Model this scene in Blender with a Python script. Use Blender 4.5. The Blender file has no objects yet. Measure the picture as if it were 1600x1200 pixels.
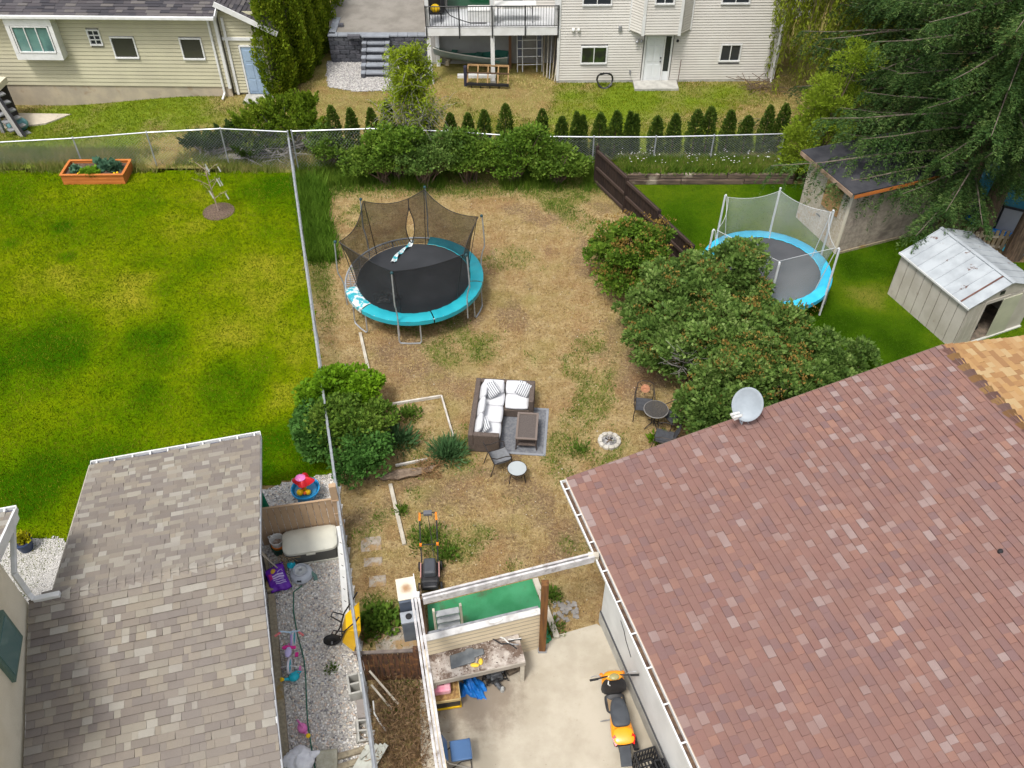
import bpy, bmesh, math, random
import numpy as np
from mathutils import Matrix, Vector, Euler

# ------------------------------------------------------------------ camera, light, exposure
SC = bpy.context.scene
COL = SC.collection
R = math.radians
PITCH, FPX, CAMH = R(44.6), 1400.0, 18.2
SP, CP = math.sin(PITCH), math.cos(PITCH)

cam_data = bpy.data.cameras.new('camera')
cam_data.sensor_fit = 'HORIZONTAL'
cam_data.sensor_width = 36.0
cam_data.lens = 31.5
cam_data.clip_end = 800.0
cam = bpy.data.objects.new('camera', cam_data)
cam.location = (0, 0, CAMH)
cam.rotation_euler = (R(90) - PITCH, 0, 0)
COL.objects.link(cam)
SC.camera = cam

world = bpy.data.worlds.new('World')
SC.world = world
world.use_nodes = True
wt = world.node_tree
bg = wt.nodes['Background']
sky = wt.nodes.new('ShaderNodeTexSky')
sky.sky_type = 'NISHITA'
sky.sun_disc = False
SUN_EL, SUN_AZ = 64.0, 212.0        # azimuth clockwise from +Y
sky.sun_elevation = R(SUN_EL)
sky.sun_rotation = R(SUN_AZ)
sky.air_density = 1.0
sky.dust_density = 4.0
hs = wt.nodes.new('ShaderNodeHueSaturation')      # overcast: the sky is nearly white
hs.inputs['Saturation'].default_value = 0.35
wt.links.new(sky.outputs[0], hs.inputs['Color'])
wt.links.new(hs.outputs[0], bg.inputs['Color'])
bg.inputs['Strength'].default_value = 0.115

sun_data = bpy.data.lights.new('sun', 'SUN')
sun_data.energy = 1.5
sun_data.angle = R(11)
sun_data.color = (1.0, 0.97, 0.92)
sun = bpy.data.objects.new('sun', sun_data)
az = R(SUN_AZ)
sd = Vector((math.sin(az) * math.cos(R(SUN_EL)), math.cos(az) * math.cos(R(SUN_EL)), math.sin(R(SUN_EL))))
sun.rotation_euler = sd.to_track_quat('Z', 'Y').to_euler()
sun.location = (0, 20, 40)
COL.objects.link(sun)

SC.view_settings.view_transform = 'Standard'
SC.view_settings.look = 'None'
SC.view_settings.gamma = 1.0
SC.view_settings.use_curve_mapping = False
SC.view_settings.exposure = 0.92

# ------------------------------------------------------------------ survey helpers
def G(px, py, z=0.0):
    """a point of the photograph (1600x1200) taken to the place it shows at height z"""
    x = (px - 800) / FPX
    v = (600 - py) / FPX
    t = (CAMH - z) / (SP - v * CP)
    return Vector((t * x, t * (CP + v * SP), z))

def PR(p):
    """the photograph's pixel of a place"""
    h = CAMH - p[2]
    d = p[1] * CP + h * SP
    u = p[1] * SP - h * CP
    return 800 + FPX * p[0] / d, 600 - FPX * u / d

rng = np.random.default_rng(7)
random.seed(7)
U = lambda a, b: float(rng.uniform(a, b))

def smooth01(t):
    t = np.clip(t, 0, 1)
    return t * t * (3 - 2 * t)

def terrain(x, y):
    """the ground falls away by half a metre beside the siding house"""
    return -0.5 * smooth01((-13.0 - x) / 7.0) * smooth01((y - 31.5) / 3.0)

def vnoise(x, y, s, seed=0):
    """value noise in 0..1"""
    r = np.random.default_rng(seed).random((257, 257))
    x = np.asarray(x) * s + 1000.0
    y = np.asarray(y) * s + 1000.0
    i = np.floor(x).astype(int); j = np.floor(y).astype(int)
    u = smooth01(x - i); w = smooth01(y - j)
    i %= 256; j %= 256
    return (r[i, j] * (1 - u) + r[i + 1, j] * u) * (1 - w) + (r[i, j + 1] * (1 - u) + r[i + 1, j + 1] * u) * w

def fnoise(x, y, s, seed=0, o=4):
    a, t, n = 1.0, 0.0, 0.0
    for k in range(o):
        t = t + a * vnoise(x, y, s * 2 ** k, seed + k)
        n += a
        a *= 0.55
    return t / n

def in_poly(x, y, poly):
    x = np.asarray(x); y = np.asarray(y)
    c = np.zeros(x.shape, bool)
    n = len(poly)
    for i in range(n):
        x1, y1 = poly[i][0], poly[i][1]
        x2, y2 = poly[(i + 1) % n][0], poly[(i + 1) % n][1]
        if y1 == y2:
            continue
        k = ((y1 > y) != (y2 > y)) & (x < (x2 - x1) * (y - y1) / (y2 - y1) + x1)
        c ^= k
    return c

# ------------------------------------------------------------------ mesh builder
class MB:
    def __init__(self, root=None):
        self.V = []; self.Fc = []; self.n = 0
        self.M = None
        self.off = Vector(root.location) if root is not None else None
    def raw(self, v, f):
        v = np.asarray(v, float).reshape(-1, 3)
        if self.M is not None:
            m = np.array(self.M)
            v = v @ m[:3, :3].T + m[:3, 3]
        self.V.append(v)
        b = self.n
        for q in f:
            self.Fc.append([b + i for i in q])
        self.n += len(v)
        return self
    def box(self, c, s, rz=0.0, taper=1.0):
        x, y, z = s[0] / 2, s[1] / 2, s[2] / 2
        v = np.array([(-x, -y, -z), (x, -y, -z), (x, y, -z), (-x, y, -z), (-x * taper, -y * taper, z), (x * taper, -y * taper, z), (x * taper, y * taper, z), (-x * taper, y * taper, z)])
        if rz:
            co, si = math.cos(rz), math.sin(rz)
            v = np.stack([v[:, 0] * co - v[:, 1] * si, v[:, 0] * si + v[:, 1] * co, v[:, 2]], 1)
        return self.raw(v + np.array(c), [(3, 2, 1, 0), (4, 5, 6, 7), (0, 1, 5, 4), (1, 2, 6, 5), (2, 3, 7, 6), (3, 0, 4, 7)])
    def beam(self, a, b, w, h, up=(0, 0, 1)):
        a, b = Vector(a), Vector(b)
        d = (b - a).normalized()
        s = d.cross(Vector(up))
        if s.length < 1e-4:
            s = d.cross(Vector((0, 1, 0)))
        s.normalize()
        u = s.cross(d).normalized()
        s = s * w / 2; u = u * h / 2
        v = [a - s - u, a + s - u, a + s + u, a - s + u, b - s - u, b + s - u, b + s + u, b - s + u]
        return self.raw([tuple(p) for p in v], [(0, 1, 2, 3), (7, 6, 5, 4), (0, 4, 5, 1), (1, 5, 6, 2), (2, 6, 7, 3), (3, 7, 4, 0)])
    def tube(self, pts, r, n=6, closed=False):
        pts = [Vector(p) for p in pts]
        m = len(pts)
        rr = r if isinstance(r, (list, tuple, np.ndarray)) else [r] * m
        ring = []
        prev = None
        for i, p in enumerate(pts):
            if closed:
                d = pts[(i + 1) % m] - pts[i - 1]
            else:
                d = pts[min(i + 1, m - 1)] - pts[max(i - 1, 0)]
            if d.length < 1e-9:
                d = Vector((0, 0, 1))
            d.normalize()
            if prev is None:
                s = d.orthogonal().normalized()
            else:
                s = prev - d * prev.dot(d)
                if s.length < 1e-5:
                    s = d.orthogonal()
                s.normalize()
            prev = s
            t = d.cross(s)
            for k in range(n):
                a = 2 * math.pi * k / n
                ring.append(tuple(p + (s * math.cos(a) + t * math.sin(a)) * rr[i]))
        f = []
        for i in range(m if closed else m - 1):
            j = (i + 1) % m
            for k in range(n):
                l = (k + 1) % n
                f.append((i * n + k, i * n + l, j * n + l, j * n + k))
        if not closed:
            f.append(tuple(range(n - 1, -1, -1)))
            f.append(tuple((m - 1) * n + k for k in range(n)))
        return self.raw(ring, f)
    def lathe(self, prof, n=16, c=(0, 0, 0), cap=True):
        v = []; f = []
        for r, z in prof:
            for k in range(n):
                a = 2 * math.pi * k / n
                v.append((c[0] + r * math.cos(a), c[1] + r * math.sin(a), c[2] + z))
        for i in range(len(prof) - 1):
            for k in range(n):
                l = (k + 1) % n
                f.append((i * n + k, i * n + l, (i + 1) * n + l, (i + 1) * n + k))
        if cap:
            f.append(tuple(range(n - 1, -1, -1)))
            f.append(tuple((len(prof) - 1) * n + k for k in range(n)))
        return self.raw(v, f)
    def prism(self, poly, z0, z1):
        n = len(poly)
        v = [(p[0], p[1], z0) for p in poly] + [(p[0], p[1], z1) for p in poly]
        f = [tuple(range(n - 1, -1, -1)), tuple(range(n, 2 * n))]
        for i in range(n):
            j = (i + 1) % n
            f.append((i, j, n + j, n + i))
        return self.raw(v, f)
    def slab(self, quad, t):
        """a plate of thickness t under the polygon of points"""
        q = [Vector(p) for p in quad]
        nrm = (q[1] - q[0]).cross(q[2] - q[0]).normalized()
        if nrm.z < 0:
            q.reverse(); nrm = -nrm
        n = len(q)
        v = [tuple(p - nrm * t) for p in q] + [tuple(p) for p in q]
        f = [tuple(range(n - 1, -1, -1)), tuple(range(n, 2 * n))]
        for i in range(n):
            j = (i + 1) % n
            f.append((i, j, n + j, n + i))
        return self.raw(v, f)
    def ball(self, c, r, n=10, m=7):
        rx, ry, rz = r if isinstance(r, (tuple, list)) else (r, r, r)
        v = []; f = []
        for i in range(m + 1):
            t = math.pi * i / m
            for k in range(n):
                a = 2 * math.pi * k / n
                v.append((c[0] + rx * math.sin(t) * math.cos(a), c[1] + ry * math.sin(t) * math.sin(a), c[2] - rz * math.cos(t)))
        for i in range(m):
            for k in range(n):
                l = (k + 1) % n
                f.append((i * n + k, i * n + l, (i + 1) * n + l, (i + 1) * n + k))
        return self.raw(v, f)
    def grid(self, fn, nu, nv):
        v = []; f = []
        for i in range(nu + 1):
            for j in range(nv + 1):
                v.append(tuple(fn(i / nu, j / nv)))
        for i in range(nu):
            for j in range(nv):
                a = i * (nv + 1) + j
                f.append((a, a + nv + 1, a + nv + 2, a + 1))
        return self.raw(v, f)
    def mesh(self, name):
        me = bpy.data.meshes.new(name)
        v = np.concatenate(self.V) if self.V else np.zeros((0, 3))
        if self.off is not None:
            v = v - np.array(self.off)
        me.from_pydata(v.tolist(), [], self.Fc)
        return me
    def build(self, name, mt, parent=None, smooth=False, bevel=0.0, seg=2, sub=0):
        me = self.mesh(name)
        bm = bmesh.new(); bm.from_mesh(me)
        bmesh.ops.remove_doubles(bm, verts=bm.verts, dist=1e-5) if smooth else None
        bmesh.ops.recalc_face_normals(bm, faces=bm.faces)
        bm.to_mesh(me); bm.free()
        if mt is not None:
            me.materials.append(mt)
        o = bpy.data.objects.new(name, me)
        COL.objects.link(o)
        if parent is not None:
            o.parent = parent
        if smooth:
            me.shade_smooth()
        if bevel:
            b = o.modifiers.new('bevel', 'BEVEL')
            b.width = bevel; b.segments = seg; b.limit_method = 'ANGLE'; b.angle_limit = R(40)
        if sub:
            s = o.modifiers.new('sub', 'SUBSURF'); s.levels = sub; s.render_levels = sub
        return o

def fast_mesh(name, verts, faces_flat, k, mt, parent=None, smooth=False):
    """many faces of k corners each, from numpy arrays"""
    me = bpy.data.meshes.new(name)
    verts = np.ascontiguousarray(verts, np.float32)
    faces_flat = np.ascontiguousarray(faces_flat, np.int32).ravel()
    nf = len(faces_flat) // k
    me.vertices.add(len(verts)); me.vertices.foreach_set('co', verts.ravel())
    me.loops.add(len(faces_flat)); me.loops.foreach_set('vertex_index', faces_flat)
    me.polygons.add(nf); me.polygons.foreach_set('loop_start', np.arange(0, nf * k, k, dtype=np.int32))
    me.update(calc_edges=True)
    if mt is not None:
        me.materials.append(mt)
    o = bpy.data.objects.new(name, me)
    COL.objects.link(o)
    if parent is not None:
        o.parent = parent
    if smooth:
        me.shade_smooth()
    return o

def thing(name, label, cat, loc=(0, 0, 0), rz=0.0, group=None):
    o = bpy.data.objects.new(name, None)
    o.empty_display_size = 0.2
    o.location = loc; o.rotation_euler = (0, 0, rz)
    COL.objects.link(o)
    return tag(o, label, cat, group)

def tag(o, label=None, cat=None, group=None, kind=None):
    if label: o['label'] = label
    if cat: o['category'] = cat
    if group: o['group'] = group
    if kind: o['kind'] = kind
    return o

def copy_tree(o, parent=None):
    c = o.copy(); COL.objects.link(c)
    if parent is not None:
        c.parent = parent
    for ch in list(o.children):
        copy_tree(ch, c)
    return c

# ------------------------------------------------------------------ materials
def ramp(nt, stops, interp='LINEAR'):
    n = nt.nodes.new('ShaderNodeValToRGB')
    n.color_ramp.interpolation = interp
    e = n.color_ramp.elements
    while len(e) < len(stops):
        e.new(0.5)
    for i, (p, c) in enumerate(stops):
        e[i].position = p
        e[i].color = (c[0], c[1], c[2], 1)
    return n

def noise(nt, vec, scale, detail=4, rough=0.55):
    n = nt.nodes.new('ShaderNodeTexNoise')
    n.inputs['Scale'].default_value = scale
    n.inputs['Detail'].default_value = detail
    n.inputs['Roughness'].default_value = rough
    if vec is not None:
        nt.links.new(vec, n.inputs['Vector'])
    return n.outputs['Fac']

def mixc(nt, fac, a, b, mode='MIX'):
    n = nt.nodes.new('ShaderNodeMix')
    n.data_type = 'RGBA'; n.blend_type = mode
    for s, v in ((n.inputs[0], fac), (n.inputs[6], a), (n.inputs[7], b)):
        if hasattr(v, 'is_linked') or hasattr(v, 'node'):
            nt.links.new(v, s)
        elif isinstance(v, (int, float)):
            s.default_value = v
        else:
            s.default_value = (v[0], v[1], v[2], 1)
    return n.outputs[2]

def math_(nt, op, a, b=None):
    n = nt.nodes.new('ShaderNodeMath'); n.operation = op
    for i, v in enumerate((a, b)):
        if v is None: continue
        if hasattr(v, 'node'): nt.links.new(v, n.inputs[i])
        else: n.inputs[i].default_value = v
    return n.outputs[0]

def sstep(nt, val, a, b):
    n = nt.nodes.new('ShaderNodeMapRange'); n.interpolation_type = 'SMOOTHSTEP'
    nt.links.new(val, n.inputs[0]); n.inputs[1].default_value = a; n.inputs[2].default_value = b
    return n.outputs[0]

def start(name):
    m = bpy.data.materials.new(name); m.use_nodes = True
    nt = m.node_tree
    return m, nt, nt.nodes['Principled BSDF'], nt.nodes['Material Output']

def rnd(nt):
    """one random number per loose piece and per object"""
    g = nt.nodes.new('ShaderNodeNewGeometry'); oi = nt.nodes.new('ShaderNodeObjectInfo')
    s = math_(nt, 'ADD', g.outputs['Random Per Island'], oi.outputs['Random'])
    return math_(nt, 'FRACT', s)

def add_bump(nt, p, h, strength, dist=0.02):
    b = nt.nodes.new('ShaderNodeBump'); b.inputs['Strength'].default_value = strength; b.inputs['Distance'].default_value = dist
    nt.links.new(h, b.inputs['Height']); nt.links.new(b.outputs[0], p.inputs['Normal'])

def mat(name, c1, c2=None, scale=4.0, rough=0.75, bump=0.0, bscale=60.0, metal=0.0, spec=0.3, isl=None, stretch=None, lo=0.35, hi=0.65, fine=0.0, stain=None, stain_at=(0.58, 0.72), stain_scale=1.5, world=False, dist=0.02):
    m, nt, p, out = start(name)
    tc = nt.nodes.new('ShaderNodeTexCoord')
    vec = tc.outputs['Object']
    if world:
        vec = nt.nodes.new('ShaderNodeNewGeometry').outputs['Position']
    if stretch:
        mp = nt.nodes.new('ShaderNodeMapping'); mp.inputs['Scale'].default_value = stretch
        nt.links.new(vec, mp.inputs[0]); vec2 = mp.outputs[0]
    else:
        vec2 = vec
    col = None
    if isl:
        rp = ramp(nt, [(i / len(isl), c) for i, c in enumerate(isl)], 'CONSTANT')
        nt.links.new(rnd(nt), rp.inputs[0]); col = rp.outputs[0]
    if c2 is not None:
        f = sstep(nt, noise(nt, vec2, scale, 5), lo, hi)
        col = mixc(nt, f, col if col is not None else c1, c2) if not isl else mixc(nt, math_(nt, 'MULTIPLY', f, 0.5), col, c2)
    if fine:
        f = noise(nt, vec2, bscale, 3)
        g = math_(nt, 'ADD', math_(nt, 'MULTIPLY', f, 2 * fine), 1 - fine)
        cb = nt.nodes.new('ShaderNodeCombineColor')
        for i in range(3): nt.links.new(g, cb.inputs[i])
        col = mixc(nt, 1.0, col if col is not None else c1, cb.outputs[0], 'MULTIPLY')
    if stain is not None:
        f = sstep(nt, noise(nt, vec, stain_scale, 6, 0.65), *stain_at)
        col = mixc(nt, f, col if col is not None else c1, stain)
    if col is not None:
        nt.links.new(col, p.inputs['Base Color'])
    else:
        p.inputs['Base Color'].default_value = (*c1, 1)
    p.inputs['Roughness'].default_value = rough
    p.inputs['Metallic'].default_value = metal
    p.inputs['Specular IOR Level'].default_value = spec
    if bump:
        add_bump(nt, p, noise(nt, vec2, bscale, 4), bump, dist)
    return m

def leaf_mat(name, cols, transl=0.35, rough=0.55, scale=0.9, dark=None):
    """leaves: a colour per leaf, slow drift through the plant, light shining through"""
    m, nt, p, out = start(name)
    rp = ramp(nt, [(i / max(1, len(cols) - 1), c) for i, c in enumerate(cols)])
    tc = nt.nodes.new('ShaderNodeTexCoord')
    n = noise(nt, tc.outputs['Object'], scale, 3)
    s = math_(nt, 'ADD', math_(nt, 'MULTIPLY', rnd(nt), 0.6), math_(nt, 'MULTIPLY', sstep(nt, n, 0.3, 0.7), 0.4))
    nt.links.new(s, rp.inputs[0])
    nt.links.new(rp.outputs[0], p.inputs['Base Color'])
    p.inputs['Roughness'].default_value = rough
    p.inputs['Specular IOR Level'].default_value = 0.1
    t = nt.nodes.new('ShaderNodeBsdfTranslucent')
    nt.links.new(rp.outputs[0], t.inputs[0])
    mx = nt.nodes.new('ShaderNodeMixShader'); mx.inputs[0].default_value = transl
    nt.links.new(p.outputs[0], mx.inputs[1]); nt.links.new(t.outputs[0], mx.inputs[2])
    nt.links.new(mx.outputs[0], out.inputs[0])
    return m

def net_mat(name, c, cover, scale=0):
    """woven netting: a share of it is thread, the rest is open"""
    m, nt, p, out = start(name)
    p.inputs['Base Color'].default_value = (*c, 1); p.inputs['Roughness'].default_value = 0.8
    t = nt.nodes.new('ShaderNodeBsdfTransparent')
    mx = nt.nodes.new('ShaderNodeMixShader')
    tc = nt.nodes.new('ShaderNodeTexCoord')
    f = math_(nt, 'ADD', math_(nt, 'MULTIPLY', noise(nt, tc.outputs['Object'], 1.6, 2), 0.25), cover - 0.12)
    nt.links.new(f, mx.inputs[0])
    nt.links.new(t.outputs[0], mx.inputs[1]); nt.links.new(p.outputs[0], mx.inputs[2])
    nt.links.new(mx.outputs[0], out.inputs[0])
    return m

def glass_mat(name, c, rough=0.05):
    m, nt, p, out = start(name)
    p.inputs['Base Color'].default_value = (*c, 1); p.inputs['Roughness'].default_value = rough
    p.inputs['Specular IOR Level'].default_value = 0.6
    return m

WHITE = mat('white_paint', (0.70, 0.70, 0.69), (0.62, 0.62, 0.60), 3, 0.5)
WHITE_PLASTIC = mat('white_plastic', (0.66, 0.66, 0.64), (0.58, 0.58, 0.55), 5, 0.4)
BLACK = mat('black_metal', (0.02, 0.02, 0.022), rough=0.45)
BLACK_PLASTIC = mat('black_plastic', (0.018, 0.018, 0.02), (0.03, 0.03, 0.032), 6, 0.4, spec=0.4)
GALV = mat('galvanised_metal', (0.50, 0.52, 0.54), (0.40, 0.42, 0.44), 8, 0.42, metal=0.55)
STEEL = mat('dull_steel', (0.36, 0.37, 0.38), (0.25, 0.25, 0.26), 8, 0.5, metal=0.4)
RUBBER = mat('rubber', (0.016, 0.016, 0.017), (0.03, 0.029, 0.028), 9, 0.8)
RED = mat('red_plastic', (0.62, 0.02, 0.03), rough=0.35)
PINK = mat('pink_plastic', (0.78, 0.22, 0.52), (0.70, 0.16, 0.46), 8, 0.35)
BLUE = mat('blue_plastic', (0.02, 0.25, 0.55), (0.02, 0.3, 0.62), 5, 0.35)
TEAL = mat('teal_plastic', (0.02, 0.42, 0.55), (0.02, 0.5, 0.62), 5, 0.35)
YELLOW = mat('yellow_plastic', (0.85, 0.55, 0.01), (0.8, 0.48, 0.01), 5, 0.4)
ORANGE = mat('orange_plastic', (0.85, 0.22, 0.02), rough=0.4)
PURPLE = mat('purple_film', (0.10, 0.01, 0.32), (0.16, 0.03, 0.42), 6, 0.3, bump=0.4, bscale=9)
OLDWOOD = mat('grey_timber', (0.34, 0.29, 0.20), (0.24, 0.20, 0.14), 2.5, 0.85, bump=0.3, bscale=40, stretch=(6, 6, 1), fine=0.25, stain=(0.26, 0.17, 0.05), stain_at=(0.55, 0.7))
PALEWOOD = mat('weathered_pale_wood', (0.50, 0.46, 0.38), (0.38, 0.34, 0.27), 3, 0.85, bump=0.2, bscale=50, fine=0.2)
BARK = mat('bark', (0.16, 0.11, 0.075), (0.08, 0.055, 0.04), 6, 0.9, bump=0.8, bscale=25, stretch=(3, 3, 0.5))
TWIG = mat('bare_grey_twigs', (0.36, 0.34, 0.31), (0.24, 0.22, 0.19), 4, 0.85)
TWIG_BROWN = mat('brown_twigs', (0.17, 0.12, 0.08), (0.10, 0.07, 0.05), 4, 0.9)
SOIL = mat('garden_soil', (0.07, 0.05, 0.035), (0.12, 0.085, 0.06), 9, 0.95, bump=0.8, bscale=30)
MULCH = mat('bark_mulch', (0.085, 0.055, 0.042), (0.17, 0.12, 0.085), 22, 0.95, bump=1.0, bscale=45, fine=0.4)
CONCRETE = mat('block_concrete', (0.45, 0.44, 0.40), (0.35, 0.34, 0.31), 4, 0.9, bump=0.3, bscale=60, fine=0.2)
GLASS = glass_mat('dark_window_glass', (0.03, 0.035, 0.04))
GLASS_GREEN = glass_mat('green_window_glass', (0.10, 0.18, 0.17))
SHADOWED = mat('painted_shade', (0.03, 0.028, 0.026), rough=0.9)  # near-black colour standing in for the shade under the stair landing
# ------------------------------------------------------------------ ground and other setting
def sheet_grid(name, x0, x1, y0, y1, cell, z, mt, poly=None, attrs=None, jitter=0.0):
    """a level sheet of small cells, kept inside poly"""
    nx, ny = int(round((x1 - x0) / cell)), int(round((y1 - y0) / cell))
    xs = np.linspace(x0, x1, nx + 1); ys = np.linspace(y0, y1, ny + 1)
    X, Y = np.meshgrid(xs, ys, indexing='ij')
    idx = np.arange((nx + 1) * (ny + 1)).reshape(nx + 1, ny + 1)
    q = np.stack([idx[:-1, :-1], idx[1:, :-1], idx[1:, 1:], idx[:-1, 1:]], -1).reshape(-1, 4)
    vx, vy = X.ravel(), Y.ravel()
    if poly is not None:
        cx = vx[q].mean(1); cy = vy[q].mean(1)
        if jitter:
            cx = cx + (fnoise(cx, cy, 1.3, 50) - 0.5) * jitter; cy = cy + (fnoise(cx, cy, 1.3, 60) - 0.5) * jitter
        q = q[in_poly(cx, cy, poly)]
        used = np.unique(q)
        mp = np.full(len(vx), -1); mp[used] = np.arange(len(used))
        vx, vy = vx[used], vy[used]; q = mp[q]
    vz = terrain(vx, vy) + z
    o = fast_mesh(name, np.stack([vx, vy, vz], 1), q, 4, mt, smooth=True)
    if attrs:
        for k, fn in attrs.items():
            a = o.data.attributes.new(k, 'FLOAT', 'POINT')
            a.data.foreach_set('value', np.ascontiguousarray(fn(vx, vy), np.float32))
    return tag(o, kind='structure')

def spots(x, y, lst):
    """soft round patches given as (px, py, radius in m, strength)"""
    s = np.zeros_like(x)
    for px, py, r, a in lst:
        c = G(px, py)
        d = np.hypot((x - c.x), (y - c.y)) / r
        s = np.maximum(s, a * smooth01(1.25 - d))
    return s * np.clip(1.5 * fnoise(x, y, 0.9, 33) + .25, 0, 1.2)

FENCE_A, FENCE_B = Vector((-8.25, 29.9, 0)), Vector((-2.55, 6.8, 0))      # the chain-link line between the two yards
def fence_x(y):
    t = (FENCE_A.y - y) / (FENCE_A.y - FENCE_B.y)
    return FENCE_A.x + (FENCE_B.x - FENCE_A.x) * t

GREEN_SPOTS = [(762, 545, 1.1, .7), (690, 705, .55, 1), (650, 655, .5, .8), (640, 685, .9, .9), (600, 690, 1.0, 1), (700, 850, .7, .9), (660, 840, .6, .9),
               (905, 700, .7, .6), (1030, 690, .5, .6), (755, 835, .5, .7), (590, 960, .8, 1), (610, 985, .6, 1), (870, 320, .9, .9), (905, 300, .9, .9), (840, 290, 1.2, .9),
               (760, 285, 1.0, .5), (600, 275, 1.5, .8), (560, 840, .8, .6), (590, 800, .9, .5), (730, 860, .6, .8), (880, 745, .8, .5), (905, 860, .6, .6), (650, 770, .5, .5),
               (840, 560, .8, .25), (800, 780, .6, .4), (885, 850, .5, .6), (640, 1130, .8, .4), (660, 1180, .8, .7), (630, 1080, .6, .6), (865, 935, .5, .8), (690, 860, .6, .8)]
DIRT_SPOTS = [(640, 560, 2.0, .8), (700, 590, 1.4, .7), (610, 480, 1.5, .6), (1010, 600, 1.6, 1), (960, 560, 1.2, .5), (930, 620, 1.0, .4), (720, 770, 1.0, .8), (690, 780, .8, .8), (760, 840, .9, .5),
              (640, 740, .8, .9), (1060, 640, 1.2, 1), (820, 520, 1.3, .4), (650, 530, 1.6, .6), (560, 560, .8, .6), (630, 1100, 1.2, .9), (620, 1170, 1.2, .9)]

def yard_green(x, y):
    d = x - fence_x(y)
    strip = smooth01(1.0 - (d - 0.25) / 1.2) * (0.35 + 0.65 * smooth01((y - 19) / 6.0))
    back = smooth01((y - 27.2) / 1.8)
    n = fnoise(x, y, 0.45, 11)
    n2 = fnoise(x, y, 1.6, 23)
    g = np.maximum.reduce([strip * (0.5 + 0.9 * n2), back * (0.3 + n), spots(x, y, GREEN_SPOTS) * (0.55 + 0.7 * n2), smooth01((n - 0.52) / 0.2) * 0.7 * (0.3 + n2)])
    return np.clip(g, 0, 1)

def yard_dirt(x, y):
    n = fnoise(x, y, 0.8, 41)
    return np.clip(np.maximum(spots(x, y, DIRT_SPOTS) * (0.4 + n), smooth01((n - 0.5) / 0.2) * 0.7), 0, 1)

def attr(nt, name):
    a = nt.nodes.new('ShaderNodeAttribute'); a.attribute_name = name
    return a.outputs['Fac']

def ground_mat(name, straw, straw2, dirt, green, green2, tex=1.0):
    m, nt, p, out = start(name)
    pos = nt.nodes.new('ShaderNodeNewGeometry').outputs['Position']
    n1 = noise(nt, pos, 2.2, 6, 0.65); n2 = noise(nt, pos, 14, 5, 0.65); n3 = noise(nt, pos, 55, 3, 0.6)
    c = mixc(nt, sstep(nt, n1, 0.38, 0.6), straw, straw2)
    dm = math_(nt, 'ADD', attr(nt, 'dirt'), math_(nt, 'MULTIPLY', math_(nt, 'SUBTRACT', n2, 0.5), 1.6))
    c = mixc(nt, sstep(nt, dm, 0.25, 0.9), c, dirt)
    c = mixc(nt, sstep(nt, n2, 0.56, 0.72), c, (dirt[0] * .8, dirt[1] * .75, dirt[2] * .7))
    n4 = noise(nt, pos, 10, 6, 0.78); n5 = noise(nt, pos, 0.7, 4, 0.6)
    c = mixc(nt, math_(nt, 'MULTIPLY', sstep(nt, n4, 0.50, 0.66), 0.75 * tex), c, (dirt[0] * .55, dirt[1] * .5, dirt[2] * .42))
    c = mixc(nt, math_(nt, 'MULTIPLY', sstep(nt, n4, 0.48, 0.34), 0.6 * tex), c, (straw[0] * 1.3, straw[1] * 1.32, straw[2] * 1.4))
    c = mixc(nt, math_(nt, 'MULTIPLY', sstep(nt, n5, 0.5, 0.68), 0.4), c, (.27, .24, .07))
    c = mixc(nt, math_(nt, 'MULTIPLY', sstep(nt, n5, 0.5, 0.34), 0.4), c, (.30, .16, .075))
    gm = math_(nt, 'ADD', attr(nt, 'green'), math_(nt, 'MULTIPLY', math_(nt, 'SUBTRACT', n2, 0.5), 1.4))
    c = mixc(nt, math_(nt, 'MULTIPLY', sstep(nt, gm, 0.3, 0.95), 0.85), c, mixc(nt, n1, green, green2))
    k = math_(nt, 'ADD', math_(nt, 'MULTIPLY', n3, 0.9 * tex), 1 - 0.45 * tex)
    cb = nt.nodes.new('ShaderNodeCombineColor')
    for i in range(3): nt.links.new(k, cb.inputs[i])
    c = mixc(nt, 1.0, c, cb.outputs[0], 'MULTIPLY')
    nt.links.new(c, p.inputs['Base Color'])
    p.inputs['Roughness'].default_value = 0.95; p.inputs['Specular IOR Level'].default_value = 0.0
    add_bump(nt, p, math_(nt, 'ADD', n2, math_(nt, 'MULTIPLY', n3, 0.5)), 1.0, 0.08)
    return m

STRAW = ((0.47, 0.32, 0.13), (0.36, 0.23, 0.085))
M_YARD = ground_mat('dry_grass_ground', (0.46, 0.345, 0.175), (0.35, 0.245, 0.11), (0.23, 0.155, 0.092), (0.13, 0.16, 0.026), (0.22, 0.22, 0.06))
M_BACK = ground_mat('back_lot_grass', (0.33, 0.285, 0.10), (0.25, 0.225, 0.065), (0.31, 0.225, 0.12), (0.12, 0.21, 0.008), (0.20, 0.29, 0.012), 0.7)

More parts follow.
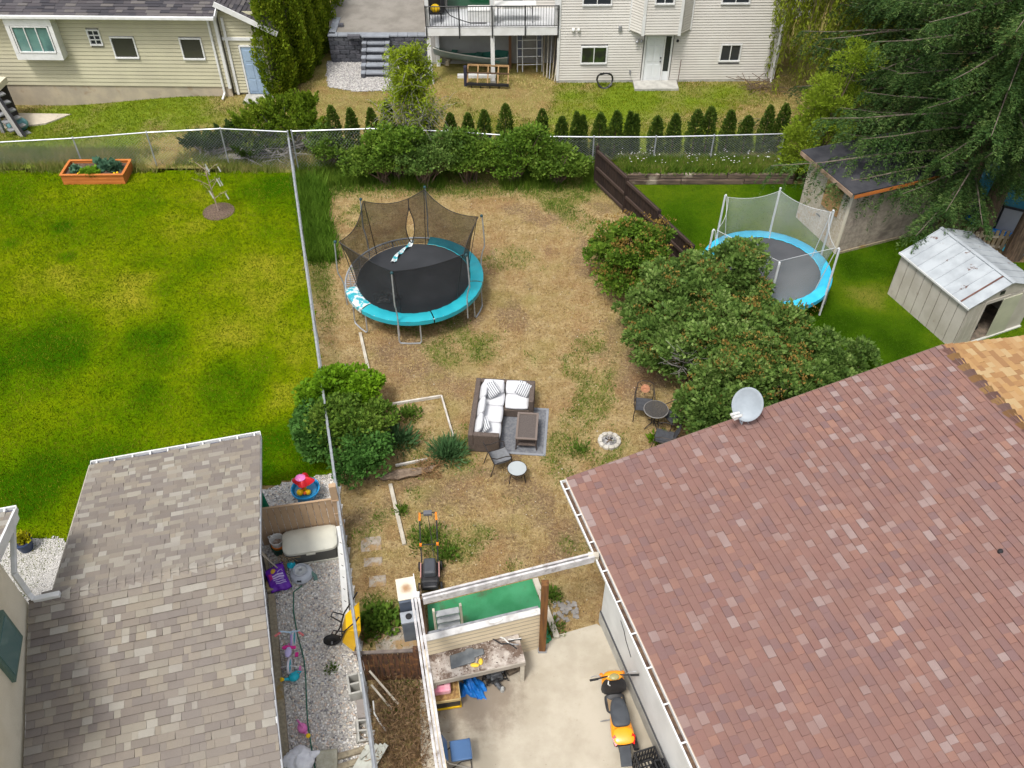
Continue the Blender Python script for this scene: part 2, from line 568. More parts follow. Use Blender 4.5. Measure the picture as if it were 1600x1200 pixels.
def lawn_mat(name, a, b, c, d):
    m, nt, p, out = start(name)
    pos = nt.nodes.new('ShaderNodeNewGeometry').outputs['Position']
    n0 = noise(nt, pos, 0.28, 4, 0.6); n1 = noise(nt, pos, 1.1, 6, 0.65); n2 = noise(nt, pos, 9, 5, 0.65); n3 = noise(nt, pos, 48, 3, 0.6)
    s = math_(nt, 'ADD', math_(nt, 'MULTIPLY', n0, 0.5), math_(nt, 'ADD', math_(nt, 'MULTIPLY', n1, 0.36), math_(nt, 'MULTIPLY', n2, 0.16)))
    s = math_(nt, 'ADD', s, math_(nt, 'MULTIPLY', math_(nt, 'SUBTRACT', attr(nt, 'dry'), attr(nt, 'deep_green')), 0.18))
    rp = ramp(nt, [(0.30, a), (0.44, b), (0.58, c), (0.78, d)])
    nt.links.new(s, rp.inputs[0])
    k = math_(nt, 'ADD', math_(nt, 'MULTIPLY', n3, 1.4), 0.28)
    cb = nt.nodes.new('ShaderNodeCombineColor')
    for i in range(3): nt.links.new(k, cb.inputs[i])
    col = mixc(nt, 1.0, rp.outputs[0], cb.outputs[0], 'MULTIPLY')
    nt.links.new(col, p.inputs['Base Color'])
    p.inputs['Roughness'].default_value = 0.9; p.inputs['Specular IOR Level'].default_value = 0.0
    add_bump(nt, p, math_(nt, 'ADD', n2, n3), 0.8, 0.04)
    return m

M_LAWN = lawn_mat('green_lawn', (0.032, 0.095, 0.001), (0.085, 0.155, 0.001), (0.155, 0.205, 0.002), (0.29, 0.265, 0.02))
M_LAWN_R = lawn_mat('dark_green_lawn', (0.024, 0.06, 0.002), (0.045, 0.098, 0.003), (0.08, 0.13, 0.005), (0.18, 0.17, 0.03))  # a deeper green than the left lawn

# far ground to the horizon
far = MB().raw([(-400, -200, -0.7), (400, -200, -0.7), (400, 600, -0.7), (-400, 600, -0.7)], [(0, 1, 2, 3)])
tag(far.build('ground', mat('far_grass', (0.14, 0.17, 0.05), (0.28, 0.22, 0.10), 0.2, 0.95, world=True)), kind='structure')
BACK_GREEN = [(960, 160, 3.4, 1), (1040, 150, 3.0, 1), (1130, 160, 2.6, .75), (900, 170, 1.8, .7), (230, 180, 5, 1), (320, 175, 3.0, .9), (120, 190, 4, 1), (60, 240, 4, .9), (160, 240, 4, .7), (590, 160, 1.2, .7), (780, 185, 2.2, .6), (700, 165, 1.2, .6), (620, 185, 1.4, .7), (870, 185, 1.2, .6), (1190, 180, 1.5, .6), (730, 175, .8, .5), (1000, 240, 4, 1), (1120, 235, 4, 1), (880, 240, 2.5, 1)]
BACK_DRY = [(660, 170, 2.2, 1), (560, 160, 1.6, 1), (800, 160, 2.0, 1), (370, 165, 2, .9), (1170, 190, 1.6, .9), (270, 215, 2.5, .8)]
def back_green(x, y):
    return np.clip(spots(x, y, BACK_GREEN) * (0.45 + 0.8 * fnoise(x, y, 0.9, 71)) + 0.1 - 0.4 * spots(x, y, BACK_DRY), 0, 1)
def back_dirt(x, y):
    return np.clip(0.7 * spots(x, y, BACK_DRY) * fnoise(x, y, 1.2, 81) + 0.1, 0, 1)
sheet_grid('dry_yard', -10, 18, 3.5, 30.2, 0.2, 0.0, M_YARD, attrs={'green': yard_green, 'dirt': yard_dirt})
sheet_grid('back_lot', -26, 24, 30.2, 52, 0.25, 0.0, M_BACK, attrs={'green': back_green, 'dirt': back_dirt})

LAWN_POLY = [(-27, 4), (-27, 30.0), (-12, 30.0), (-8.35, 29.9), (fence_x(17.3), 17.3), (fence_x(15.0) - 0.05, 15.0), tuple(G(411, 756))[:2], (-11, 12.6), (-11.3, 11.2), (-14, 10.4), (-27, 10)]
DRY = [(170, 490, 1.5, 1), (210, 450, 1.4, 1), (420, 420, 1.6, .8), (360, 520, 1.6, .7), (470, 520, 1.2, .9), (100, 440, 2.2, .5), (300, 650, 1.2, .5), (440, 640, 1.0, .9), (455, 600, .9, 1), (300, 330, 2, .5), (130, 690, 1.0, .4), (480, 560, 1.0, 1), (420, 450, 1.6, .6), (40, 420, 2.0, .4)]
LUSH = [(40, 560, 2.2, 1), (100, 520, 1.6, 1), (230, 540, 1.6, .8), (130, 720, 1.6, 1), (50, 760, 1.6, 1), (350, 620, 1.6, .8), (250, 450, .7, .7), (430, 300, 1.5, .8), (200, 640, 1.6, .6), (430, 690, 1.6, .9), (410, 740, 1.0, 1), (480, 710, .9, .9), (20, 310, 1.2, .6), (100, 355, .5, 1), (105, 402, .4, 1), (18, 380, .4, .8), (300, 620, 1.2, .6)]
sheet_grid('left_lawn', -27, -2, 4, 30.2, 0.16, 0.012, M_LAWN, LAWN_POLY, {'dry': lambda x, y: spots(x, y, DRY), 'deep_green': lambda x, y: spots(x, y, LUSH)}, 0.25)
RLAWN_POLY = [(4.0, 29.1), (5.6, 24.3), (6.3, 22), (6.5, 17), (8, 14), (12, 13.5), (20, 15), (20, 24.6), (15.5, 24.0), (14.4, 26.4), (13, 29.1)]
sheet_grid('right_lawn', 3, 20, 13, 29.4, 0.16, 0.012, M_LAWN_R, RLAWN_POLY, {'dry': lambda x, y: spots(x, y, [(1340, 470, 1.0, .8), (1010, 300, 1.5, .5), (1370, 450, .8, .6)]), 'deep_green': lambda x, y: spots(x, y, [(1300, 500, 1.6, 1), (1400, 540, 1.5, .7), (1060, 360, 1.2, .4), (1230, 300, 1.5, .6), (1400, 390, 1.2, 1), (1345, 420, 1.0, .8)])}, 0.2)  # the second set of patches only turns the grass darker

M_GRAVEL = mat('gravel_bed', (0.62, 0.585, 0.54), (0.44, 0.41, 0.375), 28, 0.9, bump=1.0, bscale=60, fine=0.5, world=True)
GRAVEL_POLY = [tuple(G(411, 768))[:2], tuple(G(455, 752))[:2], (fence_x(15.1), 15.1), (fence_x(13), 13.0), (fence_x(10), 10), (fence_x(6.0), 6.0), (-3.4, 5.4), (-4.4, 6.2), (-5.9, 12.0), (-6.35, 13.4)]
sheet_grid('gravel_strip', -7.2, -2, 5.2, 16, 0.12, 0.024, M_GRAVEL, GRAVEL_POLY, jitter=0.1)
M_CHIP = mat('pale_stone_chips', (0.56, 0.54, 0.51), (0.42, 0.40, 0.37), 40, 0.9, bump=1.0, bscale=70, fine=0.35, world=True)
CHIP_POLY = [(-14.5, 9.0), (-13.6, 12.05), tuple(G(2, 852))[:2], tuple(G(88, 838))[:2], (-9.2, 11.9), (-8.4, 9.2)]
sheet_grid('stone_chip_border', -15, -8, 8.5, 13.5, 0.12, 0.024, M_CHIP, CHIP_POLY, jitter=0.06)
M_DRIVE = mat('gravel_driveway', (0.26, 0.24, 0.21), (0.20, 0.183, 0.158), 1.2, 0.95, bump=0.7, bscale=40, fine=0.3, world=True, stain=(0.20, 0.18, 0.15), stain_at=(0.6, 0.8), stain_scale=0.7)
M_LOWGRAVEL = mat('grey_crushed_gravel', (0.47, 0.45, 0.43), (0.31, 0.295, 0.28), 9, 0.95, bump=1.0, bscale=35, fine=0.45, world=True)
lowg = [tuple(G(514, 137))[:2], tuple(G(560, 144))[:2], tuple(G(625, 142))[:2], tuple(G(665, 130))[:2], (-3.6, 39.4), (-8.4, 39.4), tuple(G(510, 118))[:2]]
sheet_grid('gravel_patch', -9.5, -2, 35, 40, 0.12, 0.024, M_LOWGRAVEL, lowg, jitter=0.35)

# concrete patio with stains
m, nt, p, out = start('patio_concrete')
pos = nt.nodes.new('ShaderNodeNewGeometry').outputs['Position']
c = mixc(nt, sstep(nt, noise(nt, pos, 0.9, 6, .65), .35, .65), (0.44, 0.395, 0.315), (0.355, 0.312, 0.24))
c = mixc(nt, sstep(nt, noise(nt, pos, 2.4, 6, .7), .58, .74), c, (0.38, 0.33, 0.25))
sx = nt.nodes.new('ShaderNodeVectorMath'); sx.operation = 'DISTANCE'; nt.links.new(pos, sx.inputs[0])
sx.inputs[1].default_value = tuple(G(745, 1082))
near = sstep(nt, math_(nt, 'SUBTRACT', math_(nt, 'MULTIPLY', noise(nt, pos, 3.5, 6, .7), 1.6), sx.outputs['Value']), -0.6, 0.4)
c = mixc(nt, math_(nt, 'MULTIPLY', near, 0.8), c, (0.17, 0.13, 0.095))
c = mixc(nt, sstep(nt, noise(nt, pos, 16, 4, .7), .66, .74), c, (0.25, 0.21, 0.16))
nt.links.new(c, p.inputs['Base Color']); p.inputs['Roughness'].default_value = 0.85
add_bump(nt, p, noise(nt, pos, 70, 4), 0.15, 0.01)
M_PATIO = m
patio = [tuple(G(868, 994))[:2], tuple(G(932, 976))[:2], (2.6, 10.2), (4.2, 5.4), (-1.0, 4.6), (-1.85, 7.6), (-2.0, 9.35), (0.7, 10.1)]
tag(MB().prism(patio, -0.1, 0.035).build('concrete_patio', M_PATIO), kind='structure')
turf = [tuple(G(668, 947))[:2], tuple(G(833, 906))[:2], tuple(G(862, 1001))[:2], (0.72, 10.12), (-1.75, 9.42)]
M_TURF = mat('green_turf_carpet', (0.032, 0.20, 0.08), (0.055, 0.26, 0.12), 1.5, 0.95, bump=0.4, bscale=80, fine=0.25, world=True, stain=(0.07, 0.10, 0.05), stain_at=(0.54, 0.7), stain_scale=1.6)
tag(MB().prism(turf, -0.05, 0.05).build('turf_carpet', M_TURF), kind='structure')

# ------------------------------------------------------------------ grass and gravel (countless)
def blades(name, x, y, h, w, mt, z=0.0, per=3, lean=0.7, spread=0.05):
    n = len(x)
    X = np.repeat(x, per) + rng.normal(0, spread, n * per); Y = np.repeat(y, per) + rng.normal(0, spread, n * per)
    Hh = np.repeat(np.broadcast_to(h, n), per) * rng.uniform(0.5, 1.3, n * per)
    Ww = np.repeat(np.broadcast_to(w, n), per) * rng.uniform(0.6, 1.3, n * per)
    a = rng.uniform(0, 2 * np.pi, n * per)
    dx, dy = np.cos(a), np.sin(a)
    L = Hh * rng.uniform(0, lean, n * per) * 1.2
    b = rng.uniform(0, 2 * np.pi, n * per)
    Z = terrain(X, Y) + z - 0.005
    v = np.empty((n * per, 3, 3))
    v[:, 0] = np.stack([X - dx * Ww, Y - dy * Ww, Z], 1)
    v[:, 1] = np.stack([X + dx * Ww, Y + dy * Ww, Z], 1)
    v[:, 2] = np.stack([X + np.cos(b) * L, Y + np.sin(b) * L, Z + Hh], 1)
    o = fast_mesh(name, v.reshape(-1, 3), np.arange(n * per * 3), 3, mt)
    return tag(o, kind='stuff')

def scatter(n, x0, x1, y0, y1):
    return rng.uniform(x0, x1, n), rng.uniform(y0, y1, n)

M_GREEN_BLADE = leaf_mat('grass_blades', [(0.045, 0.09, 0.001), (0.10, 0.16, 0.002), (0.18, 0.225, 0.004), (0.28, 0.27, 0.03)], 0.3)
M_WEED_BLADE = leaf_mat('weed_blades', [(0.06, 0.13, 0.015), (0.11, 0.19, 0.02), (0.18, 0.26, 0.03)], 0.3)
M_STRAW_BLADE = leaf_mat('straw_blades', [(0.20, 0.12, 0.05), (0.40, 0.28, 0.11), (0.58, 0.45, 0.22), (0.30, 0.26, 0.06)], 0.2)

x, y = scatter(170000, -22, -2.5, 10, 30)
k = in_poly(x, y, LAWN_POLY)
blades('lawn_grass', x[k], y[k], 0.05, 0.014, M_GREEN_BLADE, 0.012, 2)
x, y = scatter(30000, 4, 17, 14, 29)
k = in_poly(x, y, RLAWN_POLY)
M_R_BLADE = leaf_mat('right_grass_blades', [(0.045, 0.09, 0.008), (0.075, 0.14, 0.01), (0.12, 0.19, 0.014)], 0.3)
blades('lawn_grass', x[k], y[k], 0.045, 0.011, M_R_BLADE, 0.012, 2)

x, y = scatter(105000, -8, 8, 7, 29.5)
g = yard_green(x, y); d = yard_dirt(x, y)
RUGP = [tuple(G(768, 712))[:2], tuple(G(855, 716))[:2], tuple(G(861, 637))[:2], tuple(G(838, 640))[:2], tuple(G(836, 618))[:2], tuple(G(748, 618))[:2], tuple(G(728, 708))[:2]]
ok = ~in_poly(x, y, RUGP) & (x > fence_x(y) + 0.1) & ~in_poly(x, y, patio) & ~in_poly(x, y, RLAWN_POLY) & ~in_poly(x, y, turf)
k = ok & (rng.random(len(x)) > 0.25 + 0.6 * d) & (rng.random(len(x)) > g * 0.8)
blades('dry_grass', x[k], y[k], 0.055, 0.010, M_STRAW_BLADE, 0, 3, 1.3, 0.05)
k = ok & (rng.random(len(x)) < smooth01((g - 0.3) / 0.5) * .6)
blades('weed_grass', x[k], y[k], 0.08, 0.013, M_WEED_BLADE, 0, 4, 0.9, 0.06)
# tall growth along the fences
x, y = scatter(60000, -8.2, 11, 24, 30.4)
tall = np.maximum(smooth01((y - 28.4) / 0.9) * (x < 3.2), smooth01(1 - (x - fence_x(y) - 0.15) / 0.8) * (x > fence_x(y)) * smooth01((y - 23.5) / 1.5))
tall = tall * smooth01((fnoise(x, y, 0.9, 91) - 0.36) / 0.2)
k = (rng.random(len(x)) < tall * 0.8) & (x < 3.4)
blades('tall_grass', x[k], y[k], 0.28, 0.014, M_WEED_BLADE, 0, 4, 0.6, 0.06)
x, y = scatter(26000, -22, 12, 29.9, 31.6)
k = (rng.random(len(x)) < smooth01((fnoise(x, y, 0.7, 95) - 0.3) / 0.25))
M_ROUGH = leaf_mat('rough_grass', [(0.09, 0.15, 0.02), (0.16, 0.22, 0.035), (0.30, 0.28, 0.09), (0.38, 0.31, 0.13)], 0.3)
k &= (x < 3.5) | (y < 30.1)
blades('tall_grass', x[k], y[k], 0.24, 0.013, M_ROUGH, 0, 3, 0.7, 0.08)
x, y = scatter(36000, -22, 13, 31.4, 38)
gg = back_green(x, y)
k = (gg > 0.35) & ~in_poly(x, y, lowg)
blades('back_grass', x[k], y[k], 0.07, 0.014, M_GREEN_BLADE, 0, 3, 0.9, 0.06)
k = (gg < 0.45) & ~in_poly(x, y, lowg)
blades('back_dry_grass', x[k][:16000], y[k][:16000], 0.06, 0.014, M_STRAW_BLADE, 0, 3, 1.2, 0.06)
# thick strip of long grass against the inside of the left boundary fence
x, y = scatter(4200, -8, -5, 24.3, 29.2)
e = x - fence_x(y)
k = (e > 0.05) & (e < 0.85 + 0.25 * vnoise(x, y, 1.0, 3))
M_LUSH_BLADE = leaf_mat('lush_blades', [(0.06, 0.14, 0.012), (0.11, 0.21, 0.018), (0.17, 0.29, 0.035)], 0.35)
blades('lush_grass', x[k], y[k], 0.42, 0.022, M_LUSH_BLADE, 0, 5, 0.7, 0.08)

def stones(name, x, y, r0, r1, mt, z, kind='stuff'):
    """small angular stones, each a squashed octahedron"""
    n = len(x)
    base = np.array([(1, 0, 0), (0, 1, 0), (-1, 0, 0), (0, -1, 0), (0, 0, 1), (0, 0, -1)], float)
    f = np.array([(0, 1, 4), (1, 2, 4), (2, 3, 4), (3, 0, 4), (1, 0, 5), (2, 1, 5), (3, 2, 5), (0, 3, 5)])
    r = rng.uniform(r0, r1, n)
    a = rng.uniform(0, 6.28, n)
    v = base[None] * (rng.uniform(0.65, 1.25, (n, 6, 1))) * np.stack([r, r * rng.uniform(0.6, 1, n), r * rng.uniform(0.3, 0.5, n)], 1)[:, None]
    co, si = np.cos(a)[:, None], np.sin(a)[:, None]
    vx = v[..., 0] * co - v[..., 1] * si; vy = v[..., 0] * si + v[..., 1] * co
    v = np.stack([vx + x[:, None], vy + y[:, None], v[..., 2] + np.broadcast_to(z, n)[:, None] + r[:, None] * 0.15], -1)
    fi = (f[None] + (np.arange(n) * 6)[:, None, None]).reshape(-1)
    return tag(fast_mesh(name, v.reshape(-1, 3), fi, 3, mt), kind=kind)

M_STONE = mat('river_gravel', (0.4, 0.4, 0.4), rough=0.85, isl=[(0.80, 0.77, 0.72), (0.69, 0.65, 0.59), (0.50, 0.46, 0.43), (0.76, 0.69, 0.58), (0.84, 0.82, 0.79), (0.58, 0.57, 0.57), (0.68, 0.55, 0.45), (0.30, 0.29, 0.29), (0.78, 0.74, 0.68)])
x, y = scatter(30000, -7.2, -2.2, 5.4, 15.6)
k = in_poly(x, y, GRAVEL_POLY)
stones('gravel', x[k], y[k], 0.018, 0.045, M_STONE, 0.024)
M_CHIPS = mat('white_chips', (0.6, 0.6, 0.6), rough=0.85, isl=[(0.66, 0.64, 0.61), (0.55, 0.53, 0.50), (0.44, 0.42, 0.40), (0.72, 0.70, 0.68)])
x, y = scatter(14000, -14, -8, 8.8, 13.2)
k = in_poly(x, y, CHIP_POLY)
stones('stone_chips', x[k], y[k], 0.012, 0.03, M_CHIPS, 0.024)
x, y = scatter(9000, -9, -3, 36, 39.5)
k = in_poly(x, y, lowg)
M_CRUSH = mat('crushed_stone', (0.4, 0.4, 0.4), rough=0.9, isl=[(0.55, 0.53, 0.51), (0.43, 0.41, 0.39), (0.30, 0.29, 0.28), (0.60, 0.57, 0.53)])
stones('gravel', x[k], y[k], 0.025, 0.06, M_CRUSH, 0.024)

# dead leaves and bits lying on the dry yard
x, y = scatter(5200, -7, 6, 8, 29)
k = ~in_poly(x, y, RUGP) & (x > fence_x(y) + .1) & ~in_poly(x, y, patio) & ~in_poly(x, y, turf) & ~in_poly(x, y, RLAWN_POLY)
stones('fallen_leaves', x[k], y[k], .008, .026, mat('leaf_bits', (.3, .2, .1), rough=.9, isl=[(.16, .10, .06), (.50, .40, .25), (.28, .17, .09), (.60, .54, .42), (.10, .07, .05), (.36, .22, .10)]), .01)
# ------------------------------------------------------------------ houses
CAMP = Vector((0, 0, CAMH))

def shingles(roof, O, Ux, Uy, width, length, expo, wmin, wmax, mt, keep=300, world_mat=None, inside=None, name='shingle', seedpiece=0.008):
    """courses of roof shingles, each tab a piece with its own edge. O, Ux (along the eave), Uy (up the slope) are in the roof's own space.
    The tabs that show largest are parts of their own, the others are joined."""
    N = Ux.cross(Uy).normalized()
    if N.z < 0: N = -N
    tabs = []
    rows = int(length / expo)
    for r_ in range(rows + 1):
        v0 = r_ * expo
        v1 = min(v0 + expo + 0.03, length)
        if v1 - v0 < 0.03: continue
        u = -U(0, wmax)
        while u < width:
            w = wmin + (wmax - wmin) * float(rng.random()) ** 1.3
            a, b = max(u, 0), min(u + w, width)
            u += w
            if b - a < 0.02: continue
            if inside and not inside((a + b) / 2, (v0 + v1) / 2): continue
            tabs.append((a + 0.0015, b - 0.0015, v0, v1, U(0.6, 1.5)))
    mw = world_mat if world_mat is not None else Matrix.Identity(4)
    def corner(u, v, h): return O + Ux * u + Uy * v + N * h
    def verts(t):
        a, b, v0, v1, k = t
        lo = seedpiece * k; th = 0.03 * k
        return [corner(a, v0, 0.002), corner(b, v0, 0.002), corner(b, v1, 0.0), corner(a, v1, 0.0), corner(a, v0, th), corner(b, v0, th), corner(b, v1, 0.005), corner(a, v1, 0.005)]
    FQ = [(4, 5, 6, 7), (0, 1, 5, 4), (1, 2, 6, 5), (3, 0, 4, 7)]
    vis = []
    for i, t in enumerate(tabs):
        c = mw @ corner((t[0] + t[1]) / 2, (t[2] + t[3]) / 2, 0.01)
        px, py = PR(c)
        n = (mw.to_3x3() @ N)
        d = CAMP - c
        area = (t[1] - t[0]) * expo * max(0.0, n.dot(d.normalized())) / d.length_squared
        if -5 < px < 1605 and -5 < py < 1205 and area > 0:
            vis.append((area, i))
    vis.sort(reverse=True)
    top = set(i for _, i in vis[:keep])
    for i in top:
        t = tabs[i]
        vs = verts(t); c = sum(vs, Vector()) / 8
        me = bpy.data.meshes.new(name)
        me.from_pydata([tuple(p - c) for p in vs], [], FQ)
        me.materials.append(mt)
        o = bpy.data.objects.new(name, me); o.location = c; o.parent = roof
        COL.objects.link(o)
    rest = MB()
    for i, t in enumerate(tabs):
        if i not in top:
            rest.raw([tuple(p) for p in verts(t)], FQ)
    if rest.n:
        o = rest.build(name + 's', mt, roof)
        o['kind'] = 'stuff'
    return N

def gutter(parent, a, b, mt, inner, straps=0.6, w=0.12, h=0.11, out=(0, 1, 0), strap_mt=None, name='gutter'):
    """an open trough from a to b with flat straps across it"""
    a, b, o = Vector(a), Vector(b), Vector(out)
    g = MB()
    z = Vector((0, 0, 1))
    g.beam(a + o * w - z * h / 2, b + o * w - z * h / 2, 0.015, h)
    g.beam(a - z * h / 2, b - z * h / 2, 0.015, h)
    g.beam(a + o * w / 2 - z * h, b + o * w / 2 - z * h, w, 0.015)
    d = (b - a).normalized()
    for p in (a, b):
        g.beam(p - z * h / 2, p + o * w - z * h / 2, 0.012, h)
    g.beam(a + o * (w + .008), b + o * (w + .008), 0.03, 0.02)
    r_ = g.build(name, mt, parent)
    k = MB(); k.beam(a + o * w * .5 - z * (h - .018), b + o * w * .5 - z * (h - .018), w - .02, 0.012); k.build('debris', inner, r_)
    n = int((b - a).length / straps)
    for i in range(n + 1):
        p = a + (b - a) * ((i + .35) / (n + .7))
        s = MB(); s.beam(p - o * .02 + z * .006, p + o * (w + .02) + z * .006, 0.03, 0.012); s.build('strap', strap_mt or mt, r_)
    return r_

def siding(x0, x1, z0, z1, y, pitch=0.12, holes=(), face=-1, depth=0.02, gap=.017):
    """lapped boards on a wall in the plane y, facing face; holes are (x0,x1,z0,z1)"""
    m = MB()
    n = max(1, int(round((z1 - z0) / pitch)))
    p = (z1 - z0) / n
    for i in range(n):
        a, b = z0 + i * p, z0 + (i + 1) * p
        segs = [(x0, x1)]
        for hx0, hx1, hz0, hz1 in holes:
            if b > hz0 + .01 and a < hz1 - .01:
                ns = []
                for s0, s1 in segs:
                    if hx1 <= s0 or hx0 >= s1: ns.append((s0, s1)); continue
                    if hx0 > s0: ns.append((s0, hx0))
                    if hx1 < s1: ns.append((hx1, s1))
                segs = ns
        for s0, s1 in segs:
            yo = y + face * (depth + .014); yi = y + face * 0.012; t = b - gap
            m.raw([(s0, yo, a), (s1, yo, a), (s1, yi, t), (s0, yi, t), (s0, y - face * .012, a), (s1, y - face * .012, a), (s1, y - face * .012, t), (s0, y - face * .012, t)], [(0, 1, 2, 3), (4, 5, 1, 0), (3, 2, 6, 7), (0, 3, 7, 4), (1, 5, 6, 2)])
    return m

def window(parent, x0, x1, z0, z1, y, panes=2, face=-1, fm=None, gm=None, fr=0.06, rows=1, side=None):
    """framed window: frame part with one pane per light"""
    fm = fm or WHITE; gm = gm or GLASS
    f = MB(); d = 0.07
    yc = y + face * 0.02
    f.box(((x0 + x1) / 2, yc, z1 - fr / 2), (x1 - x0, d, fr)); f.box(((x0 + x1) / 2, yc, z0 + fr / 2), (x1 - x0, d + .04, fr))
    f.box((x0 + fr / 2, yc, (z0 + z1) / 2), (fr, d - .004, z1 - z0 - 2 * fr)); f.box((x1 - fr / 2, yc, (z0 + z1) / 2), (fr, d - .004, z1 - z0 - 2 * fr))
    w = (x1 - x0 - 2 * fr); hh = (z1 - z0 - 2 * fr)
    mb_ = 0.035
    for i in range(1, panes):
        f.box((x0 + fr + w * i / panes, yc, (z0 + z1) / 2), (mb_, d - .012, hh))
    for j in range(1, rows):
        f.box(((x0 + x1) / 2, yc, z0 + fr + hh * j / rows), (w, d - .016, mb_))
    fo = f.build('window', fm, parent)
    for i in range(panes):
        for j in range(rows):
            g = MB(); g.box((x0 + fr + w * (i + .5) / panes, y + face * 0.005, z0 + fr + hh * (j + .5) / rows), (w / panes - mb_ * .9, 0.012, hh / rows - (mb_ * .9 if rows > 1 else 0)))
            g.build('pane', gm, fo)
    return fo

# --- red-roofed house, right foreground
RD = thing('red_roofed_house', 'white stucco house under a big red-brown shingle roof with a satellite dish on its edge', 'house', tuple(G(885, 748, 2.6)), R(17.6))
RD.location.z = 0
mw = Matrix.Translation(RD.location) @ Matrix.Rotation(RD.rotation_euler.z, 4, 'Z')
inv = mw.inverted()
# local: x up the slope (east), y north; eave along x=0 at z=2.6; ridge at x=RX
RX, RZ, EZ, LEN = 9.35, 4.08, 2.6, 11.0
M_RED = mat('red_shingle', (0.3, 0.15, 0.12), rough=0.9, spec=0.15, isl=[(0.207, 0.116, 0.097), (0.217, 0.124, 0.104), (0.199, 0.11, 0.092), (0.251, 0.139, 0.106), (0.203, 0.117, 0.1), (0.182, 0.112, 0.106), (0.21, 0.117, 0.098), (0.231, 0.126, 0.1), (0.205, 0.112, 0.094), (0.172, 0.108, 0.103), (0.221, 0.128, 0.106), (0.21, 0.12, 0.099), (0.202, 0.114, 0.096), (0.254, 0.175, 0.156), (0.208, 0.119, 0.1), (0.277, 0.208, 0.192), (0.212, 0.119, 0.096), (0.199, 0.116, 0.099), (0.231, 0.145, 0.126), (0.185, 0.109, 0.1)],
            c2=(0.19, 0.11, 0.095), scale=0.8, bscale=120, bump=0.25, fine=0.22, world=True)
M_ORANGE = mat('tan_shingle', (0.5, 0.3, 0.15), rough=0.9, spec=0.15, isl=[(0.323, 0.186, 0.081), (0.367, 0.23, 0.11), (0.296, 0.165, 0.073), (0.389, 0.274, 0.142), (0.34, 0.203, 0.092), (0.269, 0.149, 0.07), (0.356, 0.214, 0.093)], bscale=120, bump=0.25, fine=0.2, world=True)
M_DECKWOOD = mat('roof_sheathing', (0.16, 0.10, 0.085), rough=0.9)
Wl = MB()
wall_h = 2.42
Wl.box((RX + .13, -LEN / 2 - 1.1, wall_h / 2), (2 * RX, LEN - 2.2, wall_h))
M_STUCCO_W = mat('white_stucco', (0.68, 0.68, 0.66), (0.60, 0.60, 0.58), 1.5, 0.9, bump=0.5, bscale=90, stain=(0.5, 0.49, 0.46), stain_at=(0.66, 0.8), stain_scale=0.9)
M_FLASH = mat('dark_base_flashing', (0.06, 0.06, 0.065), rough=0.6)
wo = Wl.build('wall', M_STUCCO_W, RD)
f = MB(); f.box((.12, -LEN / 2 - 1.1, 0.42), (0.04, LEN - 2.16, 0.05)); f.build('base_flashing', M_FLASH, wo)
f = MB(); f.box((.125, -LEN / 2 - 1.1, 0.2), (0.06, LEN - 2.18, 0.4)); f.build('foundation', CONCRETE, wo)
cr = MB(); cr.tube([(.128, -3.1, 1.5), (.126, -3.3, 1.42), (.126, -3.45, 1.25), (.126, -3.75, 1.1)], 0.012, 4); cr.build('crack_mark', BLACK, wo)
M_SOFFIT = mat('brown_fascia', (0.19, 0.13, 0.10), (0.14, 0.09, 0.07), 5, 0.8)
roof = MB()
roof.slab([(0, 0, EZ), (RX, 0, RZ), (RX, -LEN, RZ), (0, -LEN, EZ)], 0.10)
RO = roof.build('roof', M_DECKWOOD, RD)
RO.data.materials[0] = M_SOFFIT
O = Vector((0.0, -LEN, EZ + .004)); Uy_ = Vector((RX, 0, RZ - EZ)).normalized()
slope_len = Vector((RX, 0, RZ - EZ)).length
shingles(RO, O, Vector((0, 1, 0)), Uy_, LEN, slope_len, 0.168, 0.15, 0.25, M_RED, 300, mw)
ro2 = MB().slab([(RX, 0, RZ), (RX + 7, 0, RZ - 1.1), (RX + 7, -LEN, RZ - 1.1), (RX, -LEN, RZ)], 0.10).build('roof', M_SOFFIT, RD)
d2 = Vector((-7, 0, 1.1)).normalized()
shingles(ro2, Vector((RX + 7, 0, RZ - 1.1 + .004)), Vector((0, -1, 0)), d2, LEN, Vector((7, 0, 1.1)).length, 0.185, 0.16, 0.32, M_ORANGE, 300, mw)
# ridge caps
for i in range(34):
    yy = -0.15 - i * 0.19
    c = MB()
    e = 0.012
    c.raw([(RX - .17, yy - .24, RZ - .012), (RX, yy - .24, RZ + .022), (RX + .17, yy - .24, RZ - .012), (RX - .17, yy, RZ + .004), (RX, yy, RZ + .040), (RX + .17, yy, RZ + .004)], [(0, 1, 4, 3), (1, 2, 5, 4), (0, 3, 4, 1), (1, 4, 5, 2)])
    c.raw([(RX - .17, yy, RZ - .02), (RX, yy, RZ + .01), (RX + .17, yy, RZ - .02), (RX - .17, yy, RZ + .004), (RX, yy, RZ + .040), (RX + .17, yy, RZ + .004)], [(0, 1, 4, 3), (1, 2, 5, 4)])
    c.build('ridge_cap', M_RED if i % 2 == 0 else M_ORANGE, RO)
M_LEAFLITTER = mat('gutter_litter', (0.075, 0.045, 0.035), (0.16, 0.10, 0.06), 9, 0.95, bump=1, bscale=40)
gutter(RD, (-0.02, -0.02, EZ + .0), (-0.02, -LEN, EZ + .0), WHITE, M_LEAFLITTER, 0.78, 0.12, 0.11, (-1, 0, 0))
rk = MB().beam((0, 0.012, EZ - .06), (RX, 0.012, RZ - .06), 0.02, 0.14).build('rake_board', M_SOFFIT, RD)
ed = MB().beam((-.02, -LEN / 2, EZ + .012), (.06, -LEN / 2, EZ + .022), LEN, 0.006).build('drip_edge', mat('buff_drip_edge', (0.45, 0.36, 0.28), rough=0.6), RD)
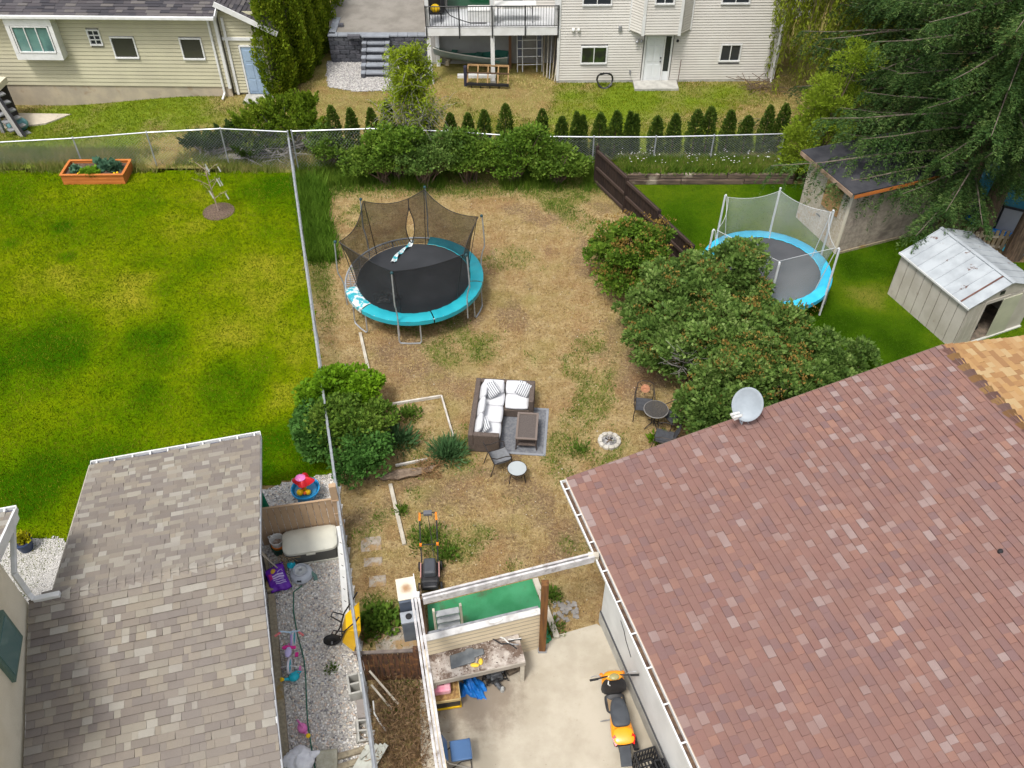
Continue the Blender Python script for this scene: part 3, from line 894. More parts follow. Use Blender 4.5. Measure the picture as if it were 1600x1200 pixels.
cp = MB(); cp.lathe([(0.05, 0), (0.05, 0.06), (0.02, 0.1)], 10, (7.0, -5.1, EZ + 7.0 * (RZ - EZ) / RX)); cp.build('vent_pipe', BLACK, RO)
RDW = mw

# satellite dish on the rake
base = mw @ (inv @ Vector(G(1160, 655, 3.3)))
lp = inv @ Vector(G(1163, 657, 3.3))
lp.z = EZ + lp.x * (RZ - EZ) / RX
bp = mw @ lp
dish = thing('satellite_dish', 'pale grey satellite dish on a short mast at the edge of the red roof', 'satellite dish', tuple(bp), 0)
M_DISH = mat('pale_blue_grey_enamel', (0.30, 0.34, 0.375), (0.26, 0.295, 0.325), 4, 0.4, spec=0.4)
dn = Vector((-0.36, -0.74, 0.50)).normalized()          # where the dish looks
dc = Vector((0.0, 0.05, 0.52))
q = dn.to_track_quat('Z', 'Y').to_matrix().to_4x4()
dm = MB(); dm.M = Matrix.Translation(dc) @ q
prof = [(0.0, 0.0), (0.1, 0.004), (0.2, 0.018), (0.3, 0.042), (0.37, 0.07), (0.378, 0.066), (0.36, 0.05), (0.3, 0.026), (0.2, 0.003), (0.1, -0.012), (0.0, -0.016)]
dm.M = dm.M @ Matrix.Diagonal((0.92, 1.06, 1, 1))
dm.lathe(prof, 32, cap=False)
dm.build('reflector', M_DISH, dish, smooth=True)
MB().tube([(0, 0, 0), (0, 0, .28), tuple(dc - dn * .03)], 0.025, 8).build('mast', GALV, dish)
b_ = MB(); b_.box((0, 0, .01), (.2, .14, .02)); b_.tube([(-.08, -.1, .01), (0, 0, .2)], .012, 6); b_.tube([(.08, -.1, .01), (0, 0, .2)], .012, 6); b_.build('foot_bracket', GALV, dish)
lnb = dc + dn * .36 + Vector((-.22, -.10, -.16))
MB().tube([tuple(dc + Vector((-.02, -.02, -.3))), tuple(lnb + Vector((0.05, 0.03, -.05))), tuple(lnb)], .018, 6).build('feed_arm', WHITE_PLASTIC, dish)
l2 = MB()
l2.M = Matrix.Translation(lnb) @ Matrix.Rotation(R(25), 4, 'Z')
for k in (-.06, .03): l2.tube([(-.1, k, .04), (.12, k, 0)], .032, 8)
l2.box((-.02, -.015, -.03), (.1, .14, .05)); l2.build('feed_horn', WHITE_PLASTIC, dish)

# --- grey-roofed house, left foreground
GE = G(407, 681, 2.5)
GR = thing('grey_roofed_house', 'cream stucco house with a low grey-brown shingle garage roof reaching to the lawn', 'house', (GE.x, GE.y, 0), R(14))
mg = Matrix.Translation(GR.location) @ Matrix.Rotation(GR.rotation_euler.z, 4, 'Z')
ig = mg.inverted()
GX, GY, GZ0, GZ1 = -3.82, -4.22, 2.5, 3.6
M_GREY = mat('grey_shingle', (0.3, 0.27, 0.24), rough=0.9, spec=0.15, isl=[(0.186, 0.162, 0.137), (0.242, 0.217, 0.174), (0.169, 0.145, 0.126), (0.220, 0.191, 0.154), (0.277, 0.254, 0.208), (0.192, 0.168, 0.145), (0.180, 0.154, 0.131), (0.259, 0.225, 0.174), (0.208, 0.179, 0.148), (0.305, 0.285, 0.244), (0.174, 0.151, 0.134), (0.231, 0.200, 0.157)],
             c2=(0.20, 0.175, 0.155), scale=0.9, bscale=130, bump=0.3, fine=0.25, world=True)
M_CREAM = mat('cream_stucco', (0.76, 0.68, 0.53), (0.70, 0.62, 0.47), 2, 0.95, bump=0.8, bscale=70, fine=0.15, stain=(0.60, 0.52, 0.38), stain_at=(0.62, 0.8))
gw = MB(); gw.box((GX / 2 - .45, -4.9, 1.15), (-GX - .7, 8.8, 2.3)); GW = gw.build('wall', mat('pale_blue_grey_wall', (0.55, 0.58, 0.60), (0.48, 0.5, 0.52), 2, .8), GR)
r1 = MB().slab([(GX, 0, GZ0), (0, 0, GZ0), (0, GY, GZ1), (GX, GY, GZ1)], .09).build('roof', WHITE, GR)
sl = Vector((0, GY, GZ1 - GZ0))
shingles(r1, Vector((0, 0, GZ0 + .004)), Vector((-1, 0, 0)), sl.normalized(), -GX, sl.length, 0.145, 0.10, 0.36, M_GREY, 300, mg)
FY, FZ = -11.0, 3.6 - 6.78 * 0.26
r2 = MB().slab([(GX - .4, GY, GZ1), (0, GY, GZ1), (0, FY, FZ), (GX - .4, FY, FZ)], .09).build('roof', WHITE, GR)
s2 = Vector((0, GY - FY, GZ1 - FZ))
shingles(r2, Vector((GX - .4, FY, FZ + .004)), Vector((1, 0, 0)), s2.normalized(), -GX + .4, s2.length, 0.145, 0.10, 0.36, M_GREY, 300, mg)
for i in range(24):
    xx = -0.02 - i * 0.165
    k = MB()
    k.raw([(xx - .21, GY + .14, GZ1 - .022), (xx - .21, GY, GZ1 + .012), (xx - .21, GY - .14, GZ1 - .022), (xx, GY + .14, GZ1 - .004), (xx, GY, GZ1 + .034), (xx, GY - .14, GZ1 - .004)], [(0, 1, 4, 3), (1, 2, 5, 4)])
    k.raw([(xx, GY + .14, GZ1 - .022), (xx, GY, GZ1 + .008), (xx, GY - .14, GZ1 - .022), (xx, GY + .14, GZ1 - .004), (xx, GY, GZ1 + .034), (xx, GY - .14, GZ1 - .004)], [(0, 1, 4, 3), (1, 2, 5, 4)])
    k.build('ridge_cap', M_GREY, r1)
M_WATER = mat('wet_gutter_bottom', (0.05, 0.06, 0.11), rough=0.3)
gutter(GR, (GX, 0.01, GZ0), (0, 0.01, GZ0), WHITE, M_WATER, 0.42, 0.12, 0.1, (0, 1, 0))
M_DRIP = mat('grey_drip_edge', (.30, .31, .33), rough=.5)
MB().beam((0.012, 0, GZ0 - .05), (0.012, GY, GZ1 - .05), .02, .10).build('rake_board', M_DRIP, GR)
MB().beam((0.012, GY, GZ1 - .05), (0.012, FY, FZ - .05), .02, .10).build('rake_board', M_DRIP, GR)
MB().beam((GX - .012, 0, GZ0 - .04), (GX - .012, GY, GZ1 - .04), .02, .12).build('rake_board', PALEWOOD, GR)
# tall part of the house
K = ig @ Vector((-9.05, 9.05, 0))
tw = MB(); tw.box((K.x - 4, K.y - 4, 2.6), (8, 8, 5.2)); TW = tw.build('wall', M_CREAM, GR)
wn = MB(); wn.box((K.x + .03, K.y - 1.25, 4.1), (.07, .9, .9)); wo = wn.build('window', mat('green_window_frame', (0.10, 0.16, 0.13), rough=.5), GR)
wn = MB(); wn.box((K.x + .05, K.y - 1.25, 4.1), (.06, .74, .74)); wn.build('pane', GLASS_GREEN, wo)
E_ = ig @ Vector(G(22, 800, 5.0)); E_.z = 5.0
r3 = MB().slab([(E_.x, E_.y, 5.0), (E_.x - 9, E_.y, 5.0), (E_.x - 9, E_.y - 5, 6.6), (E_.x, E_.y - 5, 6.6)], .1).build('roof', WHITE, GR)
shingles(r3, Vector((E_.x, E_.y, 5.004)), Vector((-1, 0, 0)), Vector((0, -5, 1.6)).normalized(), 2.0, 3.0, 0.145, 0.12, 0.36, M_GREY, 60, mg)
gutter(GR, (E_.x - 6, E_.y + .01, 5.0), (E_.x + .02, E_.y + .01, 5.0), WHITE, M_WATER, 0.6, 0.12, 0.1, (0, 1, 0))
MB().beam((E_.x + .02, E_.y, 4.94), (E_.x + .02, E_.y - 5, 6.54), .04, .22).build('rake_board', WHITE, GR)
ds = MB()
pts = [(E_.x - .12, E_.y + .06, 4.9), (E_.x - .12, E_.y + .02, 4.75), (K.x + .06, K.y + .08, 4.72 - .35), (K.x + .07, K.y + .07, 3.72), (K.x + .14, K.y - .02, 3.62), (K.x + .62, K.y - .04, 3.66)]
ds.beam(pts[0], pts[1], .09, .09); ds.beam(pts[1], pts[2], .09, .09); ds.beam(pts[2], pts[3], .10, .09); ds.beam(pts[3], pts[4], .09, .09); ds.beam(pts[4], pts[5], .11, .09)
ds.build('downspout', WHITE, GR, bevel=.015)

# --- siding house far left with blue-grey door
AX, AY = -11.95, 36.0
HA = thing('beige_siding_house', 'sage beige lap-siding house with a boxed bay window and a blue-grey door', 'house', (AX, AY, 0), R(-1.2))
M_SAGE = mat('sage_siding', (0.50, 0.47, 0.33), (0.45, 0.42, 0.30), 0.8, 0.7, stain=(0.38, 0.36, 0.26), stain_at=(0.62, 0.85))
M_FOUND = mat('house_foundation', (0.45, 0.38, 0.28), (0.36, 0.31, 0.24), 1.4, 0.9, bump=.2, stain=(0.30, 0.22, 0.14), stain_at=(0.55, 0.75))
def lx(px, py): return G(px, py).x
def ZA(py, Y=AY):
    v = (600 - py) / FPX
    return CAMH - Y * (SP - v * CP) / (CP + v * SP)
def XA(px, py, Y=AY):
    h = CAMH - ZA(py, Y); d = Y * CP + h * SP
    return (px - 800) / FPX * d - AX
zt, zs = 3.62, 0.46
wins = [(173, 215, 58, 92, 1, 1), (281, 320, 59, 93, 1, 1), (137, 155, 47, 72, 2, 3)]
holes = []
for a, b, c, d, pn, rw in wins:
    z0, z1 = ZA(d), ZA(c); xm0 = XA(a + (8 if pn == 1 else 6), (c + d) / 2); xm1 = XA(b - (8 if pn == 1 else 4), (c + d) / 2)
    holes.append((xm0 - .16, xm1 + .16, z0, z1))
wallA = siding(-12, 0, zs, zt, 0.0, 0.165, holes)
wa = wallA.build('wall', M_SAGE, HA)
bk = MB(); bk.box((-6, 3.05, 1.3), (12, 6, 4.64)); bk.build('wall', mat('wall_sheathing', (0.35, 0.33, 0.25), rough=.8), HA)
fo = MB(); fo.box((-6, 2.9, zs / 2 - .4), (12.0, 5.78, zs + .8)); fo.build('foundation', M_FOUND, HA)
for h, (a, b, c, d, pn, rw) in zip(holes, wins):
    window(HA, h[0], h[1], h[2], h[3], -0.02, pn, -1, WHITE, GLASS if pn == 2 else glass_mat('reflecting_window', (0.05, 0.05, 0.04)), .055, rw)
# boxed bay window
bx0, bx1, bz0, bz1 = XA(33, 62) - .28, XA(96, 62) - .02, ZA(97, AY - .5), 3.45
by = MB()
by.box(((bx0 + bx1) / 2, -.24, bz0 + .14), (bx1 - bx0, .46, .28)); by.box(((bx0 + bx1) / 2, -.24, bz1 - .13), (bx1 - bx0, .46, .26))
for xx in (bx0 + .08, bx1 - .08): by.box((xx, -.24, (bz0 + bz1) / 2), (.16, .46, bz1 - bz0 - .54))
BY = by.build('bay', WHITE, HA)
window(BY, bx0 + .2, bx1 - .2, bz0 + .3, bz1 - .28, -.42, 3, -1, WHITE, mat('teal_reflecting_glass', (0.12, 0.24, 0.22), (0.06, 0.12, 0.12), .9, .08, spec=.6), .05)
M_DARKROOF = mat('charcoal_shingle', (0.1, 0.1, 0.1), rough=.9, isl=[(0.06, 0.056, 0.062), (0.085, 0.078, 0.083), (0.045, 0.043, 0.05), (0.12, 0.11, 0.106), (0.07, 0.063, 0.068)], bscale=90, bump=.3, fine=.2, world=True)
mA = Matrix.Translation(HA.location) @ Matrix.Rotation(HA.rotation_euler.z, 4, 'Z')
def plain_roof(house, O, Ux, Uy, w, l, mt, mtx, keep=150, expo=.16, wmin=.25, wmax=.6):
    q = [O, O + Ux * w, O + Ux * w + Uy * l, O + Uy * l]
    r_ = MB().slab([tuple(p) for p in q], .1).build('roof', WHITE, house)
    shingles(r_, O + Vector((0, 0, .004)), Ux, Uy, w, l, expo, wmin, wmax, mt, keep, mtx)
    return r_
plain_roof(HA, Vector((-12.2, -.5, 3.62)), Vector((1, 0, 0)), Vector((0, 1, .42)).normalized(), 12.35, 4.2, M_DARKROOF, mA, 200)
g_ = MB(); g_.box((-6.05, -.56, 3.58), (12.4, .12, .13)); g_.build('gutter', WHITE, HA, bevel=.02)
MB().beam((.17, -.5, 3.58), (.17, 3.6, 5.3), .04, .2).build('rake_board', WHITE, HA)
dr = MB(); dr.box((-5.0, 1.55, 4.9), (3.1, 2.2, 1.6)); DR = dr.build('dormer', M_SAGE, HA)
for xx in (-6.5, -3.5): MB().box((xx, .43, 4.9), (.16, .06, 1.6)).build('corner_trim', WHITE, DR)
window(DR, -5.7, -4.3, 4.55, 5.6, .42, 2, -1)
def downspout(house, x, y, z0, z1, kick=.3):
    d_ = MB(); d_.beam((x, y - .3, z1), (x, y, z1 - .25), .08, .08); d_.beam((x, y, z1 - .25), (x, y, z0 + .15), .09, .08, (0, 1, 0)); d_.beam((x, y, z0 + .15), (x - .05, y - kick, z0), .08, .08)
    return d_.build('downspout', WHITE, house, bevel=.015)
downspout(HA, -.3, -.08, .05, 3.6)
MB().box((-.03, -.03, 2.0), (.12, .1, 3.2)).build('corner_trim', WHITE, HA)
# side wing with the door, a little further forward
sw = siding(.05, 1.75, 0.12, 3.6, .18, .14, [(.62, 1.66, 0, 2.2)])
SWW = sw.build('wall', M_SAGE, HA)
MB().box((.9, 2.2, 1.6), (1.7, 3.9, 3.2)).build('wall', bpy.data.materials['wall_sheathing'], HA)
MB().box((.9, .14, 2.47), (1.7, .07, .12)).build('trim_board', WHITE, HA)
MB().box((.22, .13, 1.7), (.10, .07, 3.3)).build('corner_trim', WHITE, HA)
M_BLUEDOOR = mat('blue_grey_door', (0.30, 0.40, 0.52), (0.27, 0.36, 0.48), 2, .5)
do = MB(); do.box((1.14, .17, 1.1), (.86, .06, 2.05)); DO = do.build('door', M_BLUEDOOR, HA)
for i in range(2):
    for j, (z_, hh) in enumerate(((.45, .5), (1.08, .6), (1.75, .45))):
        MB().box((.95 + i * .38, .135, z_), (.27, .02, hh)).build('door_panel', M_BLUEDOOR, DO, bevel=.008)
MB().ball((1.5, .1, 1.05), .035, 8, 6).build('knob', BLACK, DO, smooth=True)
fr = MB(); fr.box((.68, .16, 1.1), (.07, .1, 2.15)); fr.box((1.60, .16, 1.1), (.07, .1, 2.15)); fr.box((1.14, .16, 2.17), (.85, .1, .07)); fr.build('door_frame', WHITE, HA)
MB().box((1.2, -.35, .06), (1.2, .7, .12)).build('door_step', CONCRETE, HA)
plain_roof(HA, Vector((2.45, -.15, 2.85)), Vector((0, 1, 0)), Vector((-1, 0, .52)).normalized(), 4.5, 2.6, M_DARKROOF, mA, 120)
MB().beam((2.45, -.17, 2.80), (.12, -.17, 4.0), .05, .2).build('rake_board', WHITE, HA)
MB().box((-1.2, 4.0, 5.2), (3.2, 3.4, 3.6)).build('wall', M_SAGE, HA)
# steps and landing at its far left
PO = thing('covered_stair', 'raised side stair landing with white railing and a dark space under it', 'stair', (-20.75, 34.4, -.5), R(-4))
MB().box((-1.2, -.1, 1.7), (2.2, 1.6, .25)).build('landing', mat('cream_trim', (0.62, 0.56, 0.42), rough=.7), PO)
for xx in (-2.2, -.2): MB().box((xx, -.75, .8), (.14, .14, 1.6)).build('post', STEEL, PO)
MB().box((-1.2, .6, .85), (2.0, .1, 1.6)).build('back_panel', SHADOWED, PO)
for s in (-.02, .12): MB().beam((-.05 + s, -.6, 1.75), (1.0 + s, -1.35, -.1), .07, .26).build('stringer', mat('stair_grey', (.33, .32, .30), rough=.8) if s < 0 else BLACK, PO)
for i in range(6): MB().box((-.15 + i * .17, -.35 - i * .13, 1.5 - i * .27), (.3, .7, .05), R(-35)).build('tread', STEEL, PO)
rl = MB(); rl.tube([(-2.2, -.8, 2.75), (-.1, -.8, 2.75)], .04, 6)
for i in range(10): rl.tube([(-2.2 + i * .23, -.8, 1.8), (-2.2 + i * .23, -.8, 2.75)], .015, 5)
rl.build('railing', WHITE, PO)
tb = MB(); tb.ball((0, 0, .25), (.45, .35, .3), 12, 8)
bund = tb.build('cloth_bundle', mat('teal_tarp_cloth', (0.16, 0.34, 0.36), (0.10, 0.24, 0.27), 5, .7, bump=.8, bscale=6), None, smooth=True)
bund.location = (G(24, 187).x, G(24, 187).y, -.45)
tag(bund, 'teal cloth bundle lying at the foot of the side stair', 'bundle')
cs = MB(); cs.prism([(-21.5, 34.0), (-19.6, 34.5), (-18.8, 35.3), (-21.5, 35.4)], -.6, -.43)
tag(cs.build('concrete_pad', mat('pale_concrete', (.52, .46, .37), (.45, .4, .32), 2, .9)), kind='structure')
# --- cream siding house far right with deck
BX, BY_ = 1.93, 37.3
HB = thing('cream_siding_house', 'cream vinyl-siding house with a raised white deck and an overhanging bay above its back door', 'house', (BX, BY_, 0), R(1.0))
M_VINYL = mat('cream_vinyl_siding', (0.62, 0.595, 0.545), (0.575, 0.545, 0.495), 0.6, 0.55)
M_LAP_DIRT_SHADE = mat('siding_joint_dirt_shade', (0.30, 0.28, 0.26), rough=.8)  # dark backing in the board gaps: dirt, with the lap shadow coloured in
HBW = 9.55
def ZB(py, Y=BY_): return ZA(py, Y)
def XB(px, py, Y=BY_):
    h = CAMH - ZB(py, Y); d = Y * CP + h * SP
    return (px - 800) / FPX * d - BX
wlow = [(906, 951, 72, 100), (1124, 1160, 70, 98)]
hol = []
for a, b, c, d in wlow: hol.append((XB(a + 1, 86), XB(b - 2, 86), ZB(d), ZB(c)))
whi = [(910, 957, -22, 9), (1128, 1174, -24, 8)]
for a, b, c, d in whi: hol.append((XB(a, 0), XB(b, 0), ZB(d), ZB(c)))
dx0, dx1 = XB(1003, 110), XB(1046, 110)
hol.append((dx0 - .05, dx1 + .05, 0, 2.12))
wb = siding(.1, HBW - .1, .12, 7.0, 0, .115, hol)
wb.build('wall', M_VINYL, HB)
MB().box((HBW / 2, 3.55, 3.5), (HBW - .06, 6.98, 6.9)).build('wall', M_LAP_DIRT_SHADE, HB)
MB().box((HBW / 2, 3.5, .04), (HBW - .02, 7.05, .2)).build('foundation', CONCRETE, HB)
for xx in (.05, HBW - .05): MB().box((xx, -.01, 3.5), (.11, .1, 6.8)).build('corner_trim', WHITE, HB)
GLASS_TREE = mat('window_painted_tree_reflection', (0.02, 0.02, 0.02), (0.05, 0.10, 0.015), 1.2, .06, spec=.6)  # green blotches in the colour stand for a reflected tree
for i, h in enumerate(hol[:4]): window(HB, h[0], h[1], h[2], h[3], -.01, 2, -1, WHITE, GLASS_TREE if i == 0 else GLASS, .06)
# door with sidelight
dw = dx1 - dx0
M_WDOOR = mat('white_door', (.70, .72, .72), (.66, .68, .68), 2, .45)
fr = MB(); fr.box((dx0 + .03, -.02, 1.07), (.07, .1, 2.14)); fr.box((dx1 - .03, -.02, 1.07), (.07, .1, 2.14)); fr.box(((dx0 + dx1) / 2, -.02, 2.11), (dw - .13, .1, .07)); fr.box((dx0 + dw * .72, -.02, 1.06), (.06, .1, 2.02)); fr.build('door_frame', WHITE, HB)
DO = MB().box((dx0 + dw * .38, -.005, 1.05), (dw * .61, .06, 2.0)).build('door', M_WDOOR, HB)
for i in range(2):
    for z_, hh in ((.5, .6), (1.3, .7), (1.82, .2)):
        MB().box((dx0 + dw * (.25 + .25 * i), -.04, z_), (dw * .19, .02, hh)).build('door_panel', M_WDOOR, DO, bevel=.008)
for z_ in (.95, 1.12): MB().ball((dx0 + dw * .63, -.07, z_), .035, 8, 6).build('knob', BLACK, DO, smooth=True)
MB().box((dx0 + dw * .85, -.005, 1.25), (dw * .2, .05, 1.5)).build('sidelight', GLASS, HB)
MB().box((dx0 + dw * .85, -.005, .26), (dw * .2, .06, .46)).build('sidelight_panel', M_WDOOR, HB)
MB().box(((dx0 + dx1) / 2, -.45, .05), (1.9, .8, .1)).build('door_slab', CONCRETE, HB)
# canted bay above the door
b0, b1 = XB(984, 40), XB(1080, 40)
c0, c1 = XB(1004, 55, BY_ - .55), XB(1061, 55, BY_ - .55)
bz = 2.36
bay = MB()
n = 30; p = .115
for i in range(n):
    a, b = bz + i * p, bz + (i + 1) * p
    ply0 = [(b0, 0), (c0, -.55), (c1, -.55), (b1, 0)]
    for k in range(3):
        (xa, ya), (xb, yb) = ply0[k], ply0[k + 1]
        nx, ny = (yb - ya), -(xb - xa); l_ = math.hypot(nx, ny); nx, ny = nx / l_ * .02, ny / l_ * .02
        t = b - .017; nx, ny = nx * 1.7, ny * 1.7; hx, hy = nx * .55, ny * .55
        bay.raw([(xa + nx, ya + ny, a), (xb + nx, yb + ny, a), (xb + hx, yb + hy, t), (xa + hx, ya + hy, t), (xa, ya, a), (xb, yb, a), (xb, yb, t), (xa, ya, t)], [(0, 1, 2, 3), (4, 5, 1, 0), (3, 2, 6, 7)])
BAY = bay.build('bay', M_VINYL, HB)
MB().prism([(b0 + .03, .05), (c0 + .02, -.54), (c1 - .02, -.54), (b1 - .03, .05)], bz, bz + 3.4).build('core', M_LAP_DIRT_SHADE, BAY)
MB().prism([(b0, .0), (c0, -.56), (c1, -.56), (b1, .0)], bz - .05, bz).build('bay_underside', mat('soffit_beige', (.5, .47, .42), rough=.7), BAY)
for xx, yy in ((c0, -.55), (c1, -.55)): MB().box((xx, yy, bz + 1.7), (.12, .12, 3.5)).build('corner_trim', WHITE, BAY)
for xx in (b0, b1): MB().box((xx, -.02, bz + 1.7), (.07, .08, 3.5)).build('corner_trim', WHITE, BAY)
window(BAY, c0 + .35, c1 - .35, 3.6, 4.7, -.58, 2, -1)
# fittings on the wall
v_ = MB(); v_.box((XB(969, 45), -.05, ZB(45)), (.14, .1, .2)); v_.build('wall_vent', STEEL, HB)
for px in (896, 904):
    MB().ball((XB(px, 45), -.08, ZB(46)), .08, 8, 6).build('vent_hood', WHITE_PLASTIC, HB, smooth=True)
l_ = MB(); l_.tube([(XB(998, 62), 0, ZB(62)), (XB(998, 62), -.12, ZB(61))], .03, 6); l_.ball((XB(995, 64), -.16, ZB(64)), .07, 8, 6); l_.ball((XB(1002, 63), -.16, ZB(63)), .07, 8, 6); l_.build('flood_light', STEEL, HB)
MB().ball((XB(1059, 64), -.08, ZB(64)), .06, 8, 6).build('wall_lamp', BLACK, HB)
tp = MB(); tp.tube([(XB(984, 116), -.03, .5), (XB(984, 116), -.12, .5), (XB(985, 116), -.14, .35)], .025, 6); tp.box((XB(984, 116), -.04, .5), (.08, .05, .1)); tp.build('water_tap', STEEL, HB)
downspout(HB, HBW - .12, -.08, .02, 7.0, .25)

# deck
dL = XB(667, 50)
M_DECKFLOOR = mat('grey_deck_membrane', (.52, .53, .54), (.44, .45, .46), 1.5, .6)
DZ = 2.48
DK = MB().box((dL / 2, .98, DZ - .05), (-dL, 1.94, .1)).build('deck_floor', M_DECKFLOOR, HB)
fs = MB(); fs.box((dL / 2, -.03, DZ - .16), (-dL + .1, .08, .34)); fs.box((dL + .0, .98, DZ - .16), (.08, 1.94, .34)); fs.build('deck_fascia', WHITE, HB)
MB().box((dL / 2, .98, DZ - .3), (-dL - .2, 1.9, .06)).build('deck_ceiling', mat('deck_joist_grey', (.35, .33, .30), rough=.8), HB)  # muted grey-brown underside of the deck
MB().box((dL / 2, 2.0, 1.1), (-dL, .12, 2.2)).build('basement_wall', mat('grey_basement_wall', (.36, .35, .32), (.30, .29, .27), 1.2, .9), HB)
sd_ = siding(dL, -.02, DZ, 7.0, 1.98, .115); sd_.build('wall', M_VINYL, HB)
MB().box((dL / 2, 4.5, 3.5), (-dL, 4.9, 6.9)).build('wall', M_LAP_DIRT_SHADE, HB)
pz = XB(770, 90)
for xx in (dL + .06, pz): 
    MB().box((xx, .06, (DZ - .3) / 2), (.17, .17, DZ - .3)).build('deck_post', WHITE, HB)
    MB().box((xx, .06, DZ + 1.7), (.15, .15, 3.4)).build('deck_post', WHITE, HB)
    MB().box((xx, .06, .06), (.24, .24, .12)).build('post_footing', CONCRETE, HB)
MB().box((-.08, .06, DZ + 1.7), (.15, .15, 3.4)).build('deck_post', WHITE, HB)
MB().box((dL + .3, 1.75, 1.1), (.16, .16, 2.2)).build('deck_post', WHITE, HB)
rl = MB(); rl.tube([(dL, -.09, DZ + .9), (0, -.09, DZ + .9)], .025, 6); rl.tube([(dL, -.09, DZ + .08), (0, -.09, DZ + .08)], .018, 6)
rl.tube([(dL, -.09, DZ + .9), (dL, 1.9, DZ + .9)], .025, 6)
RL = rl.build('railing', BLACK, HB)
for i in range(49):
    xx = dL + .06 - (dL + .06) * i / 48.5
    MB().box((xx, -.09, DZ + .49), (.016, .016, .82)).build('baluster', BLACK, RL)
for i in range(17):
    MB().box((dL, .03 + i * .115, DZ + .49), (.016, .016, .82)).build('baluster', BLACK, RL)
for t in (0, .25, .5, .75, 1):
    MB().box((dL * (1 - t), -.1, DZ + .25), (.045, .045, 1.36)).build('rail_post', BLACK, RL)
# dark glazed doors and green screen at the back of the deck
for a, b, mt_ in ((698, 768, (.01, .07, .03)), (785, 820, (.01, .06, .03))):
    xa, xb = XB(a, 0, BY_ + 1.9), XB(b, 0, BY_ + 1.9)
    wf = MB().box(((xa + xb) / 2, 1.94, DZ + 1.05), (xb - xa, .1, 2.1)).build('patio_door', mat('deck_door_frame', (.6, .58, .52), rough=.6), HB)
    MB().box(((xa + xb) / 2, 1.88, DZ + 1.07), (xb - xa - .12, .06, 1.95)).build('pane', glass_mat('green_tinted_glass', mt_), wf)

hb = lambda px, py, z=0: G(px, py, z)
# things on the deck
def at_deck(px, py): return G(px, py, DZ + .01)
q = at_deck(805, 34)
tb = thing('folding_table', 'white folding table with grey legs standing on the raised deck', 'table', tuple(q))
MB().box((0, .1, .73), (1.75, .5, .045)).build('tabletop', WHITE_PLASTIC, tb, bevel=.01)
for xx in (-.72, .72):
    l_ = MB(); l_.tube([(xx, -.1, 0), (xx, -.08, .72)], .018, 6); l_.tube([(xx, .3, 0), (xx, .28, .72)], .018, 6); l_.tube([(xx, -.1, .15), (xx, .3, .15)], .014, 6); l_.build('leg', STEEL, tb)
    MB().tube([(xx, .1, .5), (xx * .6, .1, .7)], .012, 5).build('brace', STEEL, tb)
q = at_deck(752, 35)
bx_ = thing('storage_chest', 'low white chest on the deck behind the railing', 'chest', tuple(q))
MB().box((0, .25, .24), (1.1, .5, .48)).build('body', WHITE_PLASTIC, bx_, bevel=.02)
MB().box((0, .25, .50), (1.14, .54, .05)).build('lid', WHITE_PLASTIC, bx_, bevel=.02)
q = at_deck(680, 38)
ch = thing('folding_chair', 'black folding chair on the deck with a yellow bag on it', 'chair', tuple(q))
MB().box((0, .3, .42), (.5, .45, .04)).build('seat', BLACK, ch)
MB().box((0, .52, .7), (.5, .04, .35)).build('backrest', BLACK, ch)
for xx in (-.25, .25): MB().tube([(xx, .05, 0), (xx, .56, .95)], .018, 6).build('frame', BLACK, ch); MB().tube([(xx, .55, 0), (xx, .1, .6)], .018, 6).build('leg', BLACK, ch)
yb = MB(); yb.ball((0, 0, .14), (.2, .15, .18), 10, 7)
yb_ = yb.build('yellow_bag', YELLOW, None, smooth=True); yb_.location = (q.x + .02, q.y + .25, q.z + .43)
tag(yb_, 'rounded yellow bag on the black folding chair on the deck', 'bag')
q = at_deck(682, 12)
gr = thing('barbecue_grill', 'black covered barbecue at the left end of the deck', 'barbecue', (q.x, min(q.y, BY_ + 1.4), q.z))
MB().box((0, 0, .45), (.8, .5, .7)).build('cart', BLACK, gr)
hd = MB(); hd.tube([(-.45, 0, .95), (.45, 0, .95)], .3, 14); hd.build('hood', BLACK_PLASTIC, gr)
MB().box((.6, 0, .82), (.35, .45, .04)).build('shelf', STEEL, gr)
# hose along the deck
hs_ = MB(); hs_.tube([G(692, 10, DZ + .9), G(703, 24, DZ + .5), G(716, 30, DZ + .3), G(735, 36, DZ + .05), G(760, 36, DZ + .03)], .02, 5)
tag(hs_.build('cable', BLACK, None), 'dark cable trailing across the deck to the white chest', 'cable')

# boat under the deck
q = G(737, 112)
bt = thing('rowing_boat', 'open grey-green aluminium boat stored under the deck', 'boat', (q.x - .05, q.y + .38, .1), R(-8))
bt.rotation_euler = (R(-7), R(5), R(-8))
L_, W_ = 3.3, 1.25
def hull(inset):
    def fn(u, v):
        x = (u - .5) * L_ * (1 - inset * .04)
        w = W_ / 2 * (1 - max(0, (abs(u - .42) - .3) / .6) ** 2 * 1.6) * (1 - inset * .08)
        a = (v - .5) * 2
        zz = .18 + .46 * abs(a) ** 2.2 + .10 * (2 * abs(u - .5)) ** 3
        return (x, a * w * (0.72 + .28 * abs(a)), zz + inset * .03)
    return fn
MB().grid(hull(0), 18, 10).build('hull', mat('grey_boat_paint', (.24, .30, .31), (.2, .25, .26), 2, .5), bt, smooth=True)
MB().grid(hull(1), 18, 10).build('inside', mat('dark_green_paint', (.025, .14, .10), (.02, .11, .08), 2, .6), bt, smooth=True)
gn = MB()
for s in (0, 1): gn.tube([hull(0)(i / 16, s) for i in range(17)], .025, 6)
gn.build('gunwale', mat('pale_gunwale', (.5, .5, .45), rough=.5), bt)
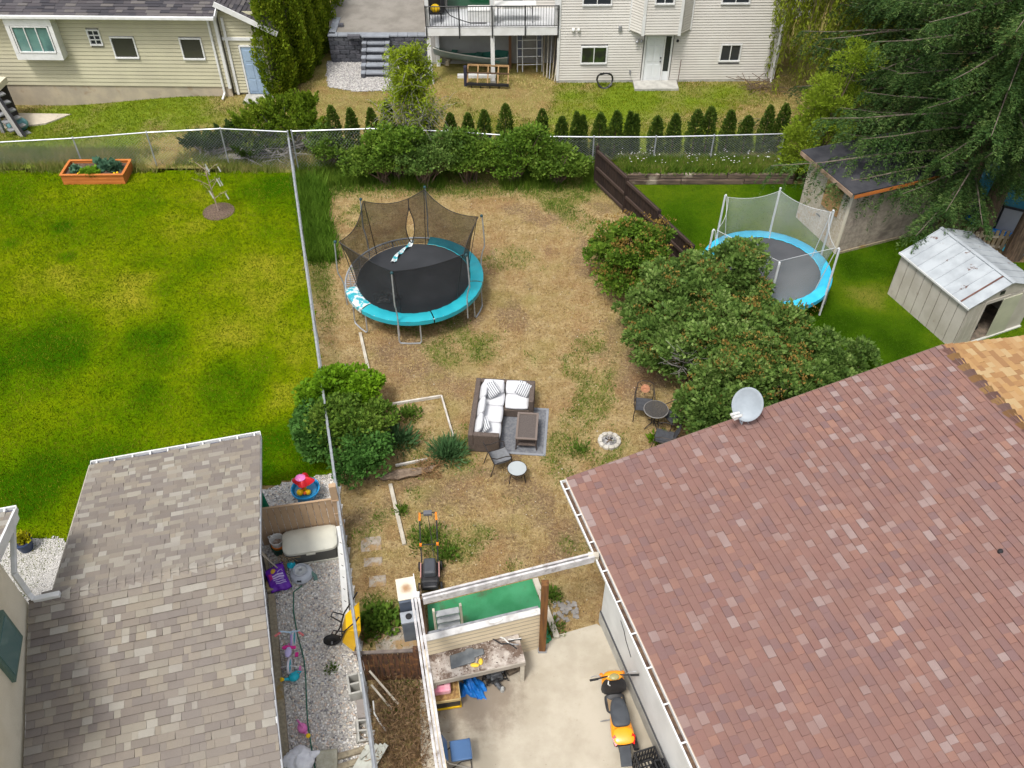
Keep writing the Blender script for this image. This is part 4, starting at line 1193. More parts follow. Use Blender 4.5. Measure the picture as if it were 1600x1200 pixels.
for xx in (-.8, .3, 1.2): MB().box((xx, 0, .5), (.25, W_ * .78, .03)).build('thwart', mat('boat_seat_green', (.04, .17, .13), rough=.6), bt)
for xx in (-1.0, 1.0): MB().box((xx, 0, .1), (.15, .9, .2)).build('support', OLDWOOD, bt)

# bakers rack ladder and boards under the deck
q = G(827, 106)
ld = thing('white_ladder_rack', 'white metal ladder rack leaning on the wall under the deck', 'ladder', (q.x, q.y - .1, 0), R(3))
for xx in (-.55, -.32, .32, .55): MB().tube([(xx, -.3, 0), (xx, .25, 2.0)], .022, 6).build('upright', WHITE, ld)
for i in range(6):
    z_ = .3 + i * .33; yy = -.3 + .55 * z_ / 2
    MB().tube([(-.55, yy, z_), (.55, yy, z_)], .02, 6).build('rung', WHITE, ld)
MB().box((-.43, .05, 1.2), (.2, .02, 1.4)).build('panel', mat('blue_grey_panel', (.12, .13, .17), rough=.7), ld)
MB().box((.43, .05, 1.2), (.2, .02, 1.4)).build('panel', bpy.data.materials['blue_grey_panel'], ld)
for i, px in enumerate((849, 854, 858, 862, 866)):
    q = G(px, 118 + i * 2)
    b_ = MB().beam((0, 0, 0), (.12 + .05 * i - .1, .9, 2.05 - .08 * i), .14, .035, (1, 0, 0))
    o = b_.build('leaning_board', (OLDWOOD, PALEWOOD, STEEL, OLDWOOD, PALEWOOD)[i], None); o.location = (q.x, q.y - .1, .01)
    tag(o, ['leftmost dark board leaning in the corner under the deck', 'pale board second from left of those under the deck', 'grey metal strip in the middle of the boards under the deck', 'dark board second from the cream wall under the deck', 'pale board leaning nearest the cream wall under the deck'][i], 'board', 'boards leaning under the deck')
q = G(797, 108)
cx_ = thing('wooden_cross', 'rusty brown upright with a crossbar standing under the deck', 'post', (q.x, q.y + .1, 0))
MB().box((0, 0, .95), (.12, .1, 1.9)).build('upright', mat('rust_brown', (.17, .09, .05), rough=.9), cx_)
MB().box((-.08, -.07, 1.75), (.55, .06, .09)).build('crossbar', bpy.data.materials['rust_brown'], cx_)
# wooden rack in front of the deck
q = G(762, 138)
rk = thing('wooden_rack', 'brown wooden rail rack lying on its long side in front of the deck', 'rack', (q.x, q.y, .12), R(-4))
M_RACK = mat('tan_lumber', (.36, .22, .10), (.25, .15, .07), 3, .8)
MB().box((0, 0, .05), (1.85, .12, .1)).build('bottom_rail', BLACK, rk)
MB().box((0, .5, .68), (1.8, .06, .07)).build('top_rail', M_RACK, rk)
MB().box((0, .25, .45), (1.8, .05, .05)).build('middle_rail', mat('dark_lumber', (.10, .06, .035), rough=.9), rk)
for i in range(5): MB().beam((-.88 + i * .44, .02, .1), (-.88 + i * .44, .5, .68), .05, .06).build('slat', M_RACK, rk)
for i in range(4): MB().beam((-.7 + i * .4, 0, -.12), (-.7 + i * .4, .02, .05), .04, .04).build('leg', BLACK, rk)
bl = MB(); bl.box((-.98, .2, .3), (.12, .2, .9)); bl.build('dark_bag', mat('dark_cloth', (.03, .03, .05), rough=.9), rk)
o = MB().box((0, 0, .07), (1.7, .18, .14)).build('white_beam', WHITE, None); q = G(745, 121); o.location = (q.x, q.y, 0); tag(o, 'white painted beam lying on the ground under the deck edge', 'beam')
# coiled hose, stick and brush beside the back door
q = G(944, 134)
hz = MB()
for k in range(7):
    a0 = U(0, 6); 
    hz.tube([(.34 * math.cos(t) * (1 - .12 * math.sin(t)) + U(-.03, .03), -.08 - .015 * k + .12 * math.cos(t * 2), .36 + .36 * math.sin(t) + U(-.02, .02)) for t in np.linspace(0, 6.28, 18)], .02, 5, True)
o = hz.build('garden_hose', BLACK_PLASTIC, None); o.location = (q.x, q.y, 0); o.scale = (1, 1, .95)
tag(o, 'coiled black garden hose leaning on the cream house wall', 'hose')
q = G(1058, 135)
o = MB().tube([(0, 0, 0), (.04, .12, 1.15)], .018, 6).build('wooden_stake', mat('grey_brown_stake', (.16, .12, .1), rough=.9), None); o.location = tuple(q); tag(o, 'thin stake leaning on the cream house wall right of the door', 'stake')
bp_ = MB(); q = G(1190, 140)
for i in range(46):
    a, L2 = U(0, 6.28), U(.4, 1.1); c0_ = Vector((U(-.6, .6), U(-.4, .4), U(.05, .35)))
    bp_.tube([c0_, c0_ + Vector((math.cos(a) * L2 / 2, math.sin(a) * L2 / 2, U(-.05, .2))), c0_ + Vector((math.cos(a) * L2, math.sin(a) * L2, U(-.1, .25)))], .012, 4)
o = bp_.build('brush_pile', TWIG_BROWN, None); o.location = tuple(q); tag(o, 'heap of cut brown branches by the corner of the cream house', 'brush pile')

# wing behind, right of the corner
gw2 = thing('grey_siding_house', 'grey lap-siding house wing behind the willow', 'house', (14.0, 44, 0), R(2))
siding(-1.9, 1.0, .1, 7, 0, .13).build('wall', mat('grey_siding', (.42, .42, .44), rough=.6), gw2)
MB().box((-.45, 2.5, 3.5), (2.9, 4.9, 7)).build('wall', M_LAP_DIRT_SHADE, gw2)
MB().box((-1.85, -.02, 3.5), (.12, .1, 6.9)).build('corner_trim', WHITE, gw2)

# --- retaining wall of split blocks, its steps, and the drive above
rx0, rx1, ry = -8.2, -3.75, 39.35
M_BLOCK = mat('charcoal_block', (.1, .1, .11), rough=.9, isl=[(.085, .088, .10), (.115, .118, .13), (.07, .073, .085), (.10, .10, .115)], bump=1.0, bscale=14, fine=.3, dist=.05)
M_CAP = mat('grey_cap_block', (.26, .28, .31), (.21, .225, .25), 3, .85, bump=.3, bscale=60)
RW = thing('retaining_wall', 'dark split-face block retaining wall below the gravel drive', 'wall', (rx0, ry, 0))
H_R = 1.22
for r_ in range(6):
    x_ = -.2 if r_ % 2 else 0.0
    while x_ < rx1 - rx0:
        w_ = .45
        a, b = max(0, x_), min(x_ + w_, rx1 - rx0)
        if b - a > .06:
            MB().box(((a + b) / 2, U(-.012, .012), r_ * .2 + .1), (b - a - .012, .22, .188)).build('block', M_BLOCK, RW, bevel=.02, seg=1)
        x_ += w_
for i in range(10):
    MB().box((.22 + i * .445, .02, H_R + .03), (.435, .34, .07)).build('cap_block', M_CAP, RW, bevel=.01, seg=1)
for i in range(4):
    MB().box((.16, .25 + .45 * i, H_R + .03), (.32, .435, .07)).build('cap_block', M_CAP, RW, bevel=.01, seg=1)
tag(MB().prism([(rx0 + .02, ry + .12), (-3.9, ry + .12), (-3.9, 62), (rx0 - 1.5, 62), (rx0 - .3, 42)], -.5, 1.23).build('gravel_driveway', M_DRIVE), kind='structure')
o = MB().box((0, 0, .06), (.55, .2, .12)).build('loose_block', M_BLOCK, None); q = G(553, 59, 1.24); o.location = tuple(q); tag(o, 'loose dark block lying on the gravel drive near its edge', 'block')
o = MB().box((0, 0, .06), (.22, .2, .12)).build('loose_block', M_BLOCK, None); q = G(533, 41, 1.24); o.location = tuple(q); tag(o, 'small dark block at the left end of the drive beside the cedars', 'block')
q0, q1 = G(566, 118), G(608, 118)
ST = thing('block_steps', 'short stair of grey slabs between stacked block cheeks up to the gravel drive', 'steps', ((q0.x + q1.x) / 2, ry - .1, 0))
wS = .98
for i in range(5):
    z_ = .02 + (i + 1) * .205
    MB().box((0, -1.35 + i * .3, z_ - .03), (wS - .2, .34, .07)).build('tread', M_CAP, ST, bevel=.008, seg=1)
    MB().box((0, -1.30 + i * .3, z_ - .13), (wS - .2, .28, .13)).build('riser', M_BLOCK, ST)
for s in (-1, 1):
    for i in range(5):
        yy = -1.42 + i * .3
        MB().box((s * (wS / 2 + .02), yy, (i + 1) * .205 - .12), (.2, .29, .22)).build('cheek_block', M_BLOCK, ST, bevel=.015, seg=1)
        MB().box((s * (wS / 2 + .02), yy, (i + 1) * .205 + .02), (.21, .29, .05)).build('cheek_cap', M_CAP, ST, bevel=.008, seg=1)
MB().box((0, -.02, H_R + .055), (wS + .25, .38, .06)).build('top_slab', M_CAP, ST, bevel=.008, seg=1)
# ------------------------------------------------------------------ fences
M_WIRE = mat('chain_link_wire', (.36, .38, .40), rough=.5, metal=.4)
def chain_fence(name, label, pts, hgt, posts, group=None, rail_r=.024, step=.075, post_r=.028, zt=None, wire_r=.0022):
    """pts: ground line; top rail, posts, and the wires of the mesh, all round"""
    f = thing(name, label, 'fence', tuple(pts[0]), 0, group)
    zt = zt or [p.z + hgt for p in pts]
    top = [Vector((p.x, p.y, z)) for p, z in zip(pts, zt)]
    MB(f).tube(top, rail_r, 6).build('top_rail', GALV, f)
    seg = [0]
    for i in range(len(pts) - 1): seg.append(seg[-1] + (Vector(pts[i + 1]) - Vector(pts[i])).length)
    def at(s):
        s = max(0, min(seg[-1], s))
        for i in range(len(pts) - 1):
            if s <= seg[i + 1] + 1e-9:
                t = (s - seg[i]) / (seg[i + 1] - seg[i])
                return Vector(pts[i]).lerp(Vector(pts[i + 1]), t), zt[i] + (zt[i + 1] - zt[i]) * t
    for s in posts:
        p, z = at(s)
        m_ = MB(f); m_.tube([(p.x, p.y, p.z - .1), (p.x, p.y, z + .03)], post_r, 7); m_.ball((p.x, p.y, z + .03), post_r * 1.3, 7, 5); m_.build('post', GALV, f)
    V = []; n = 0
    L = seg[-1]
    H_ = hgt
    w = MB(f)
    r_ = wire_r
    s = -H_
    while s < L:
        for sg in (1, -1):
            s0, s1, z0, z1 = s, s + H_, 0.02, 1.0
            if s0 < 0: z0 = z0 + (-s0 / H_) * (z1 - z0); s0 = 0
            if s1 > L: z1 = z0 + (L - s0) / (s1 - s0) * (z1 - z0); s1 = L
            if s1 - s0 < .05: continue
            k = max(1, int((s1 - s0) / 1.2))
            P_ = []
            for j in range(k + 1):
                p, zt_ = at(s0 + (s1 - s0) * j / k)
                tt = z0 + (z1 - z0) * j / k
                if sg < 0: tt = 1.02 - tt
                P_.append((p.x, p.y, p.z + (zt_ - .03 - p.z) * tt))
            w.tube(P_, r_, 3)
        s += step * 1.41
    o = w.build('wire_mesh', M_WIRE, f)
    return f

# between the yards
pts = [Vector((fence_x(y), y, 0)) for y in (29.9, 25.0, 20.5, 16.5, 12.6, 9.0, 5.2)]
zt = [1.42, 1.38, 1.36, 1.33, 1.36, 1.40, 1.42]
chain_fence('chain_link_fence', 'long galvanised chain-link fence between the green lawn and the dry yard', pts, 1.4, [0, 5.1, 9.8, 14.0, 18.0, 21.8], zt=zt, rail_r=.036, step=.07, wire_r=.003)
def bk(px, py): return G(px, py)
def rail_z(py, Y): 
    v = (600 - py) / FPX
    return CAMH - Y * (SP - v * CP) / (CP + v * SP)
bp = []; bz = []
for px, py, Y in ((-60, 225, 30.4), (111, 216, 30.5), (230, 207, 30.4), (346, 201, 30.5), (452, 206, 30.0)):
    d = Y * CP + (CAMH - 1.3) * SP
    x_ = (px - 800) / FPX * d
    bp.append(Vector((x_, Y, float(terrain(x_, Y))))); bz.append(rail_z(py, Y))
l1 = [0]
for i in range(4): l1.append(l1[-1] + (bp[i + 1] - bp[i]).length)
chain_fence('chain_link_fence', 'galvanised chain-link fence behind the orange planter and the lawn sapling', bp, 1.45, l1, zt=bz, rail_r=.026, step=.085)
bp = []; bz = []
for px, py, Y in ((458, 205, 30.0), (580, 201, 30.2), (700, 205, 30.2), (812, 213, 30.1), (928, 214, 30.1), (1025, 214, 30.1), (1115, 212, 30.1), (1225, 209, 30.2)):
    d = Y * CP + (CAMH - 1.3) * SP
    x_ = (px - 800) / FPX * d
    bp.append(Vector((x_, Y, 0 if px < 900 else .42))); bz.append(rail_z(py, Y))
l1 = [0]
for i in range(len(bp) - 1): l1.append(l1[-1] + (bp[i + 1] - bp[i]).length)
chain_fence('chain_link_fence', 'galvanised chain-link fence in front of the row of small cedars', bp, 1.3, l1, zt=bz, rail_r=.026, step=.085)

# timber wall holding up the bed at the back right
TW_ = thing('timber_retaining_wall', 'low wall of old dark railway timbers behind the right lawn', 'wall', (3.9, 29.15, 0))
M_TIE = mat('railway_timber', (.16, .115, .085), (.075, .055, .045), 3, .95, bump=.6, bscale=30, stretch=(.6, 5, 5), fine=.3, stain=(.34, .29, .23), stain_at=(.55, .7), stain_scale=1.2)
for r_ in range(2):
    x_ = 0
    for L2 in ((2.4, 2.35, 1.85) if r_ == 0 else (1.6, 2.5, 2.5)):
        o = MB().box((x_ + L2 / 2, U(-.02, .02) + .03 * r_, .11 + r_ * .215), (L2 - .03, .2, .2)).build('timber', M_TIE, TW_, bevel=.015, seg=1); x_ += L2
tag(MB().prism([(3.95, 29.28), (10.6, 29.28), (11.2, 30.45), (4.05, 30.45)], -.2, .40).build('raised_bed_soil', mat('bed_soil', (.20, .19, .07), (.13, .12, .05), 6, .95, bump=.8, bscale=30, world=True)), kind='structure')
x, y = scatter(5000, 4, 10.9, 29.3, 30.4)
blades('bed_grass', x, y, 0.20, 0.014, M_ROUGH, .42, 3, 0.6, 0.06)
x, y = scatter(3200, 4, 10.9, 29.2, 30.2)
blades('bed_weeds', x, y, 0.22, 0.022, M_WEED_BLADE, .42, 4, 0.8, 0.08)
x, y = scatter(110, 4, 11, 29.4, 30.4)
stones('white_wildflowers', x, y, .02, .04, mat('white_petals', (.8, .8, .76), rough=.7), .42 + rng.uniform(.2, .4, 110))

# dark brown board fence stepping down the right edge of the dry yard
M_BROWNF = mat('dark_brown_boards', (.034, .021, .016), (.022, .014, .012), 3, .8, fine=.2, bscale=40)
fa, fb = Vector((3.1, 29.1, 0)), Vector((5.85, 23.6, 0))
FB = thing('brown_board_fence', 'dark brown wooden fence stepping down between the dry yard and the right lawn', 'fence', tuple(fa))
dirv = (fb - fa).normalized()
pn, Lp = 3, (fb - fa).length / 3
for i in range(pn):
    p0 = fa + dirv * Lp * i; p1 = fa + dirv * Lp * (i + 1)
    h = 1.45 - .14 * i
    m_ = MB(FB); m_.beam(p0 + Vector((0, 0, -.1)), p0 + Vector((0, 0, h + .12)), .12, .12); m_.build('post', M_BROWNF, FB)
    nb = 12
    sp_ = Lp / nb
    for k in range(nb):
        a = p0 + dirv * (k * sp_ + .008); b = p0 + dirv * ((k + 1) * sp_ - .008)
        q = MB(FB); q.beam((a + b) / 2 + Vector((.03, 0, .08)), (a + b) / 2 + Vector((.03, 0, h)), sp_ - .016, .022, dirv.cross(Vector((0, 0, 1)))); q.build('board', M_BROWNF, FB)
    for z_ in (h - .05, h * .5, .14):
        q = MB(FB); q.beam(p0 + Vector((-.02, -.01, z_)), p1 + Vector((-.02, -.01, z_)), .06, .10); q.build('rail', mat('brown_rail', (.055, .036, .028), rough=.8) if 'brown_rail' not in bpy.data.materials else bpy.data.materials['brown_rail'], FB)

# ------------------------------------------------------------------ plants
def unit(a): return a / np.maximum(1e-9, np.linalg.norm(a, axis=-1, keepdims=True))

def leaves(name, P_, D, L, W, mt, parent=None, fold=.12, jit=.35):
    """leaf-sized folded faces: stem at P_, pointing along D"""
    n = len(P_)
    D = unit(D + rng.normal(0, jit, (n, 3)))
    S = unit(np.cross(D, rng.normal(0, 1, (n, 3))))
    Nn = np.cross(S, D)
    L = np.broadcast_to(L, n)[:, None] * rng.uniform(.7, 1.25, (n, 1)); W = np.broadcast_to(W, n)[:, None] * rng.uniform(.7, 1.25, (n, 1))
    v = np.empty((n, 4, 3))
    v[:, 0] = P_; v[:, 2] = P_ + D * L
    v[:, 1] = P_ + D * L * .45 + S * W + Nn * L * fold; v[:, 3] = P_ + D * L * .45 - S * W + Nn * L * fold
    if parent is not None: v -= np.array(parent.location)
    return fast_mesh(name, v.reshape(-1, 3), np.arange(n * 4), 4, mt, parent)

def sphere_dirs(n, up=0.0):
    d = unit(rng.normal(0, 1, (n, 3)))
    d[:, 2] = d[:, 2] * (1 - up) + np.abs(d[:, 2]) * up
    return unit(d)

def shrub(name, label, base, blobs, mt, leaf=.085, nl=260, group=None, cat='shrub', seeds=None, stem_mt=None, clump=.34, wl=.36, up=.6, nseed=40, seeds_n=.28, shoots=9):
    """several stems, each ending in clumps of leaves; blobs are (x, y, z, rx, ry, rz) masses of the crown in the world"""
    t = thing(name, label, cat, tuple(base), 0, group)
    C_ = []
    for (x, y, z, rx, ry, rz) in blobs:
        n = max(5, int(5.5 * (rx * ry + rx * rz + ry * rz) / (clump * clump) / 3.2))
        d = sphere_dirs(n, .55)
        r_ = rng.uniform(.45, 1.0, (n, 1)) ** .5
        c = np.array([x, y, z]) + d * r_ * np.array([rx, ry, rz])
        c[:, 2] = np.maximum(c[:, 2], base[2] + .15)
        C_.append(c)
    for (x, y, z, rx, ry, rz) in blobs:
        d = sphere_dirs(max(3, int(shoots * rx)), .7); c = np.array([x, y, z]) + d * rng.uniform(1.0, 1.32, (len(d), 1)) * np.array([rx, ry, rz]); c[:, 2] = np.maximum(c[:, 2], base[2] + .15); C_.append(c)
    ns = sum(len(c) for c in C_[len(blobs):])
    C_ = np.concatenate(C_)
    st = MB(t)
    for i in range(0, len(C_), 3):
        e = Vector(C_[i]); b = Vector(base) + Vector((U(-.25, .25), U(-.25, .25), 0))
        m_ = b.lerp(e, .55) + Vector((U(-.15, .15), U(-.15, .15), .15))
        st.tube([b, m_, e], [.03, .02, .006], 4)
    st.build('stems', stem_mt or TWIG_BROWN, t)
    k = rng.uniform(.6, 1.25, len(C_)) * clump; k[len(C_) - ns:] *= .6
    cnt = nl
    d = sphere_dirs(len(C_) * cnt, up).reshape(len(C_), cnt, 3)
    r_ = rng.uniform(.25, 1, (len(C_), cnt, 1)) ** .6
    P_ = C_[:, None] + d * r_ * k[:, None, None] * np.array([1.1, 1.1, .8])
    keep = (P_[..., 2] > base[2] + .04) & (rng.random(P_.shape[:2]) < np.where(np.arange(len(C_)) >= len(C_) - ns, .4, 1.0)[:, None])
    o = leaves('foliage', P_[keep], (d + np.array([0, 0, .25]))[keep], leaf, leaf * wl, mt, t)
    if seeds is not None:
        zt = C_[:, 2]
        pick = C_[rng.random(len(C_)) < seeds_n]
        if len(pick):
            d2 = sphere_dirs(len(pick) * nseed, 1.0).reshape(len(pick), nseed, 3)
            ax = np.repeat((sphere_dirs(len(pick) * 5, 1.0) + np.array([0, 0, .8])).reshape(len(pick), 5, 3), nseed // 5, 1)
            P2 = pick[:, None] + ax * clump * .75 + d2 * .07 + np.array([0, 0, .05])
            leaves('seed_heads', P2.reshape(-1, 3), d2.reshape(-1, 3) + np.array([0, 0, .6]), .07, .018, seeds, t)['kind'] = 'stuff'
    return t

LILAC = leaf_mat('lilac_leaves', [(0.045, 0.095, 0.020), (0.10, 0.175, 0.035), (0.165, 0.26, 0.058), (0.29, 0.38, 0.12)], .34, .4)
LILAC2 = leaf_mat('lilac_leaves_bright', [(0.06, 0.12, 0.016), (0.10, 0.19, 0.022), (0.15, 0.25, 0.028), (0.22, 0.31, 0.04)], .32, .42)
SEED = leaf_mat('rusty_seed_heads', [(.17, .10, .03), (.25, .15, .035), (.31, .20, .05), (.19, .17, .04)], .2)
def wp(px, py, z): return tuple(G(px, py, z))

# lilacs along the right side of the dry yard: (pixel of crown centre, height of it, radii)
lil = [
    ('lilac_shrub', 'lilac shrub with rusty seed heads against the brown board fence', [(985, 385, 1.35, .95, .8, .8), (955, 400, .8, .6, .6, .55), (1010, 430, .8, .75, .7, .6), (965, 440, .6, .5, .5, .45)], LILAC2, True),
    ('lilac_shrub', 'dark green lilac reaching over the near end of the brown fence', [(1050, 455, 1.5, .85, .8, .8), (1020, 490, .9, .8, .7, .65), (1080, 435, 1.6, .7, .7, .6)], LILAC, True),
    ('lilac_shrub', 'tall lilac with rusty tips overhanging the blue trampoline pad', [(1140, 425, 2.2, .65, .6, .7), (1165, 405, 2.5, .38, .38, .45), (1110, 470, 1.7, .8, .75, .7), (1170, 475, 1.5, .6, .6, .6)], LILAC, True),
    ('lilac_shrub', 'broad lilac at the centre of the thicket with bare grey twigs on its yard side', [(1090, 530, 1.6, 1.0, .9, .9), (1030, 545, 1.0, .8, .7, .7), (1140, 530, 1.7, .9, .8, .8), (1075, 570, .9, .6, .6, .6)], LILAC, True),
    ('lilac_shrub', 'lilac mass under the trampoline edge at the right of the thicket', [(1195, 515, 1.5, .85, .8, .8), (1235, 565, 1.2, .8, .8, .7), (1195, 560, 1.5, .85, .8, .8)], LILAC, True),
    ('lilac_shrub', 'lilac crowding behind the satellite dish', [(1145, 595, 1.6, .85, .75, .8), (1195, 605, 1.4, .85, .75, .7), (1110, 620, 1.2, .65, .65, .7), (1250, 605, 1.0, .7, .6, .6)], LILAC, True),
    ('lilac_shrub', 'low lilac sprawling in the gap between the thicket and the right lawn', [(1295, 585, .8, .65, .6, .5), (1340, 562, .5, .4, .4, .35), (1280, 550, .9, .5, .5, .5)], LILAC, False),
    ('lilac_shrub', 'lilac corner of the thicket beside the dark patio chairs', [(1105, 655, 1.0, .65, .6, .6), (1150, 650, 1.2, .7, .6, .7)], LILAC, False),
]
for nm, lb, bl, mt_, sd in lil:
    B_ = [(*wp(a, b, z), rx, ry, rz) for a, b, z, rx, ry, rz in bl]
    base = (B_[0][0], B_[0][1], 0)
    shrub(nm, lb, base, B_, mt_, .125, 150, 'lilac shrubs along the right side of the dry yard', seeds=SEED if sd else None, seeds_n=.6 if mt_ is LILAC2 else .25, shoots=14)
# bare twigs poking out
tw = MB(); c0 = Vector(G(1072, 560, 1.5))
for i in range(60):
    a = U(0, 6.28); d = Vector((math.cos(a) * .6 - .2, math.sin(a) * .5 - .4, U(.1, .9)))
    p1 = c0 + Vector((U(-.2, .2), U(-.2, .2), U(-.3, .2))); p2 = p1 + d * .4; tw.tube([p1, p2, p2 + d * .3 + Vector((U(-.15, .15), U(-.15, .15), .05))], [.01, .007, .004], 4)
o = tw.build('dead_branch', TWIG); tag(o, 'dead grey twiggy branch sticking out of the middle lilac', 'branch')

# shrub through the chain-link fence on the left
GOLD = leaf_mat('yellow_green_leaves', [(0.09, 0.20, 0.01), (0.15, 0.29, 0.012), (0.22, 0.36, 0.02)], .35)
MIDG = leaf_mat('mid_green_leaves', [(0.05, 0.105, 0.014), (0.10, 0.18, 0.022), (0.16, 0.25, 0.034), (0.24, 0.33, 0.06)], .34)
ROUND = leaf_mat('round_green_leaves', [(0.045, 0.12, 0.022), (0.075, 0.18, 0.034), (0.12, 0.25, 0.05)], .3)
def W3(l): return [(*wp(a, b, z), rx, ry, rz) for a, b, z, rx, ry, rz in l]
B_ = W3([(540, 608, 1.0, .7, .5, .45), (510, 620, .8, .5, .45, .4), (565, 615, .7, .5, .45, .4)]); shrub('shrub', 'bright yellow-green shrub at the top of the clump on the chain-link fence', (B_[0][0], B_[0][1], 0), B_, GOLD, .11, 260, wl=.42)
B_ = W3([(548, 660, 1.0, .75, .6, .5), (578, 655, .7, .5, .5, .4), (522, 658, .9, .5, .5, .42)]); shrub('shrub', 'olive green lilac in the middle of the clump on the chain-link fence', (B_[0][0], B_[0][1], 0), B_, MIDG, .11, 130, seeds=None, shoots=16)
B_ = W3([(496, 672, .7, .38, .42, .4), (508, 695, .6, .36, .38, .36), (488, 655, .7, .26, .3, .3)]); shrub('shrub', 'dark broad-leaved shrub on the lawn side of the chain-link fence', (B_[0][0], B_[0][1], 0), B_, ROUND, .12, 200, wl=.45)
B_ = W3([(560, 712, .8, .5, .45, .42), (566, 738, .5, .4, .34, .3), (583, 704, .7, .34, .34, .32)]); shrub('shrub', 'dense rounded green shrub nearest the gravel, on the dry side of the fence', (B_[0][0], B_[0][1], 0), B_, ROUND, .095, 190, wl=.45)
# weeds and perennials
def clump_weed(label, px, py, r_, h, mt, n=260, leaf=.14, name='weed_clump', wl=.18, up=1.0):
    q = G(px, py); t = thing(name, label, 'weed', (q.x, q.y, 0))
    d = sphere_dirs(n, up); P_ = np.array([q.x, q.y, 0]) + d * rng.uniform(0, 1, (n, 1)) * np.array([r_, r_, h])
    P_[:, 2] = np.abs(P_[:, 2]) * .8 + .01
    leaves('foliage', P_, d + np.array([0, 0, .8]), leaf, leaf * wl, mt, t)
    return t
WEEDM = leaf_mat('weed_leaves', [(0.07, 0.15, 0.02), (0.12, 0.21, 0.028), (0.19, 0.29, 0.045)], .35)
IRIS = leaf_mat('blue_green_blades', [(0.05, 0.12, 0.045), (0.08, 0.17, 0.06), (0.13, 0.22, 0.09)], .3)
clump_weed('tall blue-green grassy clump at the right end of the old garden bed', 700, 712, .5, .4, IRIS, 700, .32, wl=.06)
clump_weed('dark green plant beside the shrub inside the old garden bed', 625, 690, .55, .35, IRIS, 400, .24, wl=.12)
clump_weed('small leafy plant in the upper part of the garden bed', 640, 650, .35, .22, WEEDM, 260)
clump_weed('round weed growing against the board edging', 628, 800, .2, .2, MIDG, 160, .1)
clump_weed('low weed patch under the mower handle', 668, 845, .55, .16, WEEDM, 260, .13)
clump_weed('weed patch to the right of the mower', 700, 872, .4, .18, WEEDM, 170)
clump_weed('broad-leaved weeds by the rotten brown fence', 590, 975, .5, .35, WEEDM, 500, .16, wl=.4)
clump_weed('pale leafy weed beside the patio table set', 1030, 690, .28, .3, GOLD, 120, .2)
clump_weed('small green weed growing in the river gravel', 518, 1047, .16, .08, WEEDM, 90, .09)
clump_weed('green plants at the corner of the concrete patio', 864, 985, .28, .2, WEEDM, 160, .12)
clump_weed('green growth between the post and the turf kerb', 860, 935, .25, .3, WEEDM, 130, .14)
clump_weed('leafy weed by the gutter corner of the red roof', 905, 705, .5, .14, WEEDM, 240, .1)

# growth along the back fence of the dry yard
FEATH = leaf_mat('feathery_yellow_green', [(0.17, 0.25, 0.012), (0.28, 0.37, 0.02), (0.40, 0.48, 0.045)], .45)
bush = [('leafy green bush at the left end of the back fence', [(600, 250, .9, .9, .6, .6), (560, 262, .6, .6, .5, .4)], MIDG), ('rounded green bush left of the grey twiggy tree', [(620, 225, 1.5, .8, .6, .8), (590, 240, 1.0, .6, .5, .6)], LILAC2),
        ('dark bush under the grey twiggy tree', [(660, 255, .9, .9, .7, .7), (690, 240, 1.1, .8, .6, .7)], LILAC), ('green bush right of the grey twiggy tree', [(735, 250, .9, .8, .6, .6), (720, 232, 1.2, .6, .5, .6)], MIDG),
        ('arching green bush in the middle of the back fence', [(800, 245, 1.0, .9, .6, .7), (830, 230, 1.4, .6, .5, .6), (780, 262, .6, .6, .5, .4)], LILAC2), ('green bush beside the start of the brown fence', [(870, 255, .8, .8, .6, .6), (850, 265, .6, .6, .5, .4), (895, 262, .6, .5, .5, .4)], MIDG),
        ('low green bush at the corner of the chain-link fence', [(520, 235, .7, .5, .5, .5), (505, 222, .9, .45, .4, .5)], MIDG)]
for lb, l, m_ in bush:
    B_ = W3(l); shrub('bush', lb, (B_[0][0], B_[0][1], 0), B_, m_, .11, 105, 'bushes along the back fence of the dry yard', clump=.34, shoots=20)
# grey twiggy tree with feathery top
q = G(655, 262); TT = thing('twiggy_tree', 'half dead grey twiggy tree with feathery yellow-green top behind the trampoline', 'tree', (q.x, q.y + .3, 0))
trunk = MB(TT); base = Vector(TT.location); lf_p = []; lf_d = []
tips = []
for i in range(22):
    a = U(0, 6.28); rr = U(.2, 1.45); top = base + Vector((math.cos(a) * rr, math.sin(a) * rr * .8, U(2.2, 4.7) * (1.05 - .16 * rr)))
    mid = base.lerp(top, .5) + Vector((U(-.2, .2), U(-.2, .2), .3))
    trunk.tube([base + Vector((U(-.1, .1), U(-.1, .1), 0)), mid, top], [.05, .03, .01], 5)
    for k in range(34):
        t = U(.25, 1); p = (base.lerp(mid, t * 2) if t < .5 else mid.lerp(top, t * 2 - 1))
        d = Vector((U(-1, 1), U(-1, 1), U(-.5, .7))).normalized() * U(.3, .8)
        e = p + d; trunk_t = e + Vector((0, 0, -.12)); tips.append((p, e, trunk_t))
trunk.build('trunk', TWIG, TT)
tg = MB(TT)
for p, e, f_ in tips: tg.tube([p, e, f_ + (e - p) * .35], [.008, .006, .003], 3)
tg.build('twigs', TWIG, TT)
for p, e, f_ in tips:
    hi = smooth01((e.z - 2.2) / 1.4); lowr = smooth01((1.5 - e.z) / .6) * .8
    n = int(75 * max(hi, lowr, .12) * U(.3, 1.3))
    for k in range(n):
        lf_p.append(p.lerp(e, U(.2, 1)) + Vector((U(-.12, .12), U(-.12, .12), U(-.12, .12)))); lf_d.append((U(-1, 1), U(-1, 1), U(-.6, .9)))
leaves('crown', np.array([tuple(p) for p in lf_p]), np.array(lf_d), .12, .024, FEATH, TT)

